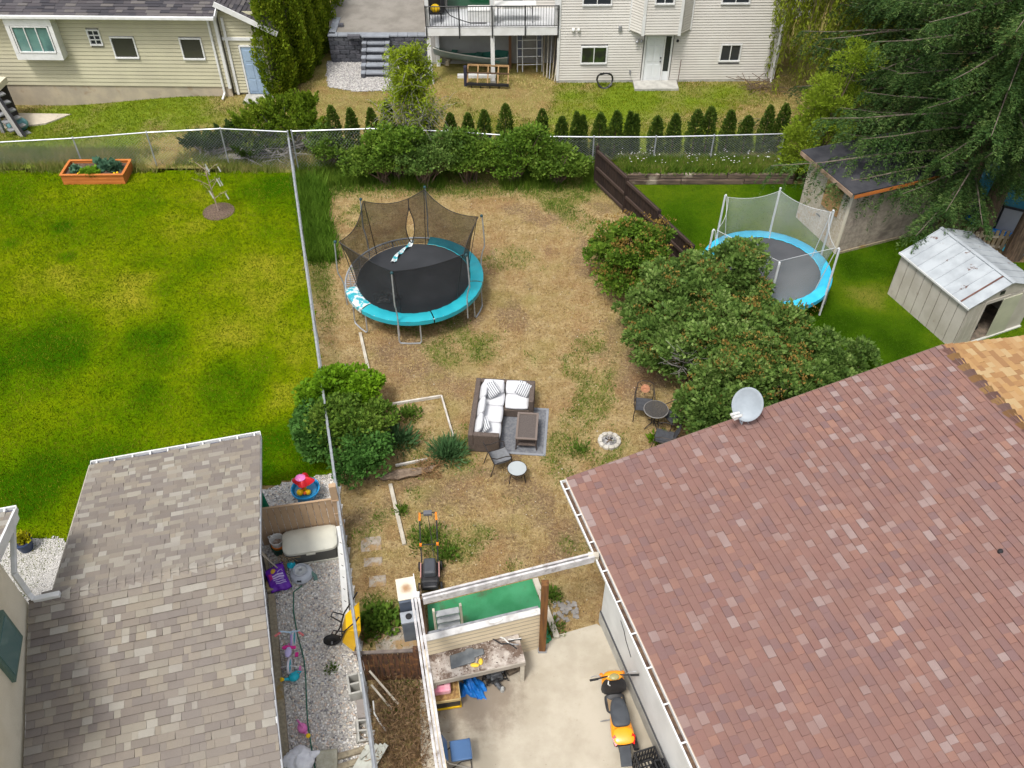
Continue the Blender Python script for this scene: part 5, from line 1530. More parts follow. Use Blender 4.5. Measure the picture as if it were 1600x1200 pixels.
# small cedars in a row behind the fence
CEDAR = leaf_mat('cedar_sprays', [(0.03, 0.065, 0.012), (0.065, 0.115, 0.016), (0.11, 0.17, 0.022), (0.19, 0.24, 0.04)], .3, .6)
def column(name, label, cat, base, h, r_, mt, n, leaf=.11, group=None, tip=.25, twin=0, lean=(0, 0)):
    t = thing(name, label, cat, tuple(base), 0, group)
    MB(t).tube([tuple(base), (base[0], base[1], base[2] + h * .8)], [.05, .01], 5).build('trunk', BARK, t)
    P_ = []
    for k in range(1 + twin):
        ox = (0 if twin == 0 else (-.5 + k) * r_ * .9)
        u = rng.random(n) ** 1.15
        hh = h * (1 if k == 0 else .94)
        a = rng.uniform(0, 6.28, n); rr = r_ * np.minimum(1, (1 - u) ** .5 * 1.35) * (0.72 + .28 * np.minimum(1, u * 5)) * rng.uniform(.7, 1.05, n) * (1 + .18 * np.sin(a * 3 + u * 9) + .12 * np.sin(a * 7 - u * 15))
        if twin: rr = rr * .72
        P_.append(np.stack([base[0] + ox + rr * np.cos(a) + lean[0] * u, base[1] + rr * np.sin(a) + lean[1] * u, base[2] + .03 + u * hh], 1))
        d_ = np.stack([np.cos(a) * .55, np.sin(a) * .55, np.full(n, .9)], 1)
        P_[-1] = (P_[-1], d_)
    leaves('crown', np.concatenate([p for p, _ in P_]), np.concatenate([d for _, d in P_]), leaf, leaf * .28, mt, t)
    return t
tags_ = ['beside the corner post', 'left of the leafy bushes', 'in front of the dry back grass', 'left of the grey twiggy tree', 'right behind the grey twiggy tree', 'just right of the grey twiggy tree', 'below the wooden rack', 'right of the wooden rack',
         'behind the arching bush', 'next left of the double-topped cedar', 'a twin-topped one left of the brown fence', 'directly behind the top of the brown fence', 'just right of the brown fence', 'a twin-topped one below the coiled hose', 'below the white back door', 'below the stake by the door', 'first of the two close together', 'second of the two close together', 'leaning right below the right window', 'a short one near the right end', 'large one at the right end', 'half hidden by the pale green tree']
rowx = [(524, 168), (552, 172), (584, 172), (609, 160), (668, 185), (705, 180), (732, 180), (757, 175), (790, 165), (846, 173), (877, 185), (904, 178), (936, 180), (961, 176), (986, 177), (1024, 185), (1052, 181), (1084, 174), (1104, 170), (1136, 175), (1163, 184), (1194, 168)]
rowx.append((1217, 165))
for i, (px, py) in enumerate(rowx):
    z0 = .0 if px < 935 else .2
    Y = 30.65 + .08 * math.sin(i * 2.1)
    h = rail_z(py, Y) - z0
    d = Y * CP + (CAMH - 1.0) * SP
    column('small_cedar', 'small cedar in the fence row, ' + tags_[min(i, len(tags_) - 1)] if i < 22 else 'small columnar cedar at the far right end of the row behind the back fence', 'cedar', ((px - 800) / FPX * d, Y, z0), h, U(.25, .31), CEDAR, 2300, .10, 'small cedars in a row behind the back fence', twin=1 if i in (11, 14) else 0)
# tall cedar hedge
HEDGE = leaf_mat('hedge_sprays', [(0.075, 0.13, 0.010), (0.13, 0.20, 0.012), (0.21, 0.28, 0.016), (0.32, 0.37, 0.03)], .35, .6)
lbs = ['tall pointed cedar beside the blue-grey door, nearest in its hedge', 'second tall cedar from the blue-grey door', 'third tall cedar in the hedge between house and driveway', 'fourth tall cedar, beside the retaining wall', 'fifth tall cedar along the gravel driveway', 'farthest tall cedar along the gravel driveway']
for i, (x_, y_, h, r_) in enumerate([(-9.95, 36.3, 5.0, .72), (-9.45, 37.5, 5.2, .72), (-9.3, 38.8, 5.4, .75), (-9.15, 40.0, 5.5, .75), (-9.1, 41.3, 5.6, .78), (-9.0, 42.8, 5.8, .8)]):
    column('tall_cedar', lbs[i], 'cedar', (x_, y_, 0), h, r_ * .98, HEDGE, 9000, .15, 'tall cedars in a hedge between the house and the driveway')
# juniper
JUN = leaf_mat('juniper_sprays', [(0.07, 0.13, 0.012), (0.12, 0.20, 0.014), (0.19, 0.27, 0.018), (0.27, 0.34, 0.03)], .3)
def juniper(label, pts, clr, n=70):
    B_ = W3(pts)
    t = thing('juniper', label, 'juniper', (B_[0][0], B_[0][1], 0))
    P_ = []; D_ = []; st = MB(t)
    for (x, y, z, rx, ry, rz) in B_:
        for i in range(n):
            d = sphere_dirs(1, .7)[0]; e = np.array([x, y, z]) + d * np.array([rx, ry, rz]) * U(.45, 1)
            m = 120
            ax = unit(np.array([d[0] * .8, d[1] * .8, .75]))
            tt = rng.random((m, 1)); P_.append(e + ax * (tt - .5) * .5 + rng.normal(0, .055, (m, 3)) * (1.2 - tt)); D_.append(np.repeat(ax[None], m, 0) + rng.normal(0, .3, (m, 3)))
            if i % 4 == 0: st.tube([(B_[0][0] + U(-.3, .3), B_[0][1] + U(-.3, .3), 0), (x + d[0] * .3 * rx, y + d[1] * .3 * ry, z * .5), tuple(e)], [.04, .025, .01], 4)
    st.build('branches', TWIG, t)
    leaves('foliage', np.concatenate(P_), np.concatenate(D_), .11, .02, clr, t)
    return t
juniper('spreading bright green juniper over the corner of the chain-link fences', [(435, 175, 1.5, 1.25, .8, .55), (470, 200, 1.2, 1.0, .7, .5), (400, 195, 1.2, 1.1, .7, .5), (420, 220, .6, 1.1, .6, .4), (475, 165, 1.6, .6, .5, .4)], JUN, 60)
juniper('low dark juniper behind the lawn sapling', [(320, 225, .5, .9, .5, .4), (360, 215, .7, .8, .5, .45), (390, 235, .5, .7, .5, .35)], leaf_mat('dark_juniper_sprays', [(0.025, 0.055, 0.012), (0.045, 0.085, 0.016), (0.08, 0.13, 0.022)], .2), 40)
ds_ = MB(); c0 = Vector(G(430, 235, .4))
for i in range(70):
    p1 = c0 + Vector((U(-1.1, .9), U(-.4, .2), U(-.3, .2))); p2 = p1 + Vector((U(-.6, .6), U(-.4, .1), U(-.1, .3))); ds_.tube([p1, p2, p2 + Vector((U(-.3, .3), -.1, U(-.2, .1)))], [.014, .009, .004], 4)
o = ds_.build('dead_branches', TWIG); tag(o, 'tangle of dead grey branches under the juniper at the fence corner', 'branches')

# spruces at the right
M_BOUGH = mat('bough_bark', (.20, .165, .13), (.12, .095, .075), 4, .9)
def spruce(name, label, base, zlo, zhi, rmax, nb, mt, group, droop=.28, top=15.0, az=None, twig_n=24, trunk_r=.28):
    t = thing(name, label, 'spruce', tuple(base), 0, group)
    b0 = Vector(base)
    MB(t).tube([b0 + Vector((0, 0, -.1)), b0 + Vector((.03, 0, 3)), b0 + Vector((0, .05, top * .6)), b0 + Vector((0, 0, top))], [trunk_r * 1.15, trunk_r * .9, trunk_r * .55, .03], 10).build('trunk', BARK, t)
    P_ = []; D_ = []; br = MB(t)
    for i in range(nb):
        z = zlo + (zhi - zlo) * ((i + U(0, 1)) / nb)
        a = U(0, 6.28) if az is None else U(*az)
        L = rmax * (1 - .75 * (z - zlo) / (top - zlo)) * U(.62, 1.05)
        if math.cos(a) < -.6: L *= 1.12
        if z < 6 and math.sin(a) < -.15: L *= .55
        hd = np.array([math.cos(a), math.sin(a), 0]); sd_ = np.array([-hd[1], hd[0], 0])
        def spine(s): return np.array([b0.x, b0.y, b0.z + z]) + hd * L * s + np.array([0, 0, L * (.12 * s - droop * 1.35 * s * s + .16 * s ** 4)])
        br.tube([tuple(spine(s)) for s in (0, .25, .5, .75, 1)], [.05, .036, .026, .016, .008], 4)
        for k in range(twig_n):
            s = .14 + .86 * (k + U(0, 1)) / twig_n
            side = 1 if k % 2 else -1
            tl = L * (.27 * (1 - s * .7)) * U(.5, 1.25) + .18
            p0 = spine(s)
            td = unit(hd * U(.35, .9) + sd_ * side * U(.5, 1.0) + np.array([0, 0, U(-.8, 0)]))
            m = int(24 + 60 * tl)
            tt = rng.random((m, 1))
            sag = np.concatenate([np.zeros((m, 2)), -.7 * tl * tt ** 2], 1)
            sg = np.where(rng.random((m, 1)) < .5, -1.0, 1.0); td2 = unit(np.cross(td, [0, 0, 1.0])); P_.append(p0 + td * tt * tl + sag + rng.normal(0, .012, (m, 3)))
            D_.append(td * .8 + td2 * sg * .75 + rng.normal(0, .2, (m, 3)))
    br.build('branches', M_BOUGH, t)
    leaves('crown', np.concatenate(P_), np.concatenate(D_), .11, .012, mt, t, jit=.1)
    return t
SPR = leaf_mat('spruce_needles', [(0.013, 0.034, 0.011), (0.024, 0.056, 0.015), (0.048, 0.09, 0.022), (0.12, 0.18, 0.05)], .15, .5)
SPR2 = leaf_mat('spruce_needles_fresh', [(0.016, 0.042, 0.012), (0.032, 0.074, 0.017), (0.065, 0.12, 0.028), (0.17, 0.24, 0.07)], .15, .5)
gsp = 'big spruces at the right'
spruce('spruce_tree', 'big spruce whose drooping boughs hang over the plywood shed', (15.0, 25.6, 0), 2.4, 12.5, 6.1, 100, SPR2, gsp, twig_n=52)
spruce('spruce_tree', 'spruce with the thick trunk behind the ridge of the metal shed', (16.1, 25.6, 0), 4.2, 12.5, 4.6, 70, SPR, gsp, .22, twig_n=36)
spruce('spruce_tree', 'nearest spruce, its trunk right of the metal shed roof', (16.9, 24.6, 0), 4.0, 11.5, 4.0, 60, SPR2, gsp, .22, twig_n=34)
spruce('spruce_tree', 'farther dark spruce filling the top right corner behind the others', (15.2, 31.5, 0), .8, 11.5, 5.2, 100, SPR, gsp, twig_n=36)
spruce('spruce_tree', 'dark spruce at the far right edge behind the pool', (19.6, 29.0, 0), .8, 11.5, 4.8, 70, SPR, gsp, twig_n=32)

# weeping willow
WIL = leaf_mat('willow_leaves', [(0.12, 0.18, 0.014), (0.21, 0.27, 0.02), (0.31, 0.37, 0.035), (0.42, 0.43, 0.09)], .42)
wb_ = Vector((14.3, 36.6, 0)); WL = thing('willow_tree', 'weeping willow with long hanging strands beside the cream house', 'tree', tuple(wb_))
MB(WL).tube([wb_, wb_ + Vector((.1, 0, 3)), wb_ + Vector((-.2, 0, 7))], [.35, .28, .15], 9).build('trunk', BARK, WL)
P_ = []; D_ = []; stm = MB(WL)
for i in range(420):
    a = U(0, 6.28); rr = U(.6, 3.5); ox = math.cos(a) * rr; oy = math.sin(a) * rr * .8
    zt_ = 9.5 - .25 * rr * rr + U(-.6, .6); zb = max(.3, U(.3, 3.2) + .15 * (3 - rr))
    if i > 385: ox, oy, zb, zt_ = U(-4.2, -3.3), U(-2.2, -1.2), U(3.4, 4.8), 9.0
    m = int((zt_ - zb) * 20); tt = rng.random((m, 1))
    px_ = wb_.x + ox + .25 * math.sin(i) * tt; py_ = wb_.y + oy + .25 * math.cos(i * 1.7) * tt
    P_.append(np.concatenate([px_ + rng.normal(0, .05, (m, 1)), py_ + rng.normal(0, .05, (m, 1)), zb + (zt_ - zb) * tt], 1))
    D_.append(np.array([[0, 0, -1.0]]) + rng.normal(0, .3, (m, 3)))
    stm.tube([(wb_.x + ox * .5, wb_.y + oy * .5, zt_ + .3), (wb_.x + ox, wb_.y + oy, zt_), (wb_.x + ox, wb_.y + oy, zb)], [.02, .012, .004], 3)
stm.build('branches', TWIG_BROWN, WL)
leaves('crown', np.concatenate(P_), np.concatenate(D_), .20, .026, WIL, WL)

# pale green young tree behind the plywood shed
PALE = leaf_mat('pale_feathery_leaves', [(0.10, 0.16, 0.015), (0.17, 0.25, 0.02), (0.26, 0.34, 0.04)], .4)
PALE2 = leaf_mat('pale_green_leaves', [(0.15, 0.23, 0.016), (0.25, 0.35, 0.026), (0.36, 0.45, 0.05)], .42)
B_ = [(11.2, 29.4, 1.6, 1.0, .8, 1.2), (11.4, 29.5, 3.2, .85, .7, 1.0), (11.8, 29.6, 4.4, .5, .45, .8), (10.7, 29.2, 2.4, .5, .5, .7), (10.6, 29.1, 1.0, .6, .6, .7)]
shrub('young_tree', 'feathery yellow-green young tree behind the plywood shed', (11.2, 29.5, 0), B_, PALE2, .11, 200, cat='tree', clump=.38, wl=.16, up=.5)
# far trees hiding what lies beyond on the top right
for i, (x_, y_, h) in enumerate([(17.5, 40, 9), (21.5, 36, 10), (20.5, 43, 9)]):
    B_ = [(x_, y_, h * .35, 2.2, 2.0, h * .3), (x_ + .4, y_, h * .65, 1.8, 1.7, h * .28)]
    shrub('leafy_tree', ['dark leafy tree right behind the willow', 'dark leafy tree at the far right behind the spruces', 'farthest dark leafy tree behind the willow'][i], (x_, y_, 0), B_, MIDG, .2, 110, cat='tree', clump=.8)
# ------------------------------------------------------------------ yard furniture and toys
# --- trampolines
def trampoline(name, label, c, RR, mat_r, zr, pad_mt, pad_arcs, net, net_h, pole_a, leg_a, pole_mt, net_in=1.0, gap=None, springs=None, sag=.20, pole_out=.12):
    t = thing(name, label, 'trampoline', (c[0], c[1], 0))
    MB().tube([(RR * math.cos(a), RR * math.sin(a), zr) for a in np.linspace(0, 2 * math.pi, 49)[:-1]], .03, 8, True).build('ring', GALV, t, smooth=True)
    m_ = MB(); m_.lathe([(0.0, zr - .025), (mat_r * .5, zr - .018), (mat_r * .95, zr + .005), (mat_r, zr + .006)], 48, cap=False); m_.build('jumping_mat', M_MAT if RR > 2.05 else M_MAT2, t)
    for a0, a1, peel in pad_arcs:
        k = max(3, int((a1 - a0) / 5))
        def fn(u, v):
            a = R(a0 + (a1 - a0) * u); r_ = mat_r - .02 + (RR + .04 - mat_r + .02) * v
            return (r_ * math.cos(a), r_ * math.sin(a), zr + .03 + .028 * math.sin(math.pi * v) + .008 * math.sin(a * 31) + .005 * math.sin(a * 57 + v * 4))
        pd = MB(); pd.grid(fn, k * 2, 5)
        def skirt(u, v):
            a = R(a0 + (a1 - a0) * u); return ((RR + .045) * math.cos(a), (RR + .045) * math.sin(a), zr + .032 - .14 * v)
        pd.grid(skirt, k * 2, 2)
        pd.build('spring_pad', peel or pad_mt, t, smooth=True)
    if springs:
        s_ = MB()
        for a in np.arange(springs[0], springs[1], 2.6):
            a = R(a); s_.tube([(mat_r * math.cos(a), mat_r * math.sin(a), zr), (RR * math.cos(a), RR * math.sin(a), zr)], .011, 5)
        o = s_.build('springs', STEEL, t)
    for a in leg_a:
        a0, a1 = R(a - 9), R(a + 9)
        l_ = MB()
        p = lambda q, r_, z: (r_ * math.cos(q), r_ * math.sin(q), z)
        l_.tube([p(a0, RR, zr), p(a0, RR + .02, .1), p(a0 + .02, RR + .03, .03), p((a0 + a1) / 2, RR + .03, .03), p(a1 - .02, RR + .03, .03), p(a1, RR + .02, .1), p(a1, RR, zr)], .024, 6)
        l_.build('leg', GALV, t)
    P_ = []
    for a in pole_a:
        ra = R(a); r0 = RR + .05; r1 = RR + pole_out
        P_.append((ra, r1))
        l_ = MB(); q = lambda r_, z: (r_ * math.cos(ra), r_ * math.sin(ra), z)
        l_.tube([q(r0, .35), q(r0, zr + .3), q(r0 + .05, zr + .55), q(r0 + .12, zr + .75), q(r0 + .12, zr + 1.0), q(r1, net_h)] if pole_out > .1 else [q(r0, .05), q(r0, zr), q(r1, net_h)], .021 if pole_out > .1 else .034, 7)
        po = l_.build('net_pole', pole_mt, t)
        cpb = MB(); cpb.ball(q(r1 - .02, net_h + .02), .05 if pole_out > .1 else .036, 8, 6); cpb.build('pole_cap', M_CAPT if pole_out > .1 else pole_mt, po)
    nseg = 16
    A = [a for a in pole_a]
    A = A + [A[0] + 360]
    net_o = MB(); hem = []
    for i in range(len(A) - 1):
        a0, a1 = A[i], A[i + 1]
        def top(u):
            p0 = Vector((math.cos(R(a0)), math.sin(R(a0)), 0)) * (RR - .02 + (pole_out - .1)); p1 = Vector((math.cos(R(a1)), math.sin(R(a1)), 0)) * (RR - .02 + (pole_out - .1))
            p = p0.lerp(p1, u); s = 4 * u * (1 - u)
            p *= (1 - .06 * s * net_in); p.z = net_h - sag * s
            return p
        def bot(u):
            a = R(a0 + (a1 - a0) * u); return Vector((mat_r * math.cos(a), mat_r * math.sin(a), zr + .03))
        def fn(u, v):
            tp_, b_ = top(u), bot(u)
            k = v + .10 * net_in * math.sin(math.pi * v) * (1 - 4 * u * (1 - u)) * 0
            p = b_.lerp(tp_, v)
            s = 4 * u * (1 - u)
            p.x *= 1 - .05 * net_in * math.sin(math.pi * v); p.y *= 1 - .05 * net_in * math.sin(math.pi * v)
            aa = math.degrees(math.atan2(p.y, p.x)) % 360
            return p
        if gap and a0 <= gap[0] <= a1:
            ug = (gap[0] - a0) / (a1 - a0); wv = gap[1] / (a1 - a0)
            def openw(v): return wv * max(0.0, math.sin(math.pi * min(1, v * 1.25))) if v < .8 else 0
            net_o.grid(lambda u, v: fn(u * (ug - openw(v)), v), 8, 14)
            net_o.grid(lambda u, v: fn(ug + openw(v) + u * (1 - ug - openw(v)), v), 8, 14)
            zip_ = MB(); zip_.tube([fn(ug - openw(v), v) for v in np.linspace(0, 1, 14)], .018, 4); zip_.tube([fn(ug + openw(v), v) for v in np.linspace(0, 1, 14)], .018, 4); zip_.build('net_zip', BLACK, t)
        else:
            net_o.grid(fn, 10, 10)
        hem += [top(u) for u in np.linspace(0, 1, 12)[:-1]]
    net_o.build('net', net, t, smooth=True)
    MB().tube(hem, .012 if RR > 2.05 else .007, 4, True).build('net_hem', pole_mt if RR < 2.05 else BLACK, t)
    for a in pole_a:
        st = MB(); ra = R(a); st.tube([(mat_r * .99 * math.cos(ra), mat_r * .99 * math.sin(ra), zr), ((RR - .04) * math.cos(ra), (RR - .04) * math.sin(ra), net_h)], .014, 4)
        st.build('net_sleeve', pole_mt if RR < 2.05 else BLACK, t)
    return t
M_MAT = mat('black_jumping_mat', (.022, .024, .027), (.030, .032, .036), 1.5, .55, spec=.5)
M_MAT2 = mat('grey_jumping_mat', (.075, .078, .085), (.06, .063, .07), 1.5, .6)
M_CAPT = mat('dark_teal_cap', (.02, .06, .07), rough=.4)
M_TEALPAD = mat('teal_vinyl_pad', (.012, .29, .36), (.02, .34, .40), 1.2, .4, spec=.5, bump=.3, bscale=8)
M_PEEL = mat('peeling_teal_pad', (.02, .30, .37), (.03, .36, .43), 1.5, .5, stain=(.60, .64, .64), stain_at=(.46, .56), stain_scale=6)
M_CYANPAD = mat('light_blue_pad', (.03, .42, .66), (.05, .50, .72), 1.2, .4, spec=.5, bump=.3, bscale=8)
BNET = net_mat('black_net', (.005, .005, .006), .65)
GNET = net_mat('grey_net', (.46, .48, .48), .30)
T1 = trampoline('trampoline', 'big round black trampoline with torn teal pad and sagging black net on the dry yard', (-3.07, 22.33), 2.13, 1.78, .86, M_TEALPAD,
                [(228, 290, None), (291, 352, None), (-7, 80, None), (196, 227, M_PEEL)], BNET, 2.72, [-98, -38, 16, 82, 137, 199], [-90, -18, 42, 105, 160, 222], GALV, 1.0, (97, 4.5), (100, 196))
LP = MB()
def strip(u, v):
    p = Vector((-.20, 1.9, .93)).lerp(Vector((-.75, .75, .92)), u) + Vector((.13 * (v - .5) * 2 * .6, .05 * (v - .5), 0)); p.z += .05 * math.sin(u * 19) * (v) + .03 * math.sin(v * 6); p.x += .05 * math.sin(u * 7); return p
LP.grid(strip, 20, 6); LP.build('loose_pad_strip', M_PEEL, T1, smooth=True)
cr = MB()
def crumple(u, v):
    a = u * 2 * math.pi; r_ = v; return (r_ * .42 * math.cos(a) * (1 + .22 * math.sin(3 * a + 1)), r_ * .30 * math.sin(a) * (1 + .2 * math.sin(5 * a)), (.14 * (1 - v) + .05 * abs(math.sin(a * 4 + v * 7)) + .04 * math.sin(v * 12 + a * 2) * (1 - v * .5)) * (1 if v < .98 else .1))
cr.grid(crumple, 40, 12)
o = cr.build('crumpled_sheet', mat('black_plastic_sheet', (.03, .031, .033), rough=.35, spec=.6), None, smooth=True); q = G(603, 465, .87); o.location = (q.x, q.y, .865)
tag(o, 'crumpled black plastic sheet lying on the teal trampoline mat', 'sheet')
WNPOLE = mat('white_grey_pole', (.55, .57, .58), rough=.5)
T2 = trampoline('trampoline', 'light blue trampoline with a pale grey net on the right lawn', (8.05, 22.8), 2.0, 1.70, .85, M_CYANPAD, [(-20, 100, None), (100, 220, None), (220, 340, None)], GNET, 2.55, [-100, -40, 20, 75, 130, 190], [-75, -15, 45, 105, 165, 225], WNPOLE, 1.0, None, None, .08, .03)
for o_ in T2.children:
    if o_.name.startswith('net_pole'):
        o_.data = o_.data.copy()

# --- wicker sectional, rug, low table
M_WICKER = mat('brown_wicker', (.125, .095, .078), (.085, .065, .055), 26, .7, bump=.8, bscale=70, fine=.35)
M_CUSH = mat('white_cushion', (.62, .62, .635), (.57, .57, .585), 3, .85, bump=.25, bscale=7)
def stripe_mat():
    m, nt, p, out = start('striped_fabric')
    tc = nt.nodes.new('ShaderNodeTexCoord'); w = nt.nodes.new('ShaderNodeTexWave'); w.inputs['Scale'].default_value = 5.5; w.inputs['Distortion'].default_value = .3; w.bands_direction = 'X'
    nt.links.new(tc.outputs['Object'], w.inputs['Vector'])
    rp = ramp(nt, [(0, (.07, .08, .10)), (.28, (.16, .17, .19)), (.36, (.68, .68, .68)), (.6, (.72, .72, .72)), (.7, (.33, .35, .37)), (1, (.62, .62, .63))])
    nt.links.new(w.outputs['Fac'], rp.inputs[0]); nt.links.new(rp.outputs[0], p.inputs['Base Color']); p.inputs['Roughness'].default_value = .9
    return m
M_STRIPE = stripe_mat()
SB = G(732, 706)
SF = thing('sectional_sofa', 'L-shaped brown wicker sectional sofa with white cushions', 'sofa', (SB.x, SB.y, 0), R(-4.5))
def bx(n, c, s, mt_, par, bev=.02, sub=0, rz=0): return MB().box(c, s, rz).build(n, mt_, par, bevel=bev)
W1, D1, LL, WW = .83, .83, 2.18, 1.66
fb_ = MB()
fb_.box((W1 / 2, LL / 2, .16), (W1, LL, .26)); fb_.box(((W1 + WW) / 2 + .0, LL - D1 / 2, .16), (WW - W1, D1, .26))
fb_.build('base', M_WICKER, SF, bevel=.01)
bx('backrest', (.07, LL / 2, .46), (.14, LL, .44), M_WICKER, SF, .025)
bx('backrest', (WW / 2 + .07, LL - .07, .46), (WW - .14, .14, .438), M_WICKER, SF, .025)
bx('arm', (.07 + W1 / 2, .07, .46), (W1 - .14, .14, .436), M_WICKER, SF, .025)
bx('arm', (WW - .07, LL - .14 - (D1 - .14) / 2, .46), (.14, D1 - .14, .434), M_WICKER, SF, .025)
for xx, yy in ((.06, .06), (W1 - .06, .06), (.06, LL - .06), (WW - .06, LL - .06), (WW - .06, LL - D1 + .06)): MB().box((xx, yy, .015), (.06, .06, .03)).build('foot', BLACK, SF)
def cushion(n, c, s, mt_, par, rot=None, puff=.35):
    m_ = MB()
    def shp(sign):
        def fn(u, v):
            a, b = u * 2 - 1, v * 2 - 1
            k = (1 - abs(a) ** 3.2) * (1 - abs(b) ** 3.2)
            e = .93 + .07 * (1 - (a * b) ** 2)
            return (a * s[0] / 2 * e, b * s[1] / 2 * e, sign * s[2] / 2 * (1 - puff + puff * max(0, k) ** .6) * (1 if max(abs(a), abs(b)) < .999 else .55))
        return fn
    m_.grid(shp(1), 10, 10); m_.grid(shp(-1), 10, 10)
    def side(u, v):
        k = int(u * 3.9999); t = u * 4 - k
        a, b = [(-1 + 2 * t, -1), (1, -1 + 2 * t), (1 - 2 * t, 1), (-1, 1 - 2 * t)][k]
        e = .93 + .07 * (1 - (a * b) ** 2)
        return (a * s[0] / 2 * e, b * s[1] / 2 * e, (v * 2 - 1) * s[2] / 2 * (1 - puff) * .55)
    m_.grid(side, 40, 1)
    o = m_.build(n, mt_, par, smooth=True)
    o.location = c
    if rot: o.rotation_euler = rot
    return o
sy = .15; sl = (LL - .15 - .14) / 3
for i in range(3):
    cushion('seat_cushion', (.15 + .34, sy + sl * (i + .5), .37), (.70, sl - .01, .16), M_CUSH, SF)
cushion('seat_cushion', (.86 + (WW - .14 - .86) / 2, LL - .14 - .345, .37), (WW - .14 - .86, .69, .16), M_CUSH, SF)
for i in range(3): cushion('back_cushion', (.24, sy + sl * (i + .5), .60), (.40, sl - .04, .17), M_CUSH, SF, (0, R(-66), 0), .45)
for i in range(2): cushion('back_cushion', (.46 + i * .62 + .06, LL - .25, .61), (.58, .40, .17), M_CUSH, SF, (R(64), 0, 0), .45)
def pillow(lb, px, py, z, s, rot):
    q = G(px, py, z); o = cushion('striped_pillow', tuple(q), s, M_STRIPE, None, rot, .6); return tag(o, lb, 'pillow', 'striped pillows on the sofa')
pillow('striped pillow in the far left corner of the wicker sofa', 768, 609, .66, (.42, .42, .14), (R(38), R(-28), R(20)))
pillow('striped pillow against the right arm of the wicker sofa', 818, 608, .62, (.42, .40, .14), (R(42), R(22), R(-15)))
pillow('striped pillow lying at the front end of the wicker sofa', 755, 666, .56, (.42, .40, .13), (R(8), R(-42), R(8)))
rc = [G(852, 713), G(858, 640)]
rgx = thing('rug', 'dark grey rectangular rug with a paler border under the wicker table', 'rug', (rc[0].x, rc[0].y, 0), R(-4.8))
M_RUG = mat('dark_grey_rug', (.125, .13, .145), (.185, .19, .20), 14, .95, bump=.4, bscale=120, fine=.2)
MB().box((-.66, .87, .012), (1.3, 1.72, .014)).build('field', M_RUG, rgx)
bo = MB()
for c, s in (((-.66, .03, .016), (1.32, .07, .02)), ((-.66, 1.72, .016), (1.32, .07, .02)), ((-.03, .875, .016), (.07, 1.61, .019)), ((-1.30, .875, .016), (.07, 1.61, .019))): bo.box(c, s)
bo.build('border', mat('grey_rug_border', (.24, .25, .27), rough=.95, bump=.4, bscale=120, fine=.2), rgx)
tq = G(805, 704)
CT = thing('coffee_table', 'dark brown wicker coffee table with a lower shelf on the grey rug', 'table', (tq.x, tq.y, .025), R(-4))
M_DKTOP = mat('dark_brown_metal', (.075, .055, .048), (.06, .045, .04), 5, .5)
tf = MB(); w_, l_, h_ = .58, .98, .44
for c, s in (((w_ / 2, .03, h_), (w_, .06, .04)), ((w_ / 2, l_ - .03, h_), (w_, .06, .04)), ((.03, l_ / 2, h_), (.06, l_ - .12, .038)), ((w_ - .03, l_ / 2, h_), (.06, l_ - .12, .038))): tf.box(c, s)
tf.build('top_frame', mat('taupe_frame', (.17, .135, .115), rough=.6), CT, bevel=.006)
MB().box((w_ / 2, l_ / 2, h_ - .012), (w_ - .12, l_ - .12, .02)).build('tabletop', mat('taupe_woven_top', (.11, .09, .08), (.085, .07, .062), 30, .6, bump=.4, bscale=90), CT)
MB().box((w_ / 2, l_ / 2, .16), (w_ - .08, l_ - .08, .03)).build('shelf', M_WICKER, CT)
for xx in (.03, w_ - .03):
    for yy in (.03, l_ - .03): MB().tube([(xx, yy, h_), (xx + (.0 if xx < .3 else 0), yy, .2), (xx + (-.02 if xx < .3 else .02), yy, 0)], [.022, .02, .016], 6).build('leg', M_DKTOP, CT)

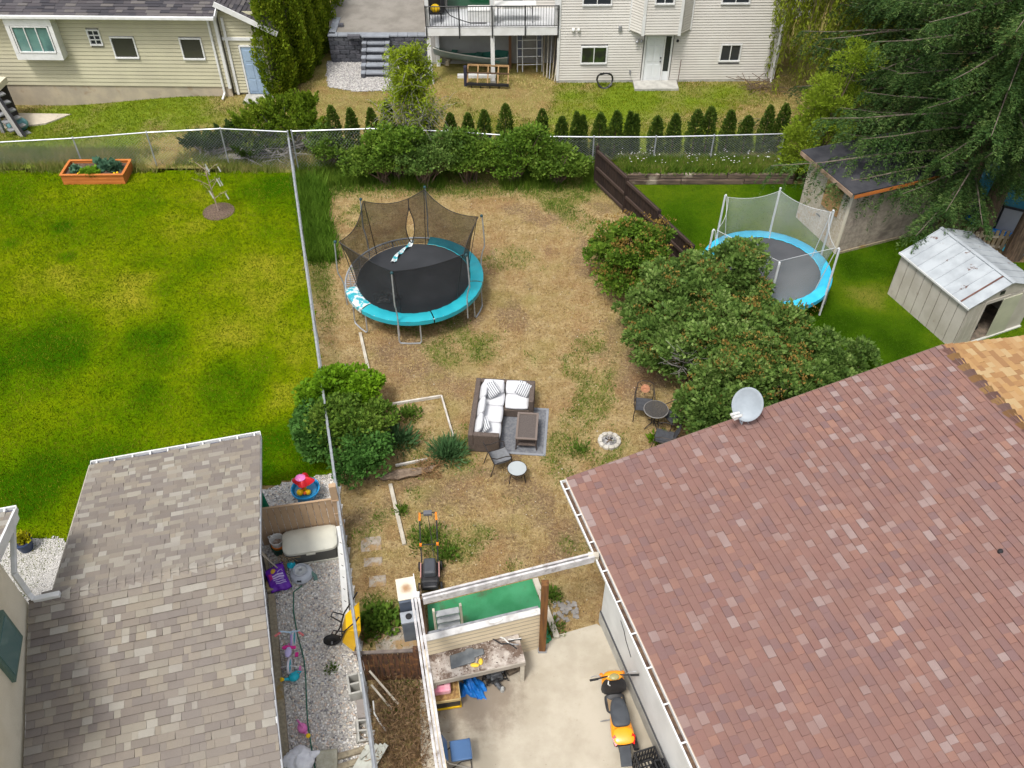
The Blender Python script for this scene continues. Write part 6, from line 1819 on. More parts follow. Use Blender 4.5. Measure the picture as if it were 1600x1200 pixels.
# --- metal patio chairs and tables
M_SLING = mat('charcoal_sling', (.06, .063, .07), (.045, .047, .053), 12, .8)
M_SLINGG = mat('grey_sling', (.17, .175, .185), (.14, .145, .15), 12, .8)
M_DARKF = mat('dark_bronze_frame', (.035, .028, .025), rough=.45)
M_MEDAL = mat('terracotta_medallion', (.55, .26, .15), (.42, .19, .10), 8, .8, bump=.3, bscale=30)
def patio_chair(label, q, rz, sling, medal=False, group=None, arms=True):
    c = thing('patio_chair', label, 'chair', (q[0], q[1], 0), R(rz), group)       # faces local -y
    def sl(u, v): return ((u - .5) * .46, -.24 + .48 * v, .42 - .03 * math.sin(math.pi * v) + .01 * (1 - v))
    s_ = MB(); s_.grid(sl, 4, 6); s_.grid(lambda u, v: tuple(Vector(sl(u, v)) - Vector((0, 0, .02))), 4, 6); s_.build('seat', sling, c, smooth=True)
    if medal:
        bkm = MB(); bkm.M = Matrix.Translation((0, .33, .72)) @ Matrix.Rotation(R(78), 4, 'X')
        bkm.lathe([(.0, .02), (.03, .02), (.035, .03), (.075, .03), (.08, .02), (.125, .02), (.13, 0), (.125, -.015), (0, -.015)], 20, cap=False); bkm.build('back_medallion', M_MEDAL, c)
        ty = MB()
        for a in range(0, 360, 45): ty.tube([(.13 * math.cos(R(a)), .33, .72 + .13 * math.sin(R(a))), (.22 * math.cos(R(a)), .335, .72 + .24 * math.sin(R(a)))], .008, 4)
        ty.build('scroll_work', M_DARKF, c)
    else:
        bk = MB(); bk.grid(lambda u, v: ((u - .5) * .44, .25 + .12 * v, .46 + .42 * v), 4, 5); bk.grid(lambda u, v: ((u - .5) * .44, .27 + .12 * v, .46 + .42 * v), 4, 5); bk.build('backrest', sling, c, smooth=True)
    fr = MB()
    fr.tube([(-.23, .24, .42), (-.24, .30, .62), (-.22, .37, .88), (-.1, .39, .95), (.1, .39, .95), (.22, .37, .88), (.24, .30, .62), (.23, .24, .42)], .013, 6)
    fr.tube([(-.23, -.24, .42), (.23, -.24, .42), (.23, .24, .42), (-.23, .24, .42)], .012, 6, True); fr.build('frame', M_DARKF, c)
    for s in (-1, 1):
        MB().tube([(s * .23, -.22, .43), (s * .25, -.27, .2), (s * .25, -.30, 0)], .013, 6).build('leg', M_DARKF, c)
        MB().tube([(s * .23, .24, .42), (s * .25, .30, .2), (s * .25, .36, 0)], .013, 6).build('leg', M_DARKF, c)
        if arms: MB().tube([(s * .24, -.22, .42), (s * .27, -.22, .60), (s * .28, -.05, .66), (s * .27, .18, .65), (s * .24, .33, .72)], .014, 6).build('armrest', M_DARKF, c)
    return c
gch = 'dark metal patio chairs'
q = G(781, 712, .42); patio_chair('grey sling metal chair at the front corner of the wicker sofa', q, 112, M_SLINGG, False, gch)
q = G(1006, 632, .42); patio_chair('patio chair behind the glass table, its round terracotta back nearest the yard', q, 0 - 8, M_SLING, True, gch)
q = G(1052, 649, .42); patio_chair('patio chair tucked under the lilac, with a round terracotta back', q, -58, M_SLING, True, gch)
q = G(1038, 682, .42); patio_chair('patio chair with its back to the red roof edge', q, -108, M_SLING, False, gch)
q = G(808, 732, .46)
ST_ = thing('side_table', 'small round grey side table beside the metal chair', 'table', (q.x, q.y, 0))
tb_ = MB(); tb_.lathe([(0, .445), (.235, .445), (.25, .452), (.25, .468), (.235, .475), (0, .472)], 28, cap=False); tb_.build('tabletop', mat('pale_grey_glass', (.38, .41, .41), (.34, .37, .37), 3, .25, spec=.5), ST_)
MB().tube([(.245 * math.cos(a), .245 * math.sin(a), .46) for a in np.linspace(0, 6.283, 25)[:-1]], .014, 6, True).build('rim', M_DARKF, ST_)
for a in (95, 215, 335): MB().tube([(.17 * math.cos(R(a)), .17 * math.sin(R(a)), .44), (.22 * math.cos(R(a)), .22 * math.sin(R(a)), .2), (.25 * math.cos(R(a)), .25 * math.sin(R(a)), 0)], .014, 6).build('leg', M_DARKF, ST_)
MB().tube([(.14 * math.cos(a), .14 * math.sin(a), .2) for a in np.linspace(0, 6.283, 17)[:-1]], .009, 5, True).build('ring_brace', M_DARKF, ST_)
q = G(1025, 640, .68)
BT = thing('bistro_table', 'round dark mesh-top patio table in the shade of the lilac', 'table', (q.x, q.y, 0))
m_ = MB(); m_.lathe([(0, .69), (.30, .69), (.32, .70), (.32, .705), (0, .702)], 28, cap=False); m_.build('tabletop', net_mat('smoked_mesh_top', (.06, .055, .05), .72), BT)
MB().tube([(.325 * math.cos(a), .325 * math.sin(a), .69) for a in np.linspace(0, 6.283, 29)[:-1]], .016, 6, True).build('rim', mat('grey_rim', (.2, .19, .18), rough=.4), BT)
MB().tube([(0, 0, .68), (0, 0, .1)], .022, 8).build('pedestal', M_DARKF, BT)
for a in (20, 110, 200, 290): MB().tube([(0, 0, .25), (.16 * math.cos(R(a)), .16 * math.sin(R(a)), .12), (.28 * math.cos(R(a)), .28 * math.sin(R(a)), 0)], .014, 6).build('leg', M_DARKF, BT)
cb_ = MB()
for a in (20, 65, 110, 155): cb_.tube([(-.31 * math.cos(R(a)), -.31 * math.sin(R(a)), .685), (.31 * math.cos(R(a)), .31 * math.sin(R(a)), .685)], .007, 4)
cb_.build('top_bars', M_DARKF, BT)

# --- fire pit
q = G(952, 690)
FP = thing('fire_pit', 'ring of whitish stone blocks filled with ash and charred bits', 'fire pit', (q.x, q.y, 0))
M_FSTONE = mat('pale_fire_stone', (.52, .49, .43), (.40, .37, .32), 5, .9, bump=.5, bscale=30, stain=(.2, .18, .16), stain_at=(.58, .72), stain_scale=6)
for i in range(11):
    a0, a1 = 2 * math.pi * i / 11 + .02, 2 * math.pi * (i + 1) / 11 - .02
    p = [(r_ * math.cos(a), r_ * math.sin(a)) for r_, a in ((.20, a0), (.31, a0), (.32, (a0 + a1) / 2), (.31, a1), (.20, a1), (.205, (a0 + a1) / 2))]
    MB().prism(p, -.02, U(.07, .10)).build('stone_block', M_FSTONE, FP, bevel=.012, seg=1)
MB().lathe([(.21, .0), (.21, .03), (.1, .045), (0, .04)], 16, cap=False).build('ash', mat('ash', (.40, .39, .38), (.10, .095, .09), 14, .95, bump=.6, bscale=40), FP)
for i in range(7):
    a = U(0, 3.14); x0, y0 = U(-.1, .1), U(-.1, .1); L2 = U(.05, .13)
    MB().beam((x0 - math.cos(a) * L2 / 2, y0 - math.sin(a) * L2 / 2, .05), (x0 + math.cos(a) * L2 / 2, y0 + math.sin(a) * L2 / 2, .06 + U(0, .03)), .025, .02).build('charred_stick', (BLACK, TWIG_BROWN, BARK, FP.children[0].data.materials[0])[i % 4], FP)

# --- lawn mower
q = G(673, 903)
LM = thing('lawn_mower', 'black push lawn mower with orange grips on its folded-out handle', 'lawn mower', (q.x, q.y, 0), R(4))
dk = MB(); dk.box((0, -.02, .2), (.46, .62, .16), 0, .9); dk.build('deck', BLACK_PLASTIC, LM, bevel=.05, seg=3)
hd = MB(); hd.box((0, .06, .36), (.32, .48, .18), 0, .88); hd.build('motor_cover', mat('dark_grey_plastic', (.06, .065, .075), (.05, .053, .06), 4, .4, spec=.5), LM, bevel=.05, seg=3)
MB().box((0, -.36, .22), (.42, .2, .12), 0, .8).build('front_shroud', BLACK_PLASTIC, LM, bevel=.04)
for s in (-1, 1):
    MB().box((s * .215, .02, .30), (.025, .4, .05)).build('side_trim', mat('faded_pink_trim', (.42, .22, .2), rough=.6) if 'faded_pink_trim' not in bpy.data.materials else bpy.data.materials['faded_pink_trim'], LM)
    for yy, r_ in ((-.28, .09), (.26, .11)):
        w_ = MB(); w_.M = Matrix.Translation((s * .26, yy, r_)) @ Matrix.Rotation(R(90), 4, 'Y'); w_.lathe([(r_ * .5, -.025), (r_, -.022), (r_, .022), (r_ * .5, .025)], 16); w_.build('wheel', RUBBER, LM)
    MB().tube([(s * .19, .24, .3), (s * .2, .6, .62), (s * .2, 1.02, .95)], .016, 6).build('handle_bar', BLACK, LM)
    MB().tube([(s * .2, .99, .93), (s * .19, 1.15, 1.03)], .026, 8).build('grip', ORANGE, LM)
    MB().box((s * .2, .55, .58), (.05, .07, .06)).build('clamp', ORANGE, LM)
MB().tube([(-.19, 1.14, 1.03), (.19, 1.14, 1.03)], .016, 6).build('cross_bar', BLACK, LM)
MB().box((0, 1.12, 1.05), (.2, .12, .08)).build('switch_box', mat('grey_switch_box', (.12, .12, .13), rough=.5), LM, bevel=.01)
MB().tube([(-.2, .55, .58), (.2, .55, .58)], .012, 6).build('cross_bar', BLACK, LM)
MB().tube([(0, 1.1, 1.02), (.05, .8, .6), (.1, .3, .45)], .008, 5).build('cable', BLACK, LM)

# --- old garden bed edging, boards, stones
def plank(label, a, b, w, h, mt_, name='edging_board', z=None, group=None, cat='board'):
    A, B = G(*a), G(*b); c = (A + B) / 2
    m_ = MB(); m_.beam((A - c) + Vector((0, 0, h / 2)), (B - c) + Vector((0, 0, h / 2)), w, h)
    o = m_.build(name, mt_, None, bevel=.006, seg=1); o.location = c
    return tag(o, label, cat, group)
ge = 'old edging boards in the dry yard'
PALE_EDGE = mat('whitish_edging', (.58, .55, .50), (.44, .40, .34), 4, .85, fine=.15)
plank('pale edging board left of the trampoline legs', (563, 522), (580, 597), .09, .08, PALEWOOD, group=ge)
plank('white edging strip across the top of the old garden bed', (598, 636), (690, 621), .05, .10, PALE_EDGE, group=ge)
plank('white edging strip down the right side of the old garden bed', (690, 621), (713, 700), .05, .10, PALE_EDGE, group=ge)
plank('short white edging strip at the bottom of the old garden bed', (618, 729), (668, 719), .05, .08, PALE_EDGE, group=ge)
plank('weathered edging board running toward the mower', (610, 758), (632, 852), .10, .07, PALEWOOD, group=ge)
lg = MB(); A = G(592, 748); 
for k in range(5):
    lg.tube([G(595 + U(-4, 4), 746 + U(-4, 4), .06), G(620 + U(-3, 3), 742 + U(-5, 5), .12), G(648, 738 + U(-4, 4), .12), G(676 + U(-4, 4), 732 + U(-4, 4), .08)], [.05, .07, .06, .03], 6)
o = lg.build('dead_log', mat('dead_grey_brown_wood', (.24, .18, .13), (.14, .10, .07), 6, .9, bump=.8, bscale=20), None); tag(o, 'gnarled dead root lying at the bottom edge of the old garden bed', 'log')
st = MB()
for i in range(160):
    p = G(U(655, 690), U(722, 748), .02); a = U(0, 6.28); e = p + Vector((math.cos(a) * U(.1, .3), math.sin(a) * U(.1, .2), U(.05, .3))); st.tube([p, p.lerp(e, .5) + Vector((0, 0, .05)), e], .006, 3)
o = st.build('dead_twigs', mat('rusty_dead_twigs', (.30, .18, .08), (.2, .11, .05), 5, .9)); tag(o, 'rusty heap of dead twigs at the end of the gnarled root', 'twig heap')
o = MB().ball((0, 0, .1), (.16, .14, .13), 10, 7).build('round_stone', mat('pale_round_stone', (.55, .52, .47), (.45, .42, .38), 6, .8, bump=.3, bscale=30), None, smooth=True); o.location = tuple(G(541, 580)); tag(o, 'pale round stone beside the fence above the yellow-green shrub', 'stone')
pv = MB()
M_SLABS = mat('old_paving_slab', (.34, .30, .25), (.25, .21, .165), 6, .9, bump=.4, bscale=40, stain=(.30, .20, .10), stain_at=(.47, .6), stain_scale=3)
PVS = [('cracked grey paving slab in the weeds right of the chain-link fence', 580, 850, .5, .42), ('brownish paving slab below the cracked grey one', 583, 878, .44, .25), ('sunken paving slab near the rotten fence', 590, 908, .40, .3)]
for lb, px, py, w_, d_ in PVS:
    o = MB().box((0, 0, -.02), (w_, d_, .07), R(8 + 9 * (d_ - .38))).build('paving_slab', M_SLABS, None, bevel=.01, seg=1); o.location = tuple(G(px, py)); tag(o, lb, 'slab', 'old paving slabs')
mtg = MB()
for i in range(40): mtg.box((U(-.3, .3), U(-.25, .25), U(.0, .02)), (U(.05, .12), U(.05, .1), .04), U(0, 3))
o = mtg.build('rubble', mat('grey_rubble', (.30, .28, .26), (.24, .225, .21), 6, .9)); o.location = tuple(G(884, 955)); tag(o, 'patch of broken grey rubble by the patio corner', kind='stuff')

# --- raised planter, sapling and pot on the left lawn
q = G(100, 289)
M_CEDARW = mat('orange_cedar_boards', (.52, .17, .035), (.42, .13, .03), 3, .6, fine=.15, bscale=30, stretch=(.4, 4, 4))
PL = thing('raised_planter', 'orange stained cedar planter box with vegetables on the lawn', 'planter', (q.x, q.y, 0), R(1))
w_, d_, h_ = 2.3, 1.05, .40
for i in range(3):
    z_ = .07 + i * .135
    MB().box((w_ / 2, .02, z_), (w_, .04, .128)).build('plank', M_CEDARW, PL, bevel=.005, seg=1); MB().box((w_ / 2, d_ - .02, z_), (w_, .04, .128)).build('plank', M_CEDARW, PL, bevel=.005, seg=1)
    MB().box((.02, d_ / 2, z_), (.038, d_ - .085, .126)).build('plank', M_CEDARW, PL, bevel=.005, seg=1); MB().box((w_ - .02, d_ / 2, z_), (.038, d_ - .085, .126)).build('plank', M_CEDARW, PL, bevel=.005, seg=1)
cpm = MB()
for c, s in (((w_ / 2, .01, h_ + .02), (w_ + .06, .1, .03)), ((w_ / 2, d_ - .01, h_ + .02), (w_ + .06, .1, .03)), ((.01, d_ / 2, h_ + .02), (.1, d_ - .12, .028)), ((w_ - .01, d_ / 2, h_ + .02), (.1, d_ - .12, .028))): cpm.box(c, s)
cpm.build('cap_rail', M_CEDARW, PL, bevel=.005, seg=1)
MB().box((w_ / 2, d_ / 2, .16), (w_ - .08, d_ - .08, .3)).build('soil', SOIL, PL)
CAB = leaf_mat('cabbage_leaves', [(.05, .12, .07), (.08, .17, .10), (.13, .23, .13)], .2)
LET = leaf_mat('lettuce_leaves', [(.11, .24, .015), (.17, .32, .02), (.24, .40, .03)], .35)
def veg(label, x0, x1, y0, y1, n, leaf, mt_, z=.33, hh=.25, cnt=26, wl=.45):
    t = thing('vegetable_plants', label, 'vegetables', tuple(Matrix.Translation(PL.location) @ Vector((0, 0, 0))))
    P_ = []; D_ = []
    for i in range(n):
        c = np.array([U(x0, x1), U(y0, y1), z]) + np.array(PL.location)
        d = sphere_dirs(cnt, 1.0); P_.append(c + d * np.array([.03, .03, .03])); D_.append(d * np.array([1, 1, .7]) + np.array([0, 0, .25]))
    leaves('leaves', np.concatenate(P_), np.concatenate(D_), leaf, leaf * wl, mt_, t, jit=.15)
veg('broad blue-green cabbage plants in the right half of the orange planter', 1.05, 2.15, .35, .95, 9, .30, CAB)
veg('frilly bright green lettuce in the middle of the orange planter', .7, 1.3, .12, .55, 9, .2, LET, cnt=40)
veg('small dark green seedlings at the left end of the orange planter', .15, .6, .15, .8, 6, .16, CAB, cnt=12)
fl = MB()
for px, py in ((.62, .12), (1.95, .15), (2.05, .2), (.66, .2)): fl.ball((px, py, .4), .045, 7, 5)
o = fl.build('marigold_flowers', YELLOW, None); o.location = PL.location; tag(o, 'yellow marigold blooms at the front edge of the orange planter', 'flowers')
q = G(342, 331)
tag(MB().lathe([(.58, -.02), (.56, .03), (.3, .05), (0, .055)], 24, (q.x, q.y, 0), cap=False).build('mulch_ring', MULCH), kind='structure')
SA = thing('sapling', 'thin young tree hung with white tags in a mulch ring on the lawn', 'sapling', (q.x, q.y, 0))
b0 = Vector((q.x, q.y, 0)); tk = MB(SA); tk.tube([b0, b0 + Vector((-.05, 0, .9)), b0 + Vector((-.12, .05, 2.0))], [.028, .022, .008], 6)
bre = []
for i in range(11):
    z_ = .55 + i * .13; a = i * 2.4; p = b0 + Vector((-.05 * z_, 0, z_)); e = p + Vector((math.cos(a) * .5, math.sin(a) * .4, .32)); tk.tube([p, p.lerp(e, .5) + Vector((0, 0, .03)), e], [.012, .009, .004], 5); bre.append((p, e))
tk.build('trunk', mat('pinkish_grey_bark', (.36, .27, .22), rough=.8), SA)
P_ = np.array([tuple(p.lerp(e, U(.3, 1)) + Vector((U(-.05, .05), U(-.05, .05), U(-.04, .06)))) for p, e in bre for _ in range(13)]); leaves('crown', P_, sphere_dirs(len(P_), .3), .09, .03, leaf_mat('sparse_coppery_leaves', [(.25, .2, .05), (.16, .22, .04), (.34, .24, .10)], .3), SA)
for i in (0, 2, 3, 5, 6, 8, 10):
    p, e = bre[i]; g_ = MB(SA); c = p.lerp(e, .85); g_.beam(c, c + Vector((.09, -.03, -.27)), .05, .012); g_.build('tag', WHITE_PLASTIC, SA)
q = G(43, 858)
PT = thing('plant_pot', 'dark blue plastic pot on the stone chips beside the lawn', 'pot', (q.x, q.y, .03))
pm = MB(); pm.lathe([(.15, 0), (.21, .30), (.225, .30), (.225, .34), (.19, .34), (.185, .28), (0, .27)], 20, cap=False); pm.build('pot', mat('navy_plastic', (.035, .055, .12), rough=.45), PT, smooth=False)
MB().lathe([(.185, .27), (0, .29)], 14, cap=False).build('soil', SOIL, PT)
pp = thing('potted_plant', 'yellow-leaved plant growing in the dark blue pot', 'plant', (q.x, q.y, .3))
d = sphere_dirs(220, .8); leaves('foliage', np.array([q.x, q.y + .03, .36]) + d * rng.uniform(.1, 1, (220, 1)) * np.array([.18, .16, .22]), d + np.array([0, 0, .4]), .11, .04, leaf_mat('yellow_leaves', [(.30, .30, .01), (.45, .42, .015), (.24, .28, .02)], .3), pp)

# --- plywood shed
q = G(1305, 397)
PS = thing('plywood_shed', 'tall plywood shed with a flat black felt roof under the spruce', 'shed', (q.x, q.y, 0), R(21))
M_OSB = mat('weathered_osb', (.55, .50, .43), (.43, .36, .27), 12, .85, fine=.25, bscale=55, stain=(.47, .30, .14), stain_at=(.56, .74), stain_scale=2.2, bump=.2)
M_OSB2 = mat('fresh_osb', (.50, .31, .15), (.36, .20, .09), 18, .85, fine=.35, bscale=50)
M_OSB3 = mat('dirty_shaded_plywood', (.40, .34, .28), (.28, .235, .20), 7, .9, fine=.3, bscale=40, stain=(.17, .14, .12), stain_at=(.52, .72), stain_scale=.9)  # dirty wood; the tree shade on this side is in the colour too
hS, lS, wS_ = 2.5, 2.35, 4.2
# local: front face is the x=0 plane (looking -x), from y=0 to y=lS; right face y=0
for i, (y0, y1) in enumerate(((0, 1.2), (1.2, lS))):
    for z0, z1 in ((0, 1.22), (1.22, hS)):
        MB().box((.01 - .002 * i, (y0 + y1) / 2, (z0 + z1) / 2), (.03, y1 - y0 - .008, z1 - z0 - .008)).build('panel', M_OSB, PS)
for i, (x0, x1) in enumerate(((0.03, 1.25), (1.25, 2.5), (2.5, wS_))):
    for z0, z1 in ((0.1, 1.3), (1.3, hS)):
        MB().box(((x0 + x1) / 2, .01, (z0 + z1) / 2), (x1 - x0 - .008, .03, z1 - z0 - .008)).build('panel', M_OSB3, PS)
MB().box((wS_ / 2 + .05, lS / 2, hS / 2), (wS_ - .1, lS - .06, hS - .02)).build('wall', M_OSB3, PS)
MB().box((-.005, .03, hS / 2), (.05, .10, hS)).build('corner_board', mat('cream_corner_board', (.6, .54, .44), rough=.8), PS)
MB().box((-.025, .85, 1.72), (.03, .85, 1.0)).build('door', M_OSB2, PS)
MB().box((-.045, 1.33, 1.72), (.02, .22, .05)).build('hinge', BLACK, PS)
MB().box((-.045, 1.25, .8), (.02, .2, .04)).build('hinge', BLACK, PS)
rf = MB(); rf.slab([(-.28, -.28, hS + .10), (wS_ + .2, -.28, hS + .02), (wS_ + .2, lS + .25, hS + .02), (-.28, lS + .25, hS + .10)], .05)
RF = rf.build('roof', mat('black_roofing_felt', (.035, .036, .042), (.05, .05, .056), 3, .8, bump=.3, bscale=50, fine=.2), PS)
fsc = MB(); fsc.box((-.29, lS / 2, hS + .0), (.03, lS + .5, .14)); fsc.build('fascia', mat('weathered_fascia', (.34, .24, .17), (.22, .15, .10), 4, .85), PS)
MB().box((wS_ / 2, -.27, hS - .04), (wS_ + .4, .03, .12)).build('fascia', bpy.data.materials['orange_cedar_boards'], PS)
MB().box((wS_ / 2 + .1, -.04, .05), (wS_, .05, .1)).build('base_plank', OLDWOOD, PS)

# --- metal shed
q = G(1485, 545)
MS = thing('metal_shed', 'small old cream metal garden shed with a dented silvery roof and open sliding door', 'shed', (q.x, q.y, 0), R(23))
M_SHEDW = mat('faded_cream_sheet', (.50, .465, .41), (.42, .385, .33), 1.5, .55, stain=(.32, .27, .22), stain_at=(.62, .78), stain_scale=1.8)
M_SHEDR = mat('faded_silver_roof', (.40, .43, .45), (.31, .335, .355), 2.0, .5, stain=(.13, .075, .06), stain_at=(.62, .67), stain_scale=2.2)
lS, wS_, hE, hR = 2.85, 2.7, 1.62, 2.12
for i in range(8):                       # left side, ribbed panels along local y
    y0, y1 = lS * i / 8, lS * (i + 1) / 8
    m_ = MB(); m_.box((0.0, (y0 + y1) / 2, hE / 2), (.02, y1 - y0 - .03, hE - .02)); m_.box((.006, y1 - .012, hE / 2), (.012, .03, hE - .02)); m_.build('side_panel', M_SHEDW, MS)
dr0, dr1 = .62, 1.55
fp = MB(); fp.box((.01 + dr0 / 2, 0, hE / 2), (dr0 - .02, .025, hE)); fp.box(((dr1 + wS_) / 2, 0, hE / 2), (wS_ - dr1, .022, hE)); fp.box((wS_ / 2, 0, hE - .06), (wS_ - .03, .03, .12)); fp.build('front_wall', M_SHEDW, MS)
for i in range(3):
    MB().box((.1 + i * .2, -.016, hE / 2), (.04, .012, hE)).build('rib', M_SHEDW, MS)
gb = MB(); gb.raw([(0, 0, hE), (wS_, 0, hE), (wS_ / 2, 0, hR), (0, .025, hE), (wS_, .025, hE), (wS_ / 2, .025, hR)], [(0, 1, 2), (5, 4, 3), (0, 3, 4, 1), (1, 4, 5, 2), (2, 5, 3, 0)]); gb.build('gable', M_SHEDW, MS)
MB().box((wS_ * .42, -.02, hE + .2), (.16, .02, .12)).build('gable_vent', BLACK, MS)
MB().box((dr1 + .12, -.03, hE / 2 - .04), (.72, .02, hE - .12)).build('sliding_door', mat('pale_olive_door', (.46, .46, .34), (.4, .4, .3), 1.5, .55), MS)
for x_ in (dr0, dr1 + .5): MB().box((x_, -.02, hE / 2), (.04, .04, hE)).build('door_jamb', M_SHEDW, MS)
MB().box(((dr0 + wS_) / 2, -.04, .03), (wS_ - dr0, .07, .06)).build('door_track', mat('pale_sill', (.5, .5, .45), rough=.6), MS)
MB().box((wS_ / 2, lS + .0, hE / 2), (wS_, .02, hE)).build('back_wall', M_SHEDW, MS); MB().box((wS_, lS / 2, hE / 2), (.02, lS, hE)).build('side_panel', M_SHEDW, MS)
MB().box((wS_ / 2, lS / 2, .01), (wS_ - .05, lS - .05, .03)).build('floor', mat('dusty_floor', (.22, .17, .13), (.12, .10, .08), 5, .95), MS)
for s in (0, 1):
    xa, xb = (-.08, wS_ / 2) if s == 0 else (wS_ + .08, wS_ / 2)
    za = hE - .02
    for i in range(8):
        y0, y1 = -.06 + (lS + .12) * i / 8, -.06 + (lS + .12) * (i + 1) / 8
        m_ = MB(); m_.slab([(xa, y0 + .006, za), (xb, y0 + .006, hR + .02), (xb, y1 - .006, hR + .02), (xa, y1 - .006, za)], .012)
        m_.beam((xa, y1 - .02, za + .012), (xb, y1 - .02, hR + .032), .03, .02); m_.build('roof_panel', M_SHEDR, MS)
MB().beam((wS_ / 2, -.08, hR + .03), (wS_ / 2, lS + .08, hR + .03), .12, .02).build('ridge_cap', M_SHEDR, MS)
MB().beam((-.085, -.07, hE - .02), (-.085, lS + .07, hE - .02), .02, .06).build('eave_trim', WHITE, MS)
rb = MB(); rb.slab([(-.05, -.0, hE + .02), (.55, .0, hE + .25), (.6, .1, hE + .26), (.0, .1, hE + .03)], .004)
MB().beam((-.06, .3, hE + .008), (wS_ / 2 - .05, .3, hR + .03), .05, .01).build('rust_seam', mat('rust', (.15, .07, .05), (.10, .05, .04), 5, .9), MS)
# a bicycle wheel shape glimpsed inside
wh = MB(); 
wh.M = Matrix.Translation((1.05, .5, .36)) @ Matrix.Rotation(R(75), 4, 'Y')
wh.tube([(.3 * math.cos(a), .3 * math.sin(a), 0) for a in np.linspace(0, 6.28, 25)[:-1]], .025, 6, True)
for k in range(8): wh.tube([(0, 0, 0), (.3 * math.cos(k * .785), .3 * math.sin(k * .785), 0)], .006, 4)
OB = thing('old_bicycle', 'dark bicycle just inside the open door of the metal shed', 'bicycle', tuple(MS.location), MS.rotation_euler.z)
wh.build('wheel', BLACK, OB)
bx_ = MB(); bx_.tube([(.95, .6, .6), (1.15, .35, .75), (1.2, .3, .85)], .02, 6); bx_.build('handlebar', STEEL, OB)

# --- pool and junk behind the metal shed
q = G(1575, 372)
PO2 = thing('above_ground_pool', 'above-ground pool with grey walls and a bright blue foot rail behind the metal shed', 'pool', (17.9, 27.4, 0))
m_ = MB(); m_.lathe([(1.8, .12), (1.8, 1.05), (1.72, 1.05), (1.72, .2)], 14, cap=False); m_.build('wall', mat('grey_pool_wall', (.38, .40, .44), (.32, .34, .38), 2, .5), PO2)
m_ = MB(); m_.lathe([(1.72, .8), (0, .8)], 14, cap=False); m_.build('water', glass_mat('pool_water', (.05, .22, .30)), PO2)
MB().tube([(1.86 * math.cos(a), 1.86 * math.sin(a), .1) for a in np.linspace(0, 6.283, 29)[:-1]], .10, 8, True).build('foot_rail', mat('bright_blue_vinyl', (.01, .22, .70), rough=.4), PO2)
MB().tube([(1.8 * math.cos(a), 1.8 * math.sin(a), 1.07) for a in np.linspace(0, 6.283, 15)[:-1]], .045, 6, True).build('top_rail', BLACK, PO2)
for i in range(14): MB().box((1.83 * math.cos(i * .4488), 1.83 * math.sin(i * .4488), .55), (.05, .05, 1.0)).build('upright', BLACK, PO2)
q = G(1561, 345); tarp = MB(); tarp.grid(lambda u, v: ((u - .5) * .7, (v - .5) * .7, .55 + .1 * math.sin(u * 9) * math.cos(v * 7) - 1.6 * (abs(u - .5) ** 3 + abs(v - .5) ** 3)), 12, 12)
o = tarp.build('blue_tarp', bpy.data.materials['bright_blue_vinyl'], None, smooth=True); o.location = (q.x, q.y, 0); tag(o, 'bright blue tarp draped over a bundle between the spruce trunks', 'tarp')
o = MB().box((0, 0, .3), (.5, .5, .6)).build('wooden_crate', PALEWOOD, None); o.location = (q.x, q.y - .1, 0); tag(o, 'wooden crate under the blue tarp between the spruce trunks', 'crate')
q = G(1588, 392); tr = MB(); tr.grid(lambda u, v: ((u - .5) * 1.0, (v - .5) * .7, .18 + .10 * math.sin(u * 15) * math.cos(v * 11) - 1.2 * (abs(u - .5) ** 3 + abs(v - .5) ** 3)), 20, 14)
o = tr.build('light_blue_tarp', mat('cyan_tarp', (.02, .38, .62), (.06, .5, .7), 6, .4), None, smooth=True); o.location = (q.x, q.y, 0); tag(o, 'crumpled light blue tarp at the right edge in front of the pool', 'tarp')
LF = thing('low_picket_fence', 'low broken wooden fence of uneven pickets behind the metal shed', 'fence', (14.9, 25.2, 0), R(-8))
for i in range(16): MB().box((i * .16, U(-.03, .03), .35 + U(-.08, .08)), (.11, .025, .75)).build('picket', OLDWOOD, LF)
MB().box((1.2, .03, .5), (2.6, .04, .08)).build('rail', PALEWOOD, LF); MB().box((1.2, .03, .12), (2.6, .04, .08)).build('rail', PALEWOOD, LF)
o = MB().beam((14.75, 25.3, .1), (15.1, 26.0, 2.2), .05, .05).build('wooden_pole', mat('reddish_pole', (.22, .12, .07), rough=.8)); tag(o, 'thin reddish pole leaning on the first spruce trunk', 'pole')
# ------------------------------------------------------------------ things along the gravel strip
M_TAN = mat('tan_painted_board', (.42, .29, .18), (.38, .26, .16), 2, .75, fine=.08, bscale=30)
A, B = G(413, 853), G(530, 836)
ang = math.atan2(B.y - A.y, B.x - A.x); L = (B - A).length
GF = thing('board_gate', 'tan painted board gate closing the gravel strip beside the grey roof', 'gate', (A.x, A.y, 0), ang)
n = 12; w_ = L / n
for i in range(n):
    MB().box((w_ * (i + .5), 0, .72), (w_ - .012, .025, 1.38 + U(-.008, .008))).build('board', M_TAN, GF, bevel=.003, seg=1)
for z_ in (.3, 1.15): MB().box((L / 2, .035, z_), (L, .04, .09)).build('rail', M_TAN, GF)
MB().box((L / 2, .0, 1.425), (L + .02, .05, .03)).build('top_rail', M_TAN, GF)
MB().box((L + .09, .02, .95), (.16, .12, 1.9)).build('post', M_TAN, GF)
for i in range(3): MB().box((L + .09, -.05, .4 + i * .5), (.165, .015, .04)).build('batten', M_TAN, GF)

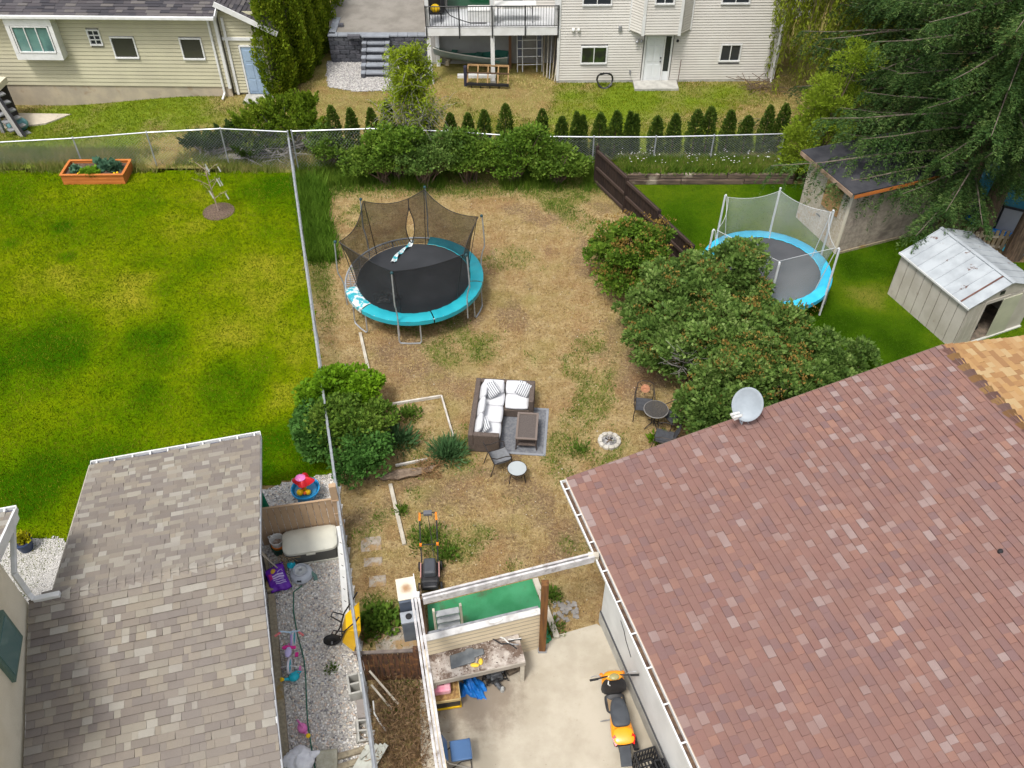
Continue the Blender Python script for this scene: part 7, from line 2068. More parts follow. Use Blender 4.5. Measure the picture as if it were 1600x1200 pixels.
A = G(455, 886); 
DB = thing('deck_box', 'large plastic deck box with a cream lid and dark grey sides', 'deck box', (A.x - .06, A.y - .02, 0), R(11))
M_GREYPL = mat('dark_grey_plastic_panel', (.115, .115, .105), (.10, .10, .09), 3, .6)
bd = MB(); bd.box((.6, .32, .28), (1.16, .60, .5), 0, 1.03); bd.build('body', M_GREYPL, DB, bevel=.04, seg=3)
MB().box((.6, .32, .04), (1.2, .64, .08)).build('base', mat('cream_plastic', (.60, .59, .50), (.55, .54, .46), 4, .5), DB, bevel=.02)
def lidf(u, v):
    a, b = u * 2 - 1, v * 2 - 1
    k = (abs(a) ** 8 + abs(b) ** 5) ; s = 1 / max(1, (abs(a) ** 6 + abs(b) ** 6) ** (1 / 6))
    return (.6 + a * s * .64, .32 + b * s * .36, .55 + .10 * (1 - abs(b) ** 2.4) * (1 - abs(a) ** 8 * .6))
ld = MB(); ld.grid(lidf, 24, 14)
def lids(u, v):
    t = u * 4; k = min(3, int(t)); f = t - k
    a, b = [(-1 + 2 * f, -1), (1, -1 + 2 * f), (1 - 2 * f, 1), (-1, 1 - 2 * f)][k]
    s = 1 / max(1, (abs(a) ** 6 + abs(b) ** 6) ** (1 / 6)); return (.6 + a * s * .64, .32 + b * s * .36, .55 - .07 * v + (0.10 * (1 - abs(b) ** 2.4) * (1 - abs(a) ** 8 * .6)) * (1 - v))
ld.grid(lids, 80, 2); ld.build('lid', bpy.data.materials['cream_plastic'], DB, smooth=True)
MB().box((.6, -.05, .47), (.22, .03, .05)).build('latch', bpy.data.materials['cream_plastic'], DB, bevel=.01)
for x_ in (.25, .6, .95): MB().box((x_, .02, .27), (.02, .02, .4)).build('rib', M_GREYPL, DB)

# bucket stack
q = G(438, 862)
BK = thing('bucket', 'white bucket with an orange band standing in a dark green pot by the gate', 'bucket', (q.x, q.y, .0))
MB().lathe([(.15, 0), (.19, .28), (.17, .28), (.16, .2), (0, .2)], 18, cap=False).build('outer_pot', mat('dark_green_plastic', (.02, .09, .06), rough=.5), BK)
MB().lathe([(.13, .16), (.165, .34), (.13, .34)], 18, cap=False).build('orange_band', ORANGE, BK)
MB().lathe([(.14, .32), (.165, .50), (.175, .52), (.155, .52), (.13, .34), (0, .33)], 18, cap=False).build('pail', WHITE_PLASTIC, BK)
MB().tube([(-.16, 0, .5), (-.19, 0, .6), (-.12, .0, .66), (-.08, 0, .58)], .015, 5).build('handle', WHITE_PLASTIC, BK)
MB().lathe([(.13, .36), (.05, .40), (0, .39)], 12, cap=False).build('contents', mat('twig_litter', (.2, .12, .08), (.45, .4, .36), 18, .9), BK)
# black bin, tools
q = G(409, 905)
BN = thing('black_bin', 'tall black plastic bin half hidden under the grey roof edge', 'bin', (q.x - .05, q.y, 0), R(14))
MB().box((0, 0, .4), (.36, .5, .8), 0, 1.12).build('body', BLACK_PLASTIC, BN, bevel=.03)
MB().box((0, 0, .83), (.42, .56, .06)).build('lid', BLACK_PLASTIC, BN, bevel=.02)
for i, (lb, a, b, mt_) in enumerate([('long-handled garden fork leaning by the bucket', (402, 860, 1.35), (440, 898, 0), PALEWOOD), ('thin pale-handled hoe leaning beside the black bin', (397, 850, 1.2), (428, 888, 0), mat('pale_handle', (.5, .42, .3), rough=.7)), ('dark metal rake handle leaning at the roof edge', (404, 872, 1.3), (418, 905, 0), STEEL)]):
    T_ = thing('garden_tool', lb, 'garden tool', tuple(G(b[0], b[1])))
    a_, b_ = G(*a), G(*b)
    MB(T_).tube([a_, b_ + Vector((0, 0, .18))], .016, 6).build('shaft', mt_, T_)
    hd = MB(T_)
    for k in (-1, 0, 1): hd.tube([b_ + Vector((.05 * k, 0, .18)), b_ + Vector((.06 * k, .0, .01))], .008, 4)
    hd.beam(b_ + Vector((-.08, 0, .18)), b_ + Vector((.08, 0, .18)), .02, .02); hd.build('head', STEEL, T_)
q = G(448, 893); sk = MB()
for i in range(14): sk.tube([(U(-.1, .1), U(-.1, .1), 0), (U(-.2, .25), U(-.05, .25), U(.3, .45)), (U(-.15, .4), U(0, .25), U(.25, .4))], .007, 4)
o = sk.build('dry_stalks', mat('tan_stalks', (.38, .29, .18), rough=.9)); o.location = tuple(q); tag(o, 'bundle of dry tan stalks behind the purple sack', 'stalks')
# purple sack
q = G(436, 912, .0)
SK = thing('purple_sack', 'purple printed plastic sack leaning at the timber edging', 'sack', (q.x, q.y, 0), R(28))
def sack(sign):
    def fn(u, v):
        a, b = u * 2 - 1, v * 2 - 1
        th = .09 * (1 - abs(a) ** 2.5) * (1 - abs(b) ** 2.5)
        x_ = a * .25 * (1 - .10 * (1 - b * b)); y_ = b * .30 + .03 * math.sin(a * 3) * (b)
        z_ = .12 + .20 * v + sign * th + .012 * math.sin(a * 9 + b * 5)
        return (x_, y_, z_)
    return fn
m_ = MB(); m_.grid(sack(1), 16, 16); m_.grid(sack(-1), 16, 16); m_.build('body', PURPLE, SK, smooth=True)
def onsack(u, v, up=.006): 
    p = Vector(sack(1)(u, v)); p.z += up; return p
def patch(n_, u0, u1, v0, v1, mt_, nu=6, nv=3): return MB().grid(lambda u, v: onsack(u0 + (u1 - u0) * u, v0 + (v1 - v0) * v), nu, nv).build(n_, mt_, SK)
PRN = mat('pale_lilac_print', (.55, .45, .72), rough=.5)
for k, (v0, v1, u0, u1) in enumerate(((.52, .58, .28, .86), (.43, .49, .28, .86), (.36, .39, .28, .8), (.28, .31, .35, .86), (.22, .245, .35, .86))): patch('print_line', u0, u1, v0, v1, PRN)
m_ = MB(); m_.grid(lambda u, v: onsack(.42 + .13 * v * math.cos(u * 6.283), .75 + .10 * v * math.sin(u * 6.283), .007), 16, 3); m_.build('print_patch', mat('orange_print', (.8, .35, .03), (.75, .5, .06), 9, .5), SK)
patch('print_band', .12, .3, .45, .7, mat('magenta_print', (.5, .03, .25), rough=.5)); 
MB().tube([onsack(.60, .62, .012), onsack(.72, .68, .012), onsack(.84, .70, .012), onsack(.86, .62, .012)], .008, 4).build('print_line', PRN, SK)
q = G(453, 887); cy = MB(); cy.lathe([(.07, 0), (.10, .25), (.02, .34)], 12); o = cy.build('cyan_bag', TEAL, None); o.location = tuple(q); o.rotation_euler = (R(15), R(20), 0); tag(o, 'small cyan plastic bag wedged beside the purple sack', 'bag')
q = G(472, 900)
RL_ = thing('hose_reel_pot', 'round pale grey hose pot with a coil inside on the gravel', 'hose pot', (q.x, q.y, .02))
M_PALEGREY = mat('pale_blue_grey_plastic', (.52, .55, .60), (.44, .47, .52), 5, .4)
MB().lathe([(.25, 0), (.28, .06), (.25, .14), (.17, .20), (.17, .26), (.155, .26), (.14, .18), (0, .17)], 28, cap=False).build('pot', M_PALEGREY, RL_, smooth=False)
cs = MB()
for k in range(4): cs.tube([((.13 - .025 * k) * math.cos(a), (.13 - .025 * k) * math.sin(a), .19 + .012 * k + .01 * math.sin(a * 3)) for a in np.linspace(0, 6.283, 17)[:-1]], .013, 5, True)
cs.build('coil', mat('pale_hose', (.6, .62, .62), rough=.5), RL_)
MB().box((0, -.245, .12), (.10, .03, .06)).build('label_plate', mat('dark_label', (.05, .06, .07), rough=.5), RL_)
gr_ = MB(); gr_.tube([(.22, .02, .1), (.33, -.05, .06), (.36, -.15, .03)], .05, 7); gr_.build('spout', mat('grey_green_plastic', (.12, .22, .19), rough=.5), RL_)
MB().tube([(-.2, .12, .12), (-.27, .1, .16), (-.27, .05, .1)], .03, 6).build('side_handle', M_PALEGREY, RL_)
# green hose along the gravel
hp = [(472, 915), (457, 925), (460, 955), (465, 990), (473, 1030), (479, 1060), (480, 1100), (479, 1130), (486, 1160), (491, 1185), (492, 1210)]
h_ = MB(); h_.tube([G(a + 2 * math.sin(i * 2), b, .05) for i, (a, b) in enumerate(hp)], .014, 6)
tag(h_.build('green_hose', mat('green_rubber', (.03, .14, .09), rough=.5)), 'dark green garden hose running the length of the river gravel', 'hose')
MB_ = MB(); MB_.tube([G(457, 908, .05), G(457, 922, .05)], .022, 6); tag(MB_.build('hose_nozzle', mat('clear_grey', (.4, .42, .4), rough=.3)), 'pale nozzle at the top end of the green hose', 'nozzle')

# timber edging along the house, planks at the bottom
A, B = G(424, 930, .12), G(449, 1215, .12)
o = MB().beam((A - B) / 2, (B - A) / 2, .155, .14).build('timber_edging', OLDWOOD, None, bevel=.012, seg=1); o.location = (A + B) / 2
tag(o, 'long mossy timber edging the river gravel beside the grey roof', 'timber')
A, B = G(412, 868, .12), G(423, 925, .12)
o = MB().beam((A - B) / 2, (B - A) / 2, .15, .14).build('timber_edging', OLDWOOD, None, bevel=.012, seg=1); o.location = (A + B) / 2
tag(o, 'short mossy timber beside the black bin, in line with the long one', 'timber')
for i, (a, b, lb) in enumerate((((524, 1186), (586, 1168), 'upper of two grey timbers crossing the bottom of the gravel'), ((524, 1203), (588, 1183), 'lower of two grey timbers crossing the bottom of the gravel'))):
    plank(lb, a, b, .12, .10, OLDWOOD, 'cross_timber', cat='timber')
o = MB().box((0, 0, .08), (.42, .42, .16)).build('concrete_slab', mat('mossy_concrete', (.44, .42, .33), (.34, .32, .24), 6, .9, bump=.3, bscale=40, fine=.2), None, bevel=.015, seg=1); q = G(512, 1192); o.location = tuple(q); o.rotation_euler = (0, 0, R(8)); tag(o, 'square mossy concrete slab beside the white bag', 'slab')
wb = MB()
def lump(u, v):
    a = u * 6.2832; t = v * math.pi; k = 1 + .10 * math.sin(3 * a + 2 * t) + .07 * math.sin(7 * a + t * 5) * math.sin(t) + .05 * math.sin(11 * a - t * 9) * math.sin(t)
    return (.30 * k * math.sin(t) * math.cos(a), .25 * k * math.sin(t) * math.sin(a), .17 - .17 * k * math.cos(t))
wb.grid(lump, 44, 20); wb.tube([(.2, .05, .2), (.38, .16, .12), (.43, .18, .06)], [.1, .05, .01], 8)
o = wb.build('white_bag', mat('white_plastic_film', (.82, .82, .85), (.74, .74, .78), 6, .35, bump=.9, bscale=14, dist=.03), None, smooth=True); q = G(469, 1192); o.location = tuple(q); tag(o, 'full white plastic bag lying on the gravel against the timber edging', 'bag')
cp = MB()
for i in range(5):
    cp.beam((-.25 + i * .09, -.25, .05 + i * .015), (.05 + i * .09, .22, .28 + i * .01), .10, .03)
cp.box((.05, .1, .2), (.4, .06, .12), R(40))
o = cp.build('broken_chair_slats', mat('pale_greenish_plastic', (.42, .43, .38), (.34, .34, .3), 4, .7), None); q = G(573, 1190); o.location = tuple(q); tag(o, 'pale broken plastic slats leaning on the chain-link fence at the bottom', 'slats')

# cinder blocks
def cinder(label, px, py, rot, z=0.0):
    q = G(px, py); c = thing('cinder_block', label, 'block', (q.x, q.y, .03 + z), 0, 'cinder blocks by the chain-link fence'); c.rotation_euler = rot
    bm_ = MB(); L2, W2, H2, t_ = .40, .20, .20, .035
    bm_.box((0, -W2 / 2 + t_ / 2, H2 / 2), (L2, t_, H2)); bm_.box((0, W2 / 2 - t_ / 2, H2 / 2), (L2, t_, H2))
    for x_ in (-L2 / 2 + t_ / 2, 0, L2 / 2 - t_ / 2): bm_.box((x_, 0, H2 / 2), (t_, W2 - 2 * t_, H2 - .002))
    bm_.build('shell', CONCRETE, c, bevel=.006, seg=1)
    return c
c = cinder('upright cinder block with its hole showing, nearest the wheelbarrow', 557, 1080, (0, 0, R(105))); c.scale = (1.15, 1.5, 1.7)
c = cinder('brownish cinder block lying on its face in the middle of the three', 560, 1118, (R(90), 0, R(102))); c.location.z = .2
for ch in c.children: ch.data.materials[0] = mat('brownish_concrete', (.27, .24, .22), (.22, .195, .18), 4, .9, bump=.3, bscale=60, fine=.2)
c = cinder('cinder block tilted on the gravel, nearest the bottom timbers', 565, 1146, (R(15), R(-10), R(100))); c.scale = (1.1, 1.2, 1)

# white slotted trough lying against the fence
A, B = G(530, 822, .55), G(541, 962, .05)
TR = thing('white_slotted_rail', 'long white slotted rail lying on the gravel from the deck box to the wheelbarrow', 'rail', tuple((A + B) / 2))
m_ = MB(TR); m_.beam(A, B, .15, .05); m_.build('body', WHITE_PLASTIC, TR, bevel=.01)
for i in range(6):
    c = A.lerp(B, .2 + i * .13); m_ = MB(TR); m_.beam(c + Vector((-.03, .02, .026)), c + Vector((.03, -.02, .026)), .014, .006); m_.build('slot', BLACK, TR)
m_ = MB(TR); m_.beam(A + Vector((-.2, .0, -.1)), A + Vector((0, 0, -.1)), .03, .03); m_.build('bracket', WHITE_PLASTIC, TR)

# wheelbarrow tipped up against the fence
q = G(545, 1008)
WB = thing('wheelbarrow', 'yellow wheelbarrow tipped up on its nose against the chain-link fence', 'wheelbarrow', (q.x - .36, q.y + .02, .17))
WB.rotation_euler = (0, R(106), R(10))
# own frame: wheel forward along x, tray opening up along z
M_YTRAY = mat('yellow_enamel', (.80, .47, .008), (.72, .40, .008), 3, .35, spec=.5, stain=(.45, .25, .03), stain_at=(.68, .8), stain_scale=5)
def ring_(x0, x1, y_, z): return [(x0, -y_[0], z), (x1, -y_[1], z), (x1, y_[1], z), (x0, y_[0], z)]
bot = ring_(-.72, -.20, (.20, .17), .20); top = ring_(-.98, -.04, (.36, .31), .47)
m_ = MB()
v = [tuple(p) for p in bot] + [tuple(p) for p in top] + [(p[0] * .985, p[1] * .95, p[2] + .012) for p in bot] + [(p[0] * .985, p[1] * .96, p[2]) for p in top]
m_.raw(v, [(3, 2, 1, 0), (0, 1, 5, 4), (1, 2, 6, 5), (2, 3, 7, 6), (3, 0, 4, 7), (8, 9, 10, 11), (12, 13, 9, 8), (13, 14, 10, 9), (14, 15, 11, 10), (15, 12, 8, 11), (4, 5, 13, 12), (5, 6, 14, 13), (6, 7, 15, 14), (7, 4, 12, 15)])
m_.build('tray', M_YTRAY, WB, bevel=.02, seg=2)
for s in (-1, 1):
    MB().tube([(.06, s * .06, .02), (-.25, s * .16, .15), (-.75, s * .22, .17), (-1.25, s * .30, .32), (-1.42, s * .31, .35)], .018, 6).build('handle', BLACK, WB)
    MB().tube([(-.7, s * .21, .17), (-.78, s * .23, -.08), (-.62, s * .22, -.1), (-.45, s * .18, .15)], .015, 6).build('leg', BLACK, WB)
MB().tube([(-.45, -.19, .155), (-.45, .19, .155)], .015, 6).build('cross_brace', BLACK, WB)
m_ = MB(); m_.M = Matrix.Translation((-.02, 0, .0)) @ Matrix.Rotation(R(90), 4, 'X')
m_.lathe([(.09, -.045), (.15, -.055), (.185, -.03), (.19, 0), (.185, .03), (.15, .055), (.09, .045), (.03, .05), (.03, -.05)], 22, cap=False); m_.build('wheel', RUBBER, WB, smooth=True)
MB().tube([(-.02, -.1, 0), (-.02, .1, 0)], .02, 6).build('axle', STEEL, WB)

# child's bicycle
q = G(458, 1028)
BC = thing('child_bicycle', "small white and pink child's bicycle with training wheels on the gravel", 'bicycle', (q.x, q.y, .03), R(90 + 2))
LILACP = mat('lilac_frame', (.50, .34, .70), rough=.4); SKY = mat('pale_blue_enamel', (.50, .68, .82), rough=.4)
for x_, nm in ((.36, 'wheel'), (-.30, 'wheel')):
    m_ = MB(); m_.M = Matrix.Translation((x_, 0, .19)) @ Matrix.Rotation(R(90), 4, 'X')
    m_.tube([(.165 * math.cos(a), .165 * math.sin(a), 0) for a in np.linspace(0, 6.283, 23)[:-1]], .028, 8, True); wo_ = m_.build('wheel', mat('pale_tyre', (.70, .66, .72), rough=.5) if 'pale_tyre' not in bpy.data.materials else bpy.data.materials['pale_tyre'], BC, smooth=True)
    m_ = MB(); m_.M = Matrix.Translation((x_, 0, .19)) @ Matrix.Rotation(R(90), 4, 'X'); m_.lathe([(0, -.02), (.14, -.008), (.14, .008), (0, .02)], 18, cap=False); m_.build('rim', TEAL, wo_)
MB().tube([(.30, 0, .46), (.05, 0, .27), (-.12, 0, .44)], .022, 7).build('frame', LILACP, BC)
MB().tube([(.05, 0, .27), (-.30, .04, .19)], .014, 6).build('chain_stay', PINK, BC)
MB().tube([(.36, 0, .19), (.30, 0, .46), (.27, 0, .56)], .018, 6).build('fork', SKY, BC)
MB().tube([(.20, -.28, .62), (.27, -.2, .64), (.28, 0, .58), (.27, .2, .64), (.20, .28, .62)], .017, 6).build('handlebar', SKY, BC)
for s in (-1, 1):
    MB().tube([(.25, s * .20, .635), (.17, s * .31, .615)], .026, 7).build('grip', mat('coral_grip', (.75, .2, .2), rough=.5) if 'coral_grip' not in bpy.data.materials else bpy.data.materials['coral_grip'], BC)
    MB().tube([(-.30, 0, .19), (-.30, s * .2, .12)], .012, 5).build('stabiliser_arm', WHITE, BC)
    m_ = MB(); m_.M = Matrix.Translation((-.31, s * .21, .06)) @ Matrix.Rotation(R(90), 4, 'X'); m_.lathe([(.02, -.018), (.06, -.018), (.06, .018), (.02, .018)], 12); m_.build('training_wheel', PINK, BC)
    MB().box((.03 + s * .09, s * .13, .22), (.10, .07, .03)).build('pedal', mat('magenta_plastic', (.72, .03, .28), rough=.4) if 'magenta_plastic' not in bpy.data.materials else bpy.data.materials['magenta_plastic'], BC)
m_ = MB(); m_.ball((-.14, 0, .48), (.13, .075, .04), 12, 8); m_.build('saddle', mat('lavender_seat', (.55, .48, .78), rough=.5), BC, smooth=True)
MB().box((.05, .06, .27), (.24, .03, .12)).build('chain_guard', PINK, BC, bevel=.02)
m_ = MB(); m_.box((-.02, .0, .46), (.07, .30, .05)); m_.build('side_bags', bpy.data.materials['magenta_plastic'], BC, bevel=.02)

# watering cans
def can(label, px, py, rz, body_mt, spout_mt, s=1.0):
    q = G(px, py); c = thing('watering_can', label, 'watering can', (q.x, q.y, .03), R(rz), 'toy watering cans on the gravel'); c.scale = (s, s, s)
    m_ = MB(); m_.ball((0, 0, .10), (.12, .10, .10), 14, 9); m_.build('body', body_mt, c, smooth=True)
    MB().tube([(.09, 0, .08), (.17, 0, .13), (.23, 0, .17)], [.045, .03, .03], 8).build('spout', body_mt, c, smooth=True)
    m_ = MB(); m_.M = Matrix.Translation((.24, 0, .18)) @ Matrix.Rotation(R(55), 4, 'Y'); m_.lathe([(.03, -.03), (.05, .03), (.045, .04), (0, .045)], 12); m_.build('rose', spout_mt, c)
    MB().tube([(-.10, 0, .10), (-.17, 0, .2), (-.08, 0, .28), (.03, 0, .25), (.05, 0, .19)], .016, 6).build('handle', body_mt, c)
can('turquoise toy watering can with a yellow spout behind the bicycle', 461, 1062, 205, TEAL, YELLOW)
can('pink toy watering can with a yellow spout on the gravel above the white bag', 474, 1142, -50, PINK, YELLOW)

# water table toy with the red parasol top
q = G(482, 782)
WT_ = thing('toy_water_table', 'blue round toy water table with yellow parts and a red and pink top', 'toy', (q.x, q.y, .03))
MB().lathe([(.27, .34), (.33, .48), (.36, .48), (.36, .44), (.30, .30), (0, .30)], 28, cap=False).build('basin', BLUE, WT_)
MB().lathe([(.28, .41), (0, .41)], 20, cap=False).build('water', glass_mat('toy_water', (.03, .22, .42)), WT_)
for a in range(0, 360, 90): MB().tube([(.22 * math.cos(R(a + 45)), .22 * math.sin(R(a + 45)), .32), (.26 * math.cos(R(a + 45)), .26 * math.sin(R(a + 45)), 0)], .035, 7).build('leg', BLUE, WT_)
ty = MB(); ty.tube([(-.02, -.05, .35), (0, 0, .85)], .06, 8); ty.ball((-.1, -.16, .50), .09, 9, 7); ty.ball((.09, -.14, .49), .08, 9, 7); ty.ball((.08, .05, .62), .08, 9, 7); ty.ball((-.09, .0, .6), .07, 9, 7); ty.build('tower', YELLOW, WT_, smooth=False)
m_ = MB(); m_.ball((.03, -.2, .52), .045, 8, 6); m_.ball((-.02, -.12, .6), .04, 8, 6); m_.build('figures', mat('orange_red_toy', (.8, .15, .03), rough=.4), WT_)
m_ = MB(); m_.grid(lambda u, v: ((.24 + .05 * math.cos(4 * u * 6.283)) * v * math.cos(u * 6.283), (.21 + .04 * math.cos(4 * u * 6.283)) * v * math.sin(u * 6.283), .92 - .16 * v ** 2 + .03 * math.cos(4 * u * 6.283) * v), 32, 6); m_.build('red_top', RED, WT_, smooth=True)
m_ = MB(); m_.grid(lambda u, v: (-.05 + .13 * v * math.cos(u * 6.283), -.02 + .12 * v * math.sin(u * 6.283), .955 - .05 * v ** 2), 20, 4); m_.build('pink_top', PINK, WT_, smooth=True)
# folded green parasol
q = G(409, 805)
UM = thing('folded_parasol', 'folded green parasol standing at the edge of the grey roof', 'parasol', (q.x, q.y, 0))
MB().tube([(0, 0, 0), (0, 0, 2.0)], .02, 6).build('pole', GALV, UM)
def fold(u, v):
    a = u * 6.283; r_ = (.03 + .17 * (1 - v) ** .8) * (1 + .3 * math.cos(a * 6)); return (r_ * math.cos(a), r_ * math.sin(a), .35 + 1.55 * v)
MB().grid(fold, 36, 8).build('canopy', mat('dark_green_canvas', (.01, .19, .10), (.012, .23, .12), 4, .8), UM, smooth=True)
MB().box((0, 0, .04), (.4, .4, .08)).build('base', CONCRETE, UM)

# ------------------------------------------------------------------ patio corner
# rotten brown fence between the yards
A, B = G(566, 1064), G(652, 1060)
RF_ = thing('rotten_board_fence', 'short rotten red-brown board fence left of the carport beam', 'fence', (A.x, A.y, 0), math.atan2(B.y - A.y, B.x - A.x))
M_ROT = mat('rotten_brown_board', (.13, .06, .03), (.05, .028, .02), 4, .9, bump=.6, bscale=30, stretch=(4, 4, .6), stain=(.24, .11, .04), stain_at=(.52, .66), stain_scale=4)
L = (B - A).length; n = 11
for i in range(n):
    MB().box((L * (i + .5) / n, U(-.012, .012), .58 + U(-.03, .02)), (L / n - .014, .022, 1.16)).build('board', M_ROT, RF_)
MB().box((L / 2, .0, 1.2), (L + .06, .07, .04)).build('cap_rail', mat('grey_brown_cap', (.16, .13, .11), (.11, .09, .08), 5, .9), RF_)
MB().box((L / 2, .04, .9), (L, .04, .09)).build('rail', M_ROT, RF_)
MB().box((L + .05, 0, .65), (.1, .1, 1.3)).build('post', M_ROT, RF_)
# carport beams and posts
M_BEAM = mat('old_white_beam', (.56, .54, .53), (.38, .365, .36), 5, .8, fine=.2, stain=(.22, .19, .17), stain_at=(.55, .7), stain_scale=4, stretch=None)
P0, P1, P2 = G(651, 938, 2.75), G(694, 1225, 2.75), G(927, 870, 2.62)
CPT = thing('carport_frame', 'open white carport frame of two long beams on a brown post', 'frame', (P0.x, P0.y, 0))
dd = (P1 - P0).normalized(); nn_ = Vector((-dd.y, dd.x, 0))
for i, (k, w_) in enumerate(((-.085, .045), (-.02, .045), (.045, .045))):
    m_ = MB(CPT); m_.beam(P0 + nn_ * k, P1 + nn_ * k, w_, .20 - .03 * (i == 1)); m_.build('beam', M_BEAM, CPT)
d2_ = (P2 - P0).normalized(); n2_ = Vector((-d2_.y, d2_.x, 0)).normalized()
for k in (-.055, .03):
    m_ = MB(CPT); m_.beam(P0 + n2_ * k + d2_ * .12, P2 + n2_ * k, .045, .19); m_.build('beam', M_BEAM, CPT)
pb = G(847, 1016); pt = Vector((pb.x, pb.y, 2.75))
M_STAINP = mat('stained_brown_post', (.18, .08, .024), (.10, .045, .017), 4, .75, stretch=(4, 4, .4), fine=.15)
m_ = MB(CPT); m_.beam(pb, pt - Vector((0, 0, .05)), .15, .15); m_.build('post', M_STAINP, CPT, bevel=.01)
m_ = MB(CPT); m_.box((pb.x, pb.y, .04), (.19, .19, .08)); m_.build('post_foot', STEEL, CPT)
m_ = MB(CPT); m_.box((P0.x + .08, P0.y + .02, 1.33), (.10, .10, 2.66)); m_.build('post', mat('dark_brown_post', (.10, .055, .03), rough=.8), CPT)
m_ = MB(CPT); m_.box((P0.x + .0, P0.y + .05, 2.87), (.12, .12, .05)); m_.build('post_cap', WHITE, CPT)
m_ = MB(CPT); m_.box((P2.x, P2.y, 2.66), (.22, .12, .1)); m_.build('end_block', PALEWOOD, CPT)
# low siding wall under the long beam
A, B = G(662, 1015, 1.0), G(700, 1225, 1.0)
LW = thing('low_side_wall', 'low cream sided wall under the carport beam along the weedy strip', 'wall', (A.x, A.y, 0))
dd = (B - A).normalized(); ll = (B - A).length
M_CREAMB = mat('cream_lap_board', (.56, .47, .33), (.50, .42, .29), 1.5, .7)
for i in range(7):
    z0 = .0 + i * .145; m_ = MB(LW); 
    a = Vector((A.x, A.y, z0)); b = Vector((B.x, B.y, z0)); m_.beam(a + Vector((0, 0, .07)), b + Vector((0, 0, .07)), .07 - .004 * (i % 2), .14); m_.build('board', M_CREAMB, LW)
# half wall in front of the turf
A, B = G(662, 997, 1.5), G(843, 954, 1.5)
ang = math.atan2(B.y - A.y, B.x - A.x); L = (B - A).length
HWL = thing('sided_half_wall', 'cream lap-sided half wall between the green turf and the workbench', 'wall', (A.x, A.y, 0), ang)
nb = 10
for i in range(nb):
    z0 = .02 + i * .145
    m_ = MB(); t_ = z0 + .116; m_.raw([(0, -.07, z0), (L, -.07, z0), (L, -.05, t_), (0, -.05, t_), (0, -.03, z0), (L, -.03, z0), (L, -.03, t_), (0, -.03, t_)], [(0, 1, 2, 3), (4, 7, 6, 5), (0, 4, 5, 1), (3, 2, 6, 7), (0, 3, 7, 4), (1, 5, 6, 2)]); m_.build('lap_board', M_CREAMB, HWL)
MB().box((L / 2, -.012, .74), (L - .01, .082, 1.46)).build('core', M_LAP_DIRT_SHADE, HWL)  # dark face between boards draws the dirty, shadowed lap lines by colour
M_DIRTYCAP = mat('dirty_white_cap', (.58, .57, .55), (.36, .34, .32), 3, .85, stain=(.16, .14, .12), stain_at=(.6, .75), stain_scale=3)
MB().box((L / 2, -.01, 1.492), (L + .04, .15, .035)).build('cap_board', M_DIRTYCAP, HWL, bevel=.004, seg=1)
MB().box((L / 2, .10, 1.47), (L, .05, .05)).build('trim_board', STEEL, HWL)
for x_, w__ in ((L * .62, .16), (L * .90, .2)): 
    m_ = MB(); m_.ball((x_, 0, 1.52), (w__, .05, .03), 10, 6); m_.build('loose_scrap', WHITE_PLASTIC, HWL)
# side boards and kerb of the turf
A, B = G(836, 908), G(870, 1000)
o = MB().beam((A - B) / 2 + Vector((0, 0, .06)), (B - A) / 2 + Vector((0, 0, .06)), .13, .14).build('turf_kerb', mat('pale_kerb', (.50, .46, .38), (.42, .38, .31), 3, .9), None); o.location = (A + B) / 2; tag(o, 'pale kerb along the right side of the green turf', 'kerb')
LB = thing('brown_side_boards', 'dark brown weathered boards at the left end of the green turf', 'boards', tuple(G(660, 985)))
for i, (a, b, h) in enumerate((((664, 950), (668, 985), 1.0), ((668, 985), (672, 1012), .9))):
    A, B = G(*a), G(*b)
    for k in range(4):
        m_ = MB(LB); p = A.lerp(B, (k + .5) / 4); m_.beam(p + Vector((-.05, 0, 0)), p + Vector((-.05, 0, h)), .10, .03, (1, 0, 0)); m_.build('board', mat('weathered_brown_board', (.20, .13, .08), (.12, .08, .05), 4, .9, bump=.4, bscale=30) if 'weathered_brown_board' not in bpy.data.materials else bpy.data.materials['weathered_brown_board'], LB)
# white step ladder lying inside
A = G(673, 1000, .9)
SL = thing('step_rack', 'cream wooden step rack standing on the green turf behind the half wall', 'steps', (A.x + .05, A.y + .30, .05), R(13))
M_CREAMW = mat('cream_painted_wood', (.60, .55, .42), (.52, .47, .36), 4, .7)
for x_ in (.04, .62): MB().beam((x_, -.05, 0), (x_, .12, 1.35), .09, .05, (1, 0, 0)).build('stile', M_CREAMW, SL, bevel=.005, seg=1)
for i in range(5): MB().box((.33, -.02 + .03 * i, .3 + i * .22), (.5, .14, .03)).build('tread', mat('grey_white_tread', (.48, .49, .48), (.36, .37, .37), 5, .8) if 'grey_white_tread' not in bpy.data.materials else bpy.data.materials['grey_white_tread'], SL)
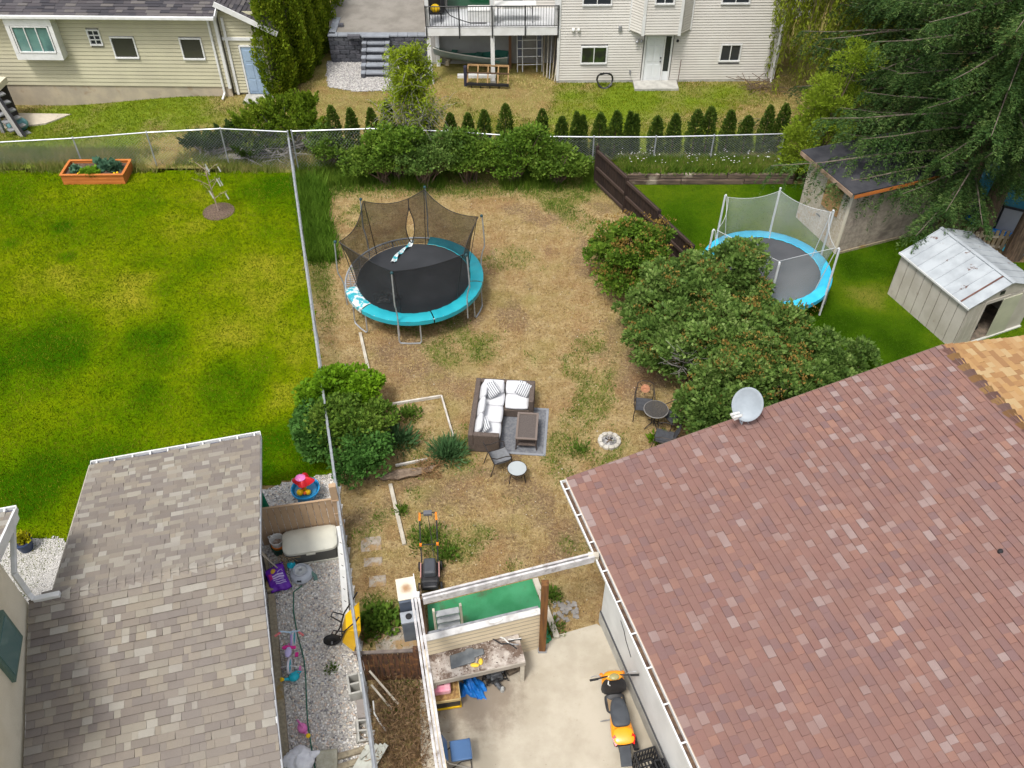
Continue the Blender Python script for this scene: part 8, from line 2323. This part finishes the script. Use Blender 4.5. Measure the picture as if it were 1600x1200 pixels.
# old metal cabinets outside the beam
q = G(640, 975)
CB = thing('rusty_cabinet', 'old enclosed metal cabinet with a rust-stained cream top beside the carport corner', 'cabinet', (q.x, q.y + .2, 0), R(12))
MB().box((0, 0, .55), (.40, .62, 1.1)).build('body', mat('dark_slate_metal', (.09, .11, .15), (.07, .085, .11), 3, .5), CB, bevel=.01)
m_, nt, p, out = start('rust_stained_enamel')
tc = nt.nodes.new('ShaderNodeTexCoord'); dn_ = nt.nodes.new('ShaderNodeVectorMath'); dn_.operation = 'LENGTH'; mp = nt.nodes.new('ShaderNodeMapping'); mp.inputs['Location'].default_value = (0, -.02, -1.12); nt.links.new(tc.outputs['Object'], mp.inputs[0]); nt.links.new(mp.outputs[0], dn_.inputs[0])
c_ = mixc(nt, sstep(nt, math_(nt, 'ADD', dn_.outputs['Value'], math_(nt, 'MULTIPLY', noise(nt, tc.outputs['Object'], 9, 4), .12)), .08, .24), (.34, .2, .10), (.66, .60, .48)); nt.links.new(c_, p.inputs['Base Color']); p.inputs['Roughness'].default_value = .5
MB().box((0, .02, 1.115), (.42, .56, .03)).build('top', m_, CB, bevel=.008)
MB().box((.205, 0, 1.12), (.02, .66, .12)).build('edge_strip', WHITE, CB)
q = G(640, 1008)
EB = thing('grey_meter_box', 'small grey-blue metal box with a dark dial below the rusty cabinet', 'box', (q.x + .03, q.y + .22, .0), R(12))
MB().box((0, 0, .38), (.34, .26, .76)).build('post_box', mat('grey_blue_metal', (.16, .19, .23), (.12, .145, .18), 4, .5), EB, bevel=.01)
MB().box((0, .0, .80), (.36, .28, .06)).build('lid', mat('light_grey_metal', (.34, .37, .4), (.28, .3, .33), 4, .5), EB, bevel=.008)
MB().lathe([(.07, .83), (.07, .86), (0, .865)], 14).build('dial', BLACK, EB)
o = MB().box((0, 0, .0), (.9, .6, .06)).build('paving_slab', M_SLABS, None); q = G(618, 1000); o.location = tuple(q); o.rotation_euler = (0, 0, R(14)); tag(o, 'grey slab on the ground beside the rusty cabinet', 'slab')

# workbench
cs_ = [G(666, 1013, .86), G(806, 977, .86), G(821, 1033, .86), G(674, 1066, .86)]
WBN = thing('workbench', 'dirty weathered workbench covered in debris against the half wall', 'workbench', (cs_[3].x, cs_[3].y, 0))
M_BENCH = mat('dirty_bench_top', (.48, .43, .38), (.30, .255, .22), 5, .95, bump=.5, bscale=50, fine=.3, stain=(.13, .09, .068), stain_at=(.44, .60), stain_scale=3.2)
mid0 = cs_[0].lerp(cs_[1], .52); mid1 = cs_[3].lerp(cs_[2], .52)
m_ = MB(WBN); m_.slab([cs_[0], mid0 - Vector((.005, 0, 0)), mid1 - Vector((.005, 0, 0)), cs_[3]], .05); m_.build('top_board', M_BENCH, WBN)
m_ = MB(WBN); m_.slab([mid0 + Vector((.005, 0, 0)), cs_[1], cs_[2], mid1 + Vector((.005, 0, 0))], .05); m_.build('top_board', M_BENCH, WBN)
m_ = MB(WBN); m_.beam(cs_[3] + Vector((0, -.015, -.07)), cs_[2] + Vector((0, -.015, -.07)), .03, .13); m_.build('apron', mat('grey_apron_board', (.38, .34, .29), (.28, .25, .21), 4, .9), WBN)
for c in cs_:
    cen = (cs_[0] + cs_[2]) / 2; p = c.lerp(cen, .06); m_ = MB(WBN); m_.beam(Vector((p.x, p.y, 0)), Vector((p.x, p.y, .8)), .09, .09); m_.build('leg', PALEWOOD, WBN)
bx_, by_ = [], []
for i in range(620):
    u, v = U(0.02, .98), U(.03, .97)
    p = cs_[3].lerp(cs_[2], u).lerp(cs_[0].lerp(cs_[1], u), v); 
    if rng.random() < .35 + .65 * v * (1 if u < .6 else .6): bx_.append(p.x); by_.append(p.y)
stones('bench_debris', np.array(bx_), np.array(by_), .008, .024, mat('bench_litter', (.2, .15, .12), rough=.9, isl=[(.16, .11, .085), (.27, .2, .16), (.10, .075, .06), (.40, .34, .29), (.52, .47, .42)]), .86)
q = G(728, 1030, .88)
m_ = MB(); m_.raw([(x_, y_, z_) for z_ in (0, .05) for x_, y_ in ((-.36, -.18), (.18, -.12), (.2, -.02), (.42, .02), (.42, .16), (.22, .18), (.18, .23), (.05, .23), (.0, .18), (-.34, .14))], [tuple(range(9, -1, -1)), tuple(range(10, 20))] + [(i, (i + 1) % 10, 10 + (i + 1) % 10, 10 + i) for i in range(10)])
o = m_.build('plastic_cover', mat('scuffed_grey_plastic', (.085, .095, .105), (.14, .15, .155), 4, .5, stain=(.34, .31, .24), stain_at=(.6, .75), stain_scale=3.5), None, bevel=.02); o.location = tuple(q); o.rotation_euler = (0, 0, R(12)); o.scale = (.95, .95, 1); tag(o, 'scuffed dark grey plastic cover lying on the left half of the workbench', 'cover')
m_ = MB(); m_.ball((0, 0, .02), (.10, .05, .03), 8, 5); m_.ball((.12, .08, .02), (.05, .08, .03), 8, 5); o = m_.build('yellow_glove', mat('faded_yellow', (.70, .46, .05), rough=.7), None); o.location = tuple(G(742, 1040, .88)); tag(o, 'faded yellow glove beside the grey cover on the workbench', 'glove')
SH = thing('loppers', 'black loppers with white handles lying on the right half of the workbench', 'loppers', tuple(G(795, 1006, .89)), R(-22))
for s in (-1, 1):
    MB().tube([(0, 0, .02), (-.14, s * .07, .02), (-.36, s * .05 + .02, .02)], .016, 6).build('handle', WHITE_PLASTIC if s > 0 else BLACK_PLASTIC, SH)
    MB().tube([(0, 0, .02), (.10, s * .02, .02), (.2, s * .05, .02)], .014, 6).build('blade', STEEL if s > 0 else BLACK, SH)
PRS = thing('hedge_shears', 'small white-handled pruners at the right corner of the workbench', 'pruners', tuple(G(806, 1000, .89)), R(8))
for s in (-1, 1): MB().tube([(-.16, s * .03, .02), (0, 0, .02), (.12, s * .015, .02)], .013, 6).build('arm', WHITE_PLASTIC if s > 0 else BLACK, PRS)

# under and beside the bench
q = G(697, 1106)
TO = thing('yellow_storage_tote', 'black and yellow storage tote under the left end of the workbench', 'tote', (q.x, q.y + .15, .035), R(9))
MB().box((0, 0, .16), (.56, .40, .30), 0, 1.06).build('body', BLACK_PLASTIC, TO, bevel=.02)
m_ = MB(); m_.box((0, -.205, .06), (.60, .03, .06)); m_.box((.29, 0, .06), (.03, .42, .06)); m_.build('yellow_base', YELLOW, TO)
TRY = thing('tan_tray', 'tan tray full of leaf litter on top of the black and yellow tote', 'tray', (q.x, q.y + .15, .36), R(9))
m_ = MB(); m_.box((0, .02, .01), (.60, .46, .02)); 
for c, s in (((0, -.21, .05), (.60, .02, .08)), ((0, .25, .05), (.60, .02, .08)), ((-.29, .02, .05), (.02, .44, .08)), ((.29, .02, .05), (.02, .44, .08))): m_.box(c, s)
m_.build('tray', mat('tan_plastic', (.60, .46, .22), (.5, .38, .18), 4, .6), TRY)
MB().box((0, .02, .035), (.56, .42, .02)).build('litter', mat('leafy_litter', (.42, .27, .10), (.22, .12, .05), 16, .95, bump=.8, bscale=40), TRY)
JC = thing('pink_jerrycan', 'faded pink plastic jerry can lying in the tan tray', 'jerry can', (q.x - .07, q.y + .2, .41), R(9))
m_ = MB(); m_.box((0, 0, .10), (.36, .26, .18)); m_.build('body', mat('faded_pink_plastic', (.62, .18, .27), (.72, .42, .46), 3, .4), JC, bevel=.04, seg=3)
MB().tube([(-.10, .06, .19), (-.08, .06, .24), (.06, .06, .24), (.08, .06, .19)], .02, 6).build('handle', JC.children[0].data.materials[0], JC)
for x_, y_ in ((.13, .08), (-.14, .09)): MB().lathe([(.03, .18), (.03, .215), (0, .22)], 10, (x_, y_, 0)).build('cap', BLACK, JC)
MB().box((0, .02, .2), (.1, .04, .015)).build('grip_slot', mat('dark_red_slot', (.2, .03, .06), rough=.6), JC)
q = G(738, 1085)
m_ = MB(); m_.grid(lambda u, v: ((u - .5) * .62, (v - .5) * .5 + .06 * math.sin(u * 5), .12 + .07 * math.sin(u * 13 + v * 4) * math.cos(v * 9) + .03 * math.sin(u * 31 + v * 17) - .9 * (abs(u - .5) ** 3 + abs(v - .5) ** 3)), 30, 24)
o = m_.build('blue_tarp', mat('royal_blue_tarp', (.01, .12, .42), (.015, .17, .52), 7, .4, bump=.6, bscale=10, stain=(.3, .42, .62), stain_at=(.64, .74), stain_scale=8), None, smooth=True); o.location = (q.x, q.y + .12, .03); tag(o, 'crumpled blue tarp on the concrete under the workbench', 'tarp')
q = G(776, 1072)
EN = thing('engine_part', 'greasy grey small engine parts lying on the stained concrete under the workbench', 'engine', (q.x, q.y + .1, .035), R(20))
m_ = MB(); m_.box((0, .05, .12), (.26, .22, .2)); m_.tube([(-.05, -.1, .16), (.02, -.24, .08)], .055, 9); m_.tube([(-.2, .1, .12), (.2, .12, .16)], .06, 9); m_.build('block', mat('greasy_grey_metal', (.14, .15, .16), (.05, .05, .055), 10, .5, metal=.3), EN, bevel=.015)
for i in range(7): MB().box((0, .02 + i * .022, .23), (.2, .007, .07)).build('cooling_fin', STEEL, EN)
m_ = MB()
for i in range(14): m_.tube([(U(-.25, .25), U(-.1, .25), U(.02, .2)), (U(-.3, .3), U(-.15, .25), U(.05, .3)), (U(-.3, .3), U(-.2, .2), U(.02, .15))], U(.008, .018), 5)
m_.build('hoses', BLACK, EN); MB().lathe([(.05, 0), (.05, .1), (.03, .14)], 10, (.04, -.25, .0)).build('carburettor', mat('light_alloy', (.42, .43, .42), rough=.45, metal=.3), EN)
q = G(800, 1056); m_ = MB(); m_.box((0, 0, .08), (.26, .2, .12), .5); m_.tube([(-.15, .05, .16), (.15, -.02, .2)], .04, 8); m_.tube([(.1, .1, .1), (.24, -.08, .14)], .022, 6)
o = m_.build('greasy_gearbox', mat('brown_grease', (.17, .13, .09), (.07, .055, .045), 9, .6), None, bevel=.012); o.location = (q.x, q.y + .1, .035); tag(o, 'brown greasy gearbox piece near the right bench leg', 'gearbox')

# padded blue chair
q = G(720, 1188)
BCH = thing('blue_padded_chair', 'blue padded folding chair with a chrome frame at the bottom of the patio', 'chair', (q.x, q.y, .035), R(9))
M_BLUEV = mat('dusty_blue_vinyl', (.06, .13, .27), (.075, .155, .31), 3, .45, spec=.4)
CHR = mat('chrome', (.55, .55, .56), rough=.25, metal=.8)
m_ = MB(); m_.box((.02, 0, .45), (.42, .42, .05)); m_.build('seat', M_BLUEV, BCH, bevel=.022, seg=3)
m_ = MB(); m_.beam((-.26, 0, .52), (-.34, 0, .84), .42, .05, (1, 0, 0)); m_.build('backrest', M_BLUEV, BCH, bevel=.02, seg=3)
for s in (-1, 1):
    MB().tube([(-.36, s * .225, .86), (-.24, s * .225, .44), (.22, s * .225, .02)], .012, 6).build('frame', CHR, BCH)
    MB().tube([(.22, s * .215, .43), (.0, s * .215, .40), (-.28, s * .215, .02)], .012, 6).build('leg', BLACK, BCH)
MB().tube([(.2, -.22, .42), (.23, -.12, .42), (.23, .12, .42), (.2, .22, .42)], .012, 6).build('seat_rail', CHR, BCH)
MB().tube([(-.36, -.22, .86), (-.36, .22, .86)], .012, 6).build('top_rail', CHR, BCH)
MB().tube([(.2, -.22, .05), (.2, .22, .05)], .01, 6).build('foot_bar', BLACK, BCH)

# scooter
q0, q1 = G(962, 1078), G(966, 1180)
SCO = thing('motor_scooter', 'orange and black motor scooter parked on the concrete beside the white wall', 'scooter', ((q0.x + q1.x) / 2, (q0.y + q1.y) / 2, .035), R(92))
SCO.rotation_euler = (R(-4), 0, R(95)); SCO.scale = (1.02, 1.32, 1.1)
M_OR = mat('orange_bodywork', (.86, .33, .008), (.82, .29, .008), 2, .28, spec=.6)
M_SEAT = mat('dark_grey_seat', (.045, .05, .058), (.06, .066, .075), 5, .55)
for x_, r_ in ((.62, .22), (-.55, .22)):
    m_ = MB(); m_.M = Matrix.Translation((x_, 0, r_)) @ Matrix.Rotation(R(90), 4, 'X'); m_.lathe([(.12, -.05), (.19, -.055), (.22, -.02), (.22, .02), (.19, .055), (.12, .05)], 22, cap=False); wo_ = m_.build('wheel', RUBBER, SCO, smooth=True)
    m_ = MB(); m_.M = Matrix.Translation((x_, 0, r_)) @ Matrix.Rotation(R(90), 4, 'X'); m_.lathe([(0, -.03), (.12, -.04), (.12, .04), (0, .03)], 14, cap=False); m_.build('rim', STEEL, wo_)
def loft(name, secs, mt_, n=12, parent=SCO, power=2.6):
    """cross-sections (x, y centre, z centre, half width, half height) joined into one shell"""
    m_ = MB(); v = []; f = []
    for (x_, yc, zc, hw, hh) in secs:
        for k in range(n):
            a = 2 * math.pi * k / n; ca, sa = math.cos(a), math.sin(a)
            v.append((x_, yc + hw * math.copysign(abs(ca) ** (2 / power), ca), zc + hh * math.copysign(abs(sa) ** (2 / power), sa)))
    for i in range(len(secs) - 1):
        for k in range(n):
            l = (k + 1) % n; f.append((i * n + k, i * n + l, (i + 1) * n + l, (i + 1) * n + k))
    f.append(tuple(range(n - 1, -1, -1))); f.append(tuple((len(secs) - 1) * n + k for k in range(n)))
    m_.raw(v, f); return m_.build(name, mt_, parent, smooth=True, sub=1)
loft('tail_body', [(-.80, 0, .70, .10, .03), (-.74, 0, .70, .17, .07), (-.60, 0, .66, .185, .12), (-.40, 0, .60, .17, .17), (-.15, 0, .54, .14, .20), (.0, 0, .48, .11, .16)], M_OR)
loft('seat', [(-.52, 0, .80, .13, .04), (-.40, 0, .80, .15, .055), (-.15, 0, .785, .145, .06), (.02, 0, .775, .11, .055), (.12, 0, .76, .06, .035)], M_SEAT)
loft('tail_cover', [(-.84, 0, .74, .11, .015), (-.78, 0, .765, .165, .03), (-.64, 0, .79, .165, .04), (-.50, 0, .80, .14, .03)], M_OR)
for s in (-1, 1):
    m_ = MB(); m_.raw([(-.80, s * .08, .772), (-.845, s * .145, .735), (-.70, s * .172, .79), (-.66, s * .135, .822), (-.80, s * .08, .752), (-.845, s * .145, .715), (-.70, s * .172, .77), (-.66, s * .135, .80)], [(0, 1, 2, 3), (7, 6, 5, 4), (0, 4, 5, 1), (1, 5, 6, 2), (2, 6, 7, 3), (3, 7, 4, 0)]); m_.build('tail_light', mat('red_lens', (.62, .012, .01), rough=.2, spec=.6) if 'red_lens' not in bpy.data.materials else bpy.data.materials['red_lens'], SCO)
m_ = MB(); m_.beam((-.80, 0, .62), (-1.08, 0, .34), .17, .025, (1, 0, 0)); m_.build('rear_fender', M_SEAT, SCO, bevel=.01)
loft('floorboard', [(.0, 0, .30, .16, .05), (.15, 0, .28, .17, .04), (.36, 0, .29, .17, .045), (.42, 0, .33, .16, .06)], BLACK_PLASTIC)
MB().box((.2, 0, .325), (.26, .24, .012)).build('foot_mat', mat('tan_foot_mat', (.25, .17, .09), rough=.8), SCO)
loft('leg_shield', [(.38, 0, .40, .20, .10), (.43, 0, .56, .22, .14), (.46, 0, .72, .19, .12), (.50, 0, .80, .13, .06)], BLACK_PLASTIC)
loft('front_apron', [(.44, 0, .50, .17, .20), (.56, 0, .58, .20, .22), (.66, 0, .66, .16, .14), (.72, 0, .68, .08, .05)], M_OR)
loft('front_fender', [(.42, 0, .40, .05, .03), (.55, 0, .46, .085, .04), (.72, 0, .44, .085, .04), (.84, 0, .36, .05, .03)], M_OR)
loft('headset', [(.38, 0, .93, .08, .03), (.44, 0, .96, .15, .055), (.52, 0, .95, .17, .06), (.60, 0, .90, .11, .05)], M_OR)
m_ = MB(); m_.ball((.43, 0, .99), (.075, .085, .035), 12, 8); m_.build('instrument_dial', mat('olive_dial', (.30, .27, .12), rough=.3), SCO, smooth=True)
MB().tube([(.40, -.35, 1.02), (.43, -.2, 1.0), (.48, 0, .97), (.43, .2, 1.0), (.40, .35, 1.02)], .016, 7).build('handlebar', BLACK, SCO)
for s in (-1, 1):
    MB().tube([(.41, s * .25, 1.01), (.39, s * .38, 1.025)], .024, 8).build('grip', RUBBER, SCO)
    MB().tube([(.46, s * .2, 1.01), (.48, s * .30, 1.01), (.46, s * .36, 1.01)], .008, 5).build('brake_lever', STEEL, SCO)
    m_ = MB(); m_.ball((.66, s * .17, .68), (.05, .035, .035), 8, 6); m_.build('indicator', mat('amber_lens', (.7, .22, .02), rough=.2) if 'amber_lens' not in bpy.data.materials else bpy.data.materials['amber_lens'], SCO, smooth=True)
MB().tube([(.48, 0, .95), (.56, 0, .5), (.62, 0, .22)], .03, 7).build('steering_column', BLACK, SCO)
MB().box((-.42, .0, .3), (.42, .26, .2)).build('engine', mat('engine_black', (.03, .03, .032), (.06, .06, .06), 9, .5), SCO, bevel=.03)
MB().tube([(-.25, -.16, .26), (-.5, -.18, .28), (-.78, -.19, .36)], [.025, .05, .045], 9).build('exhaust', BLACK_PLASTIC, SCO)
MB().tube([(-.05, .12, .2), (.02, .26, .02)], .013, 6).build('side_stand', STEEL, SCO)
MB().tube([(.4, .09, .9), (.36, .10, .84), (.36, .07, .78)], .01, 5).build('key_strap', WHITE_PLASTIC, SCO)

# black folding crates against the wall
def crate(label, px, py, rz, w_, d_, h_, tilt=(0, 0)):
    q = G(px, py); c = thing('plastic_crate', label, 'crate', (q.x, q.y, .035), R(rz), 'black plastic crates by the white wall')
    c.rotation_euler = (R(tilt[0]), R(tilt[1]), R(rz))
    rim = MB()
    for z_ in (h_ - .02, h_ * .5, .02):
        for cc, ss in (((0, -d_ / 2, z_), (w_, .03, .04)), ((0, d_ / 2, z_), (w_, .03, .04)), ((-w_ / 2, 0, z_), (.03, d_ - .03, .038)), ((w_ / 2, 0, z_), (.03, d_ - .03, .038))): rim.box(cc, ss)
    rim.build('rims', BLACK_PLASTIC, c, bevel=.008, seg=1)
    n_ = 7
    for i in range(n_ + 1):
        x_ = -w_ / 2 + w_ * i / n_
        for s in (-1, 1): MB().box((x_, s * d_ / 2, h_ / 2), (.025, .024, h_ - .03)).build('slat', BLACK_PLASTIC, c)
        y_ = -d_ / 2 + d_ * i / n_
        for s in (-1, 1): MB().box((s * w_ / 2, y_, h_ / 2), (.024, .025, h_ - .03)).build('slat', BLACK_PLASTIC, c)
    fl_ = MB()
    for i in range(6): fl_.box((-w_ / 2 + w_ * (i + .5) / 6, 0, .03), (.03, d_, .02)); fl_.box((0, -d_ / 2 + d_ * (i + .5) / 6, .045), (w_, .03, .012))
    fl_.build('floor_grid', BLACK_PLASTIC, c)
crate('tall black lattice crate standing against the white wall', 1011, 1211, 17, .44, .56, .55)
crate('black lattice crate leaning between the tall one and the wall', 1030, 1226, 17, .2, .56, .50, (0, 6))
crate('low black crate at the bottom left of the pair', 994, 1236, 12, .3, .35, .2)

# weedy dead growth in the strip between fence and carport wall
st = MB()
P_ = []; D_ = []
for i in range(1000):
    px, py = U(592, 672), U(1065, 1215); p = G(px, py)
    if px > 600 + (py - 1065) * .18 + 62: continue
    a = U(0, 6.28); n3 = U(.15, .5); d = Vector((math.cos(a), math.sin(a), U(.2, 1.3))).normalized() * n3
    P_ += [tuple(p + d * t + Vector((U(-.03, .03), U(-.03, .03), .02))) for t in (.2, .5, .8, 1)]; D_ += [tuple(d)] * 4
o = leaves('dead_weeds', np.array(P_), np.array(D_), .13, .009, leaf_mat('dead_brown_weeds', [(.09, .06, .04), (.17, .11, .065), (.27, .17, .09), (.12, .12, .05)], .15)); tag(o, kind='stuff')
for i, (a, b, lb) in enumerate((((577, 1048, .6), (622, 1100, .1), 'pale grey lath leaning in the dead weeds below the rotten fence'), ((580, 1070, .4), (612, 1108, .05), 'second shorter lath lying beside the pale grey one in the dead weeds'))):
    A, B = G(*a), G(*b); o = MB().beam((A - B) / 2, (B - A) / 2, .04, .025).build('lath', PALEWOOD, None); o.location = (A + B) / 2; tag(o, lb, 'lath')
m_ = MB(); m_.tube([G(583, 1095, .4), G(585, 1115, .2), G(594, 1130, .08), G(604, 1143, .04)], .018, 6); tag(m_.build('white_pipe', WHITE_PLASTIC), 'bent white pipe in the dead weeds beside the chain-link fence', 'pipe')
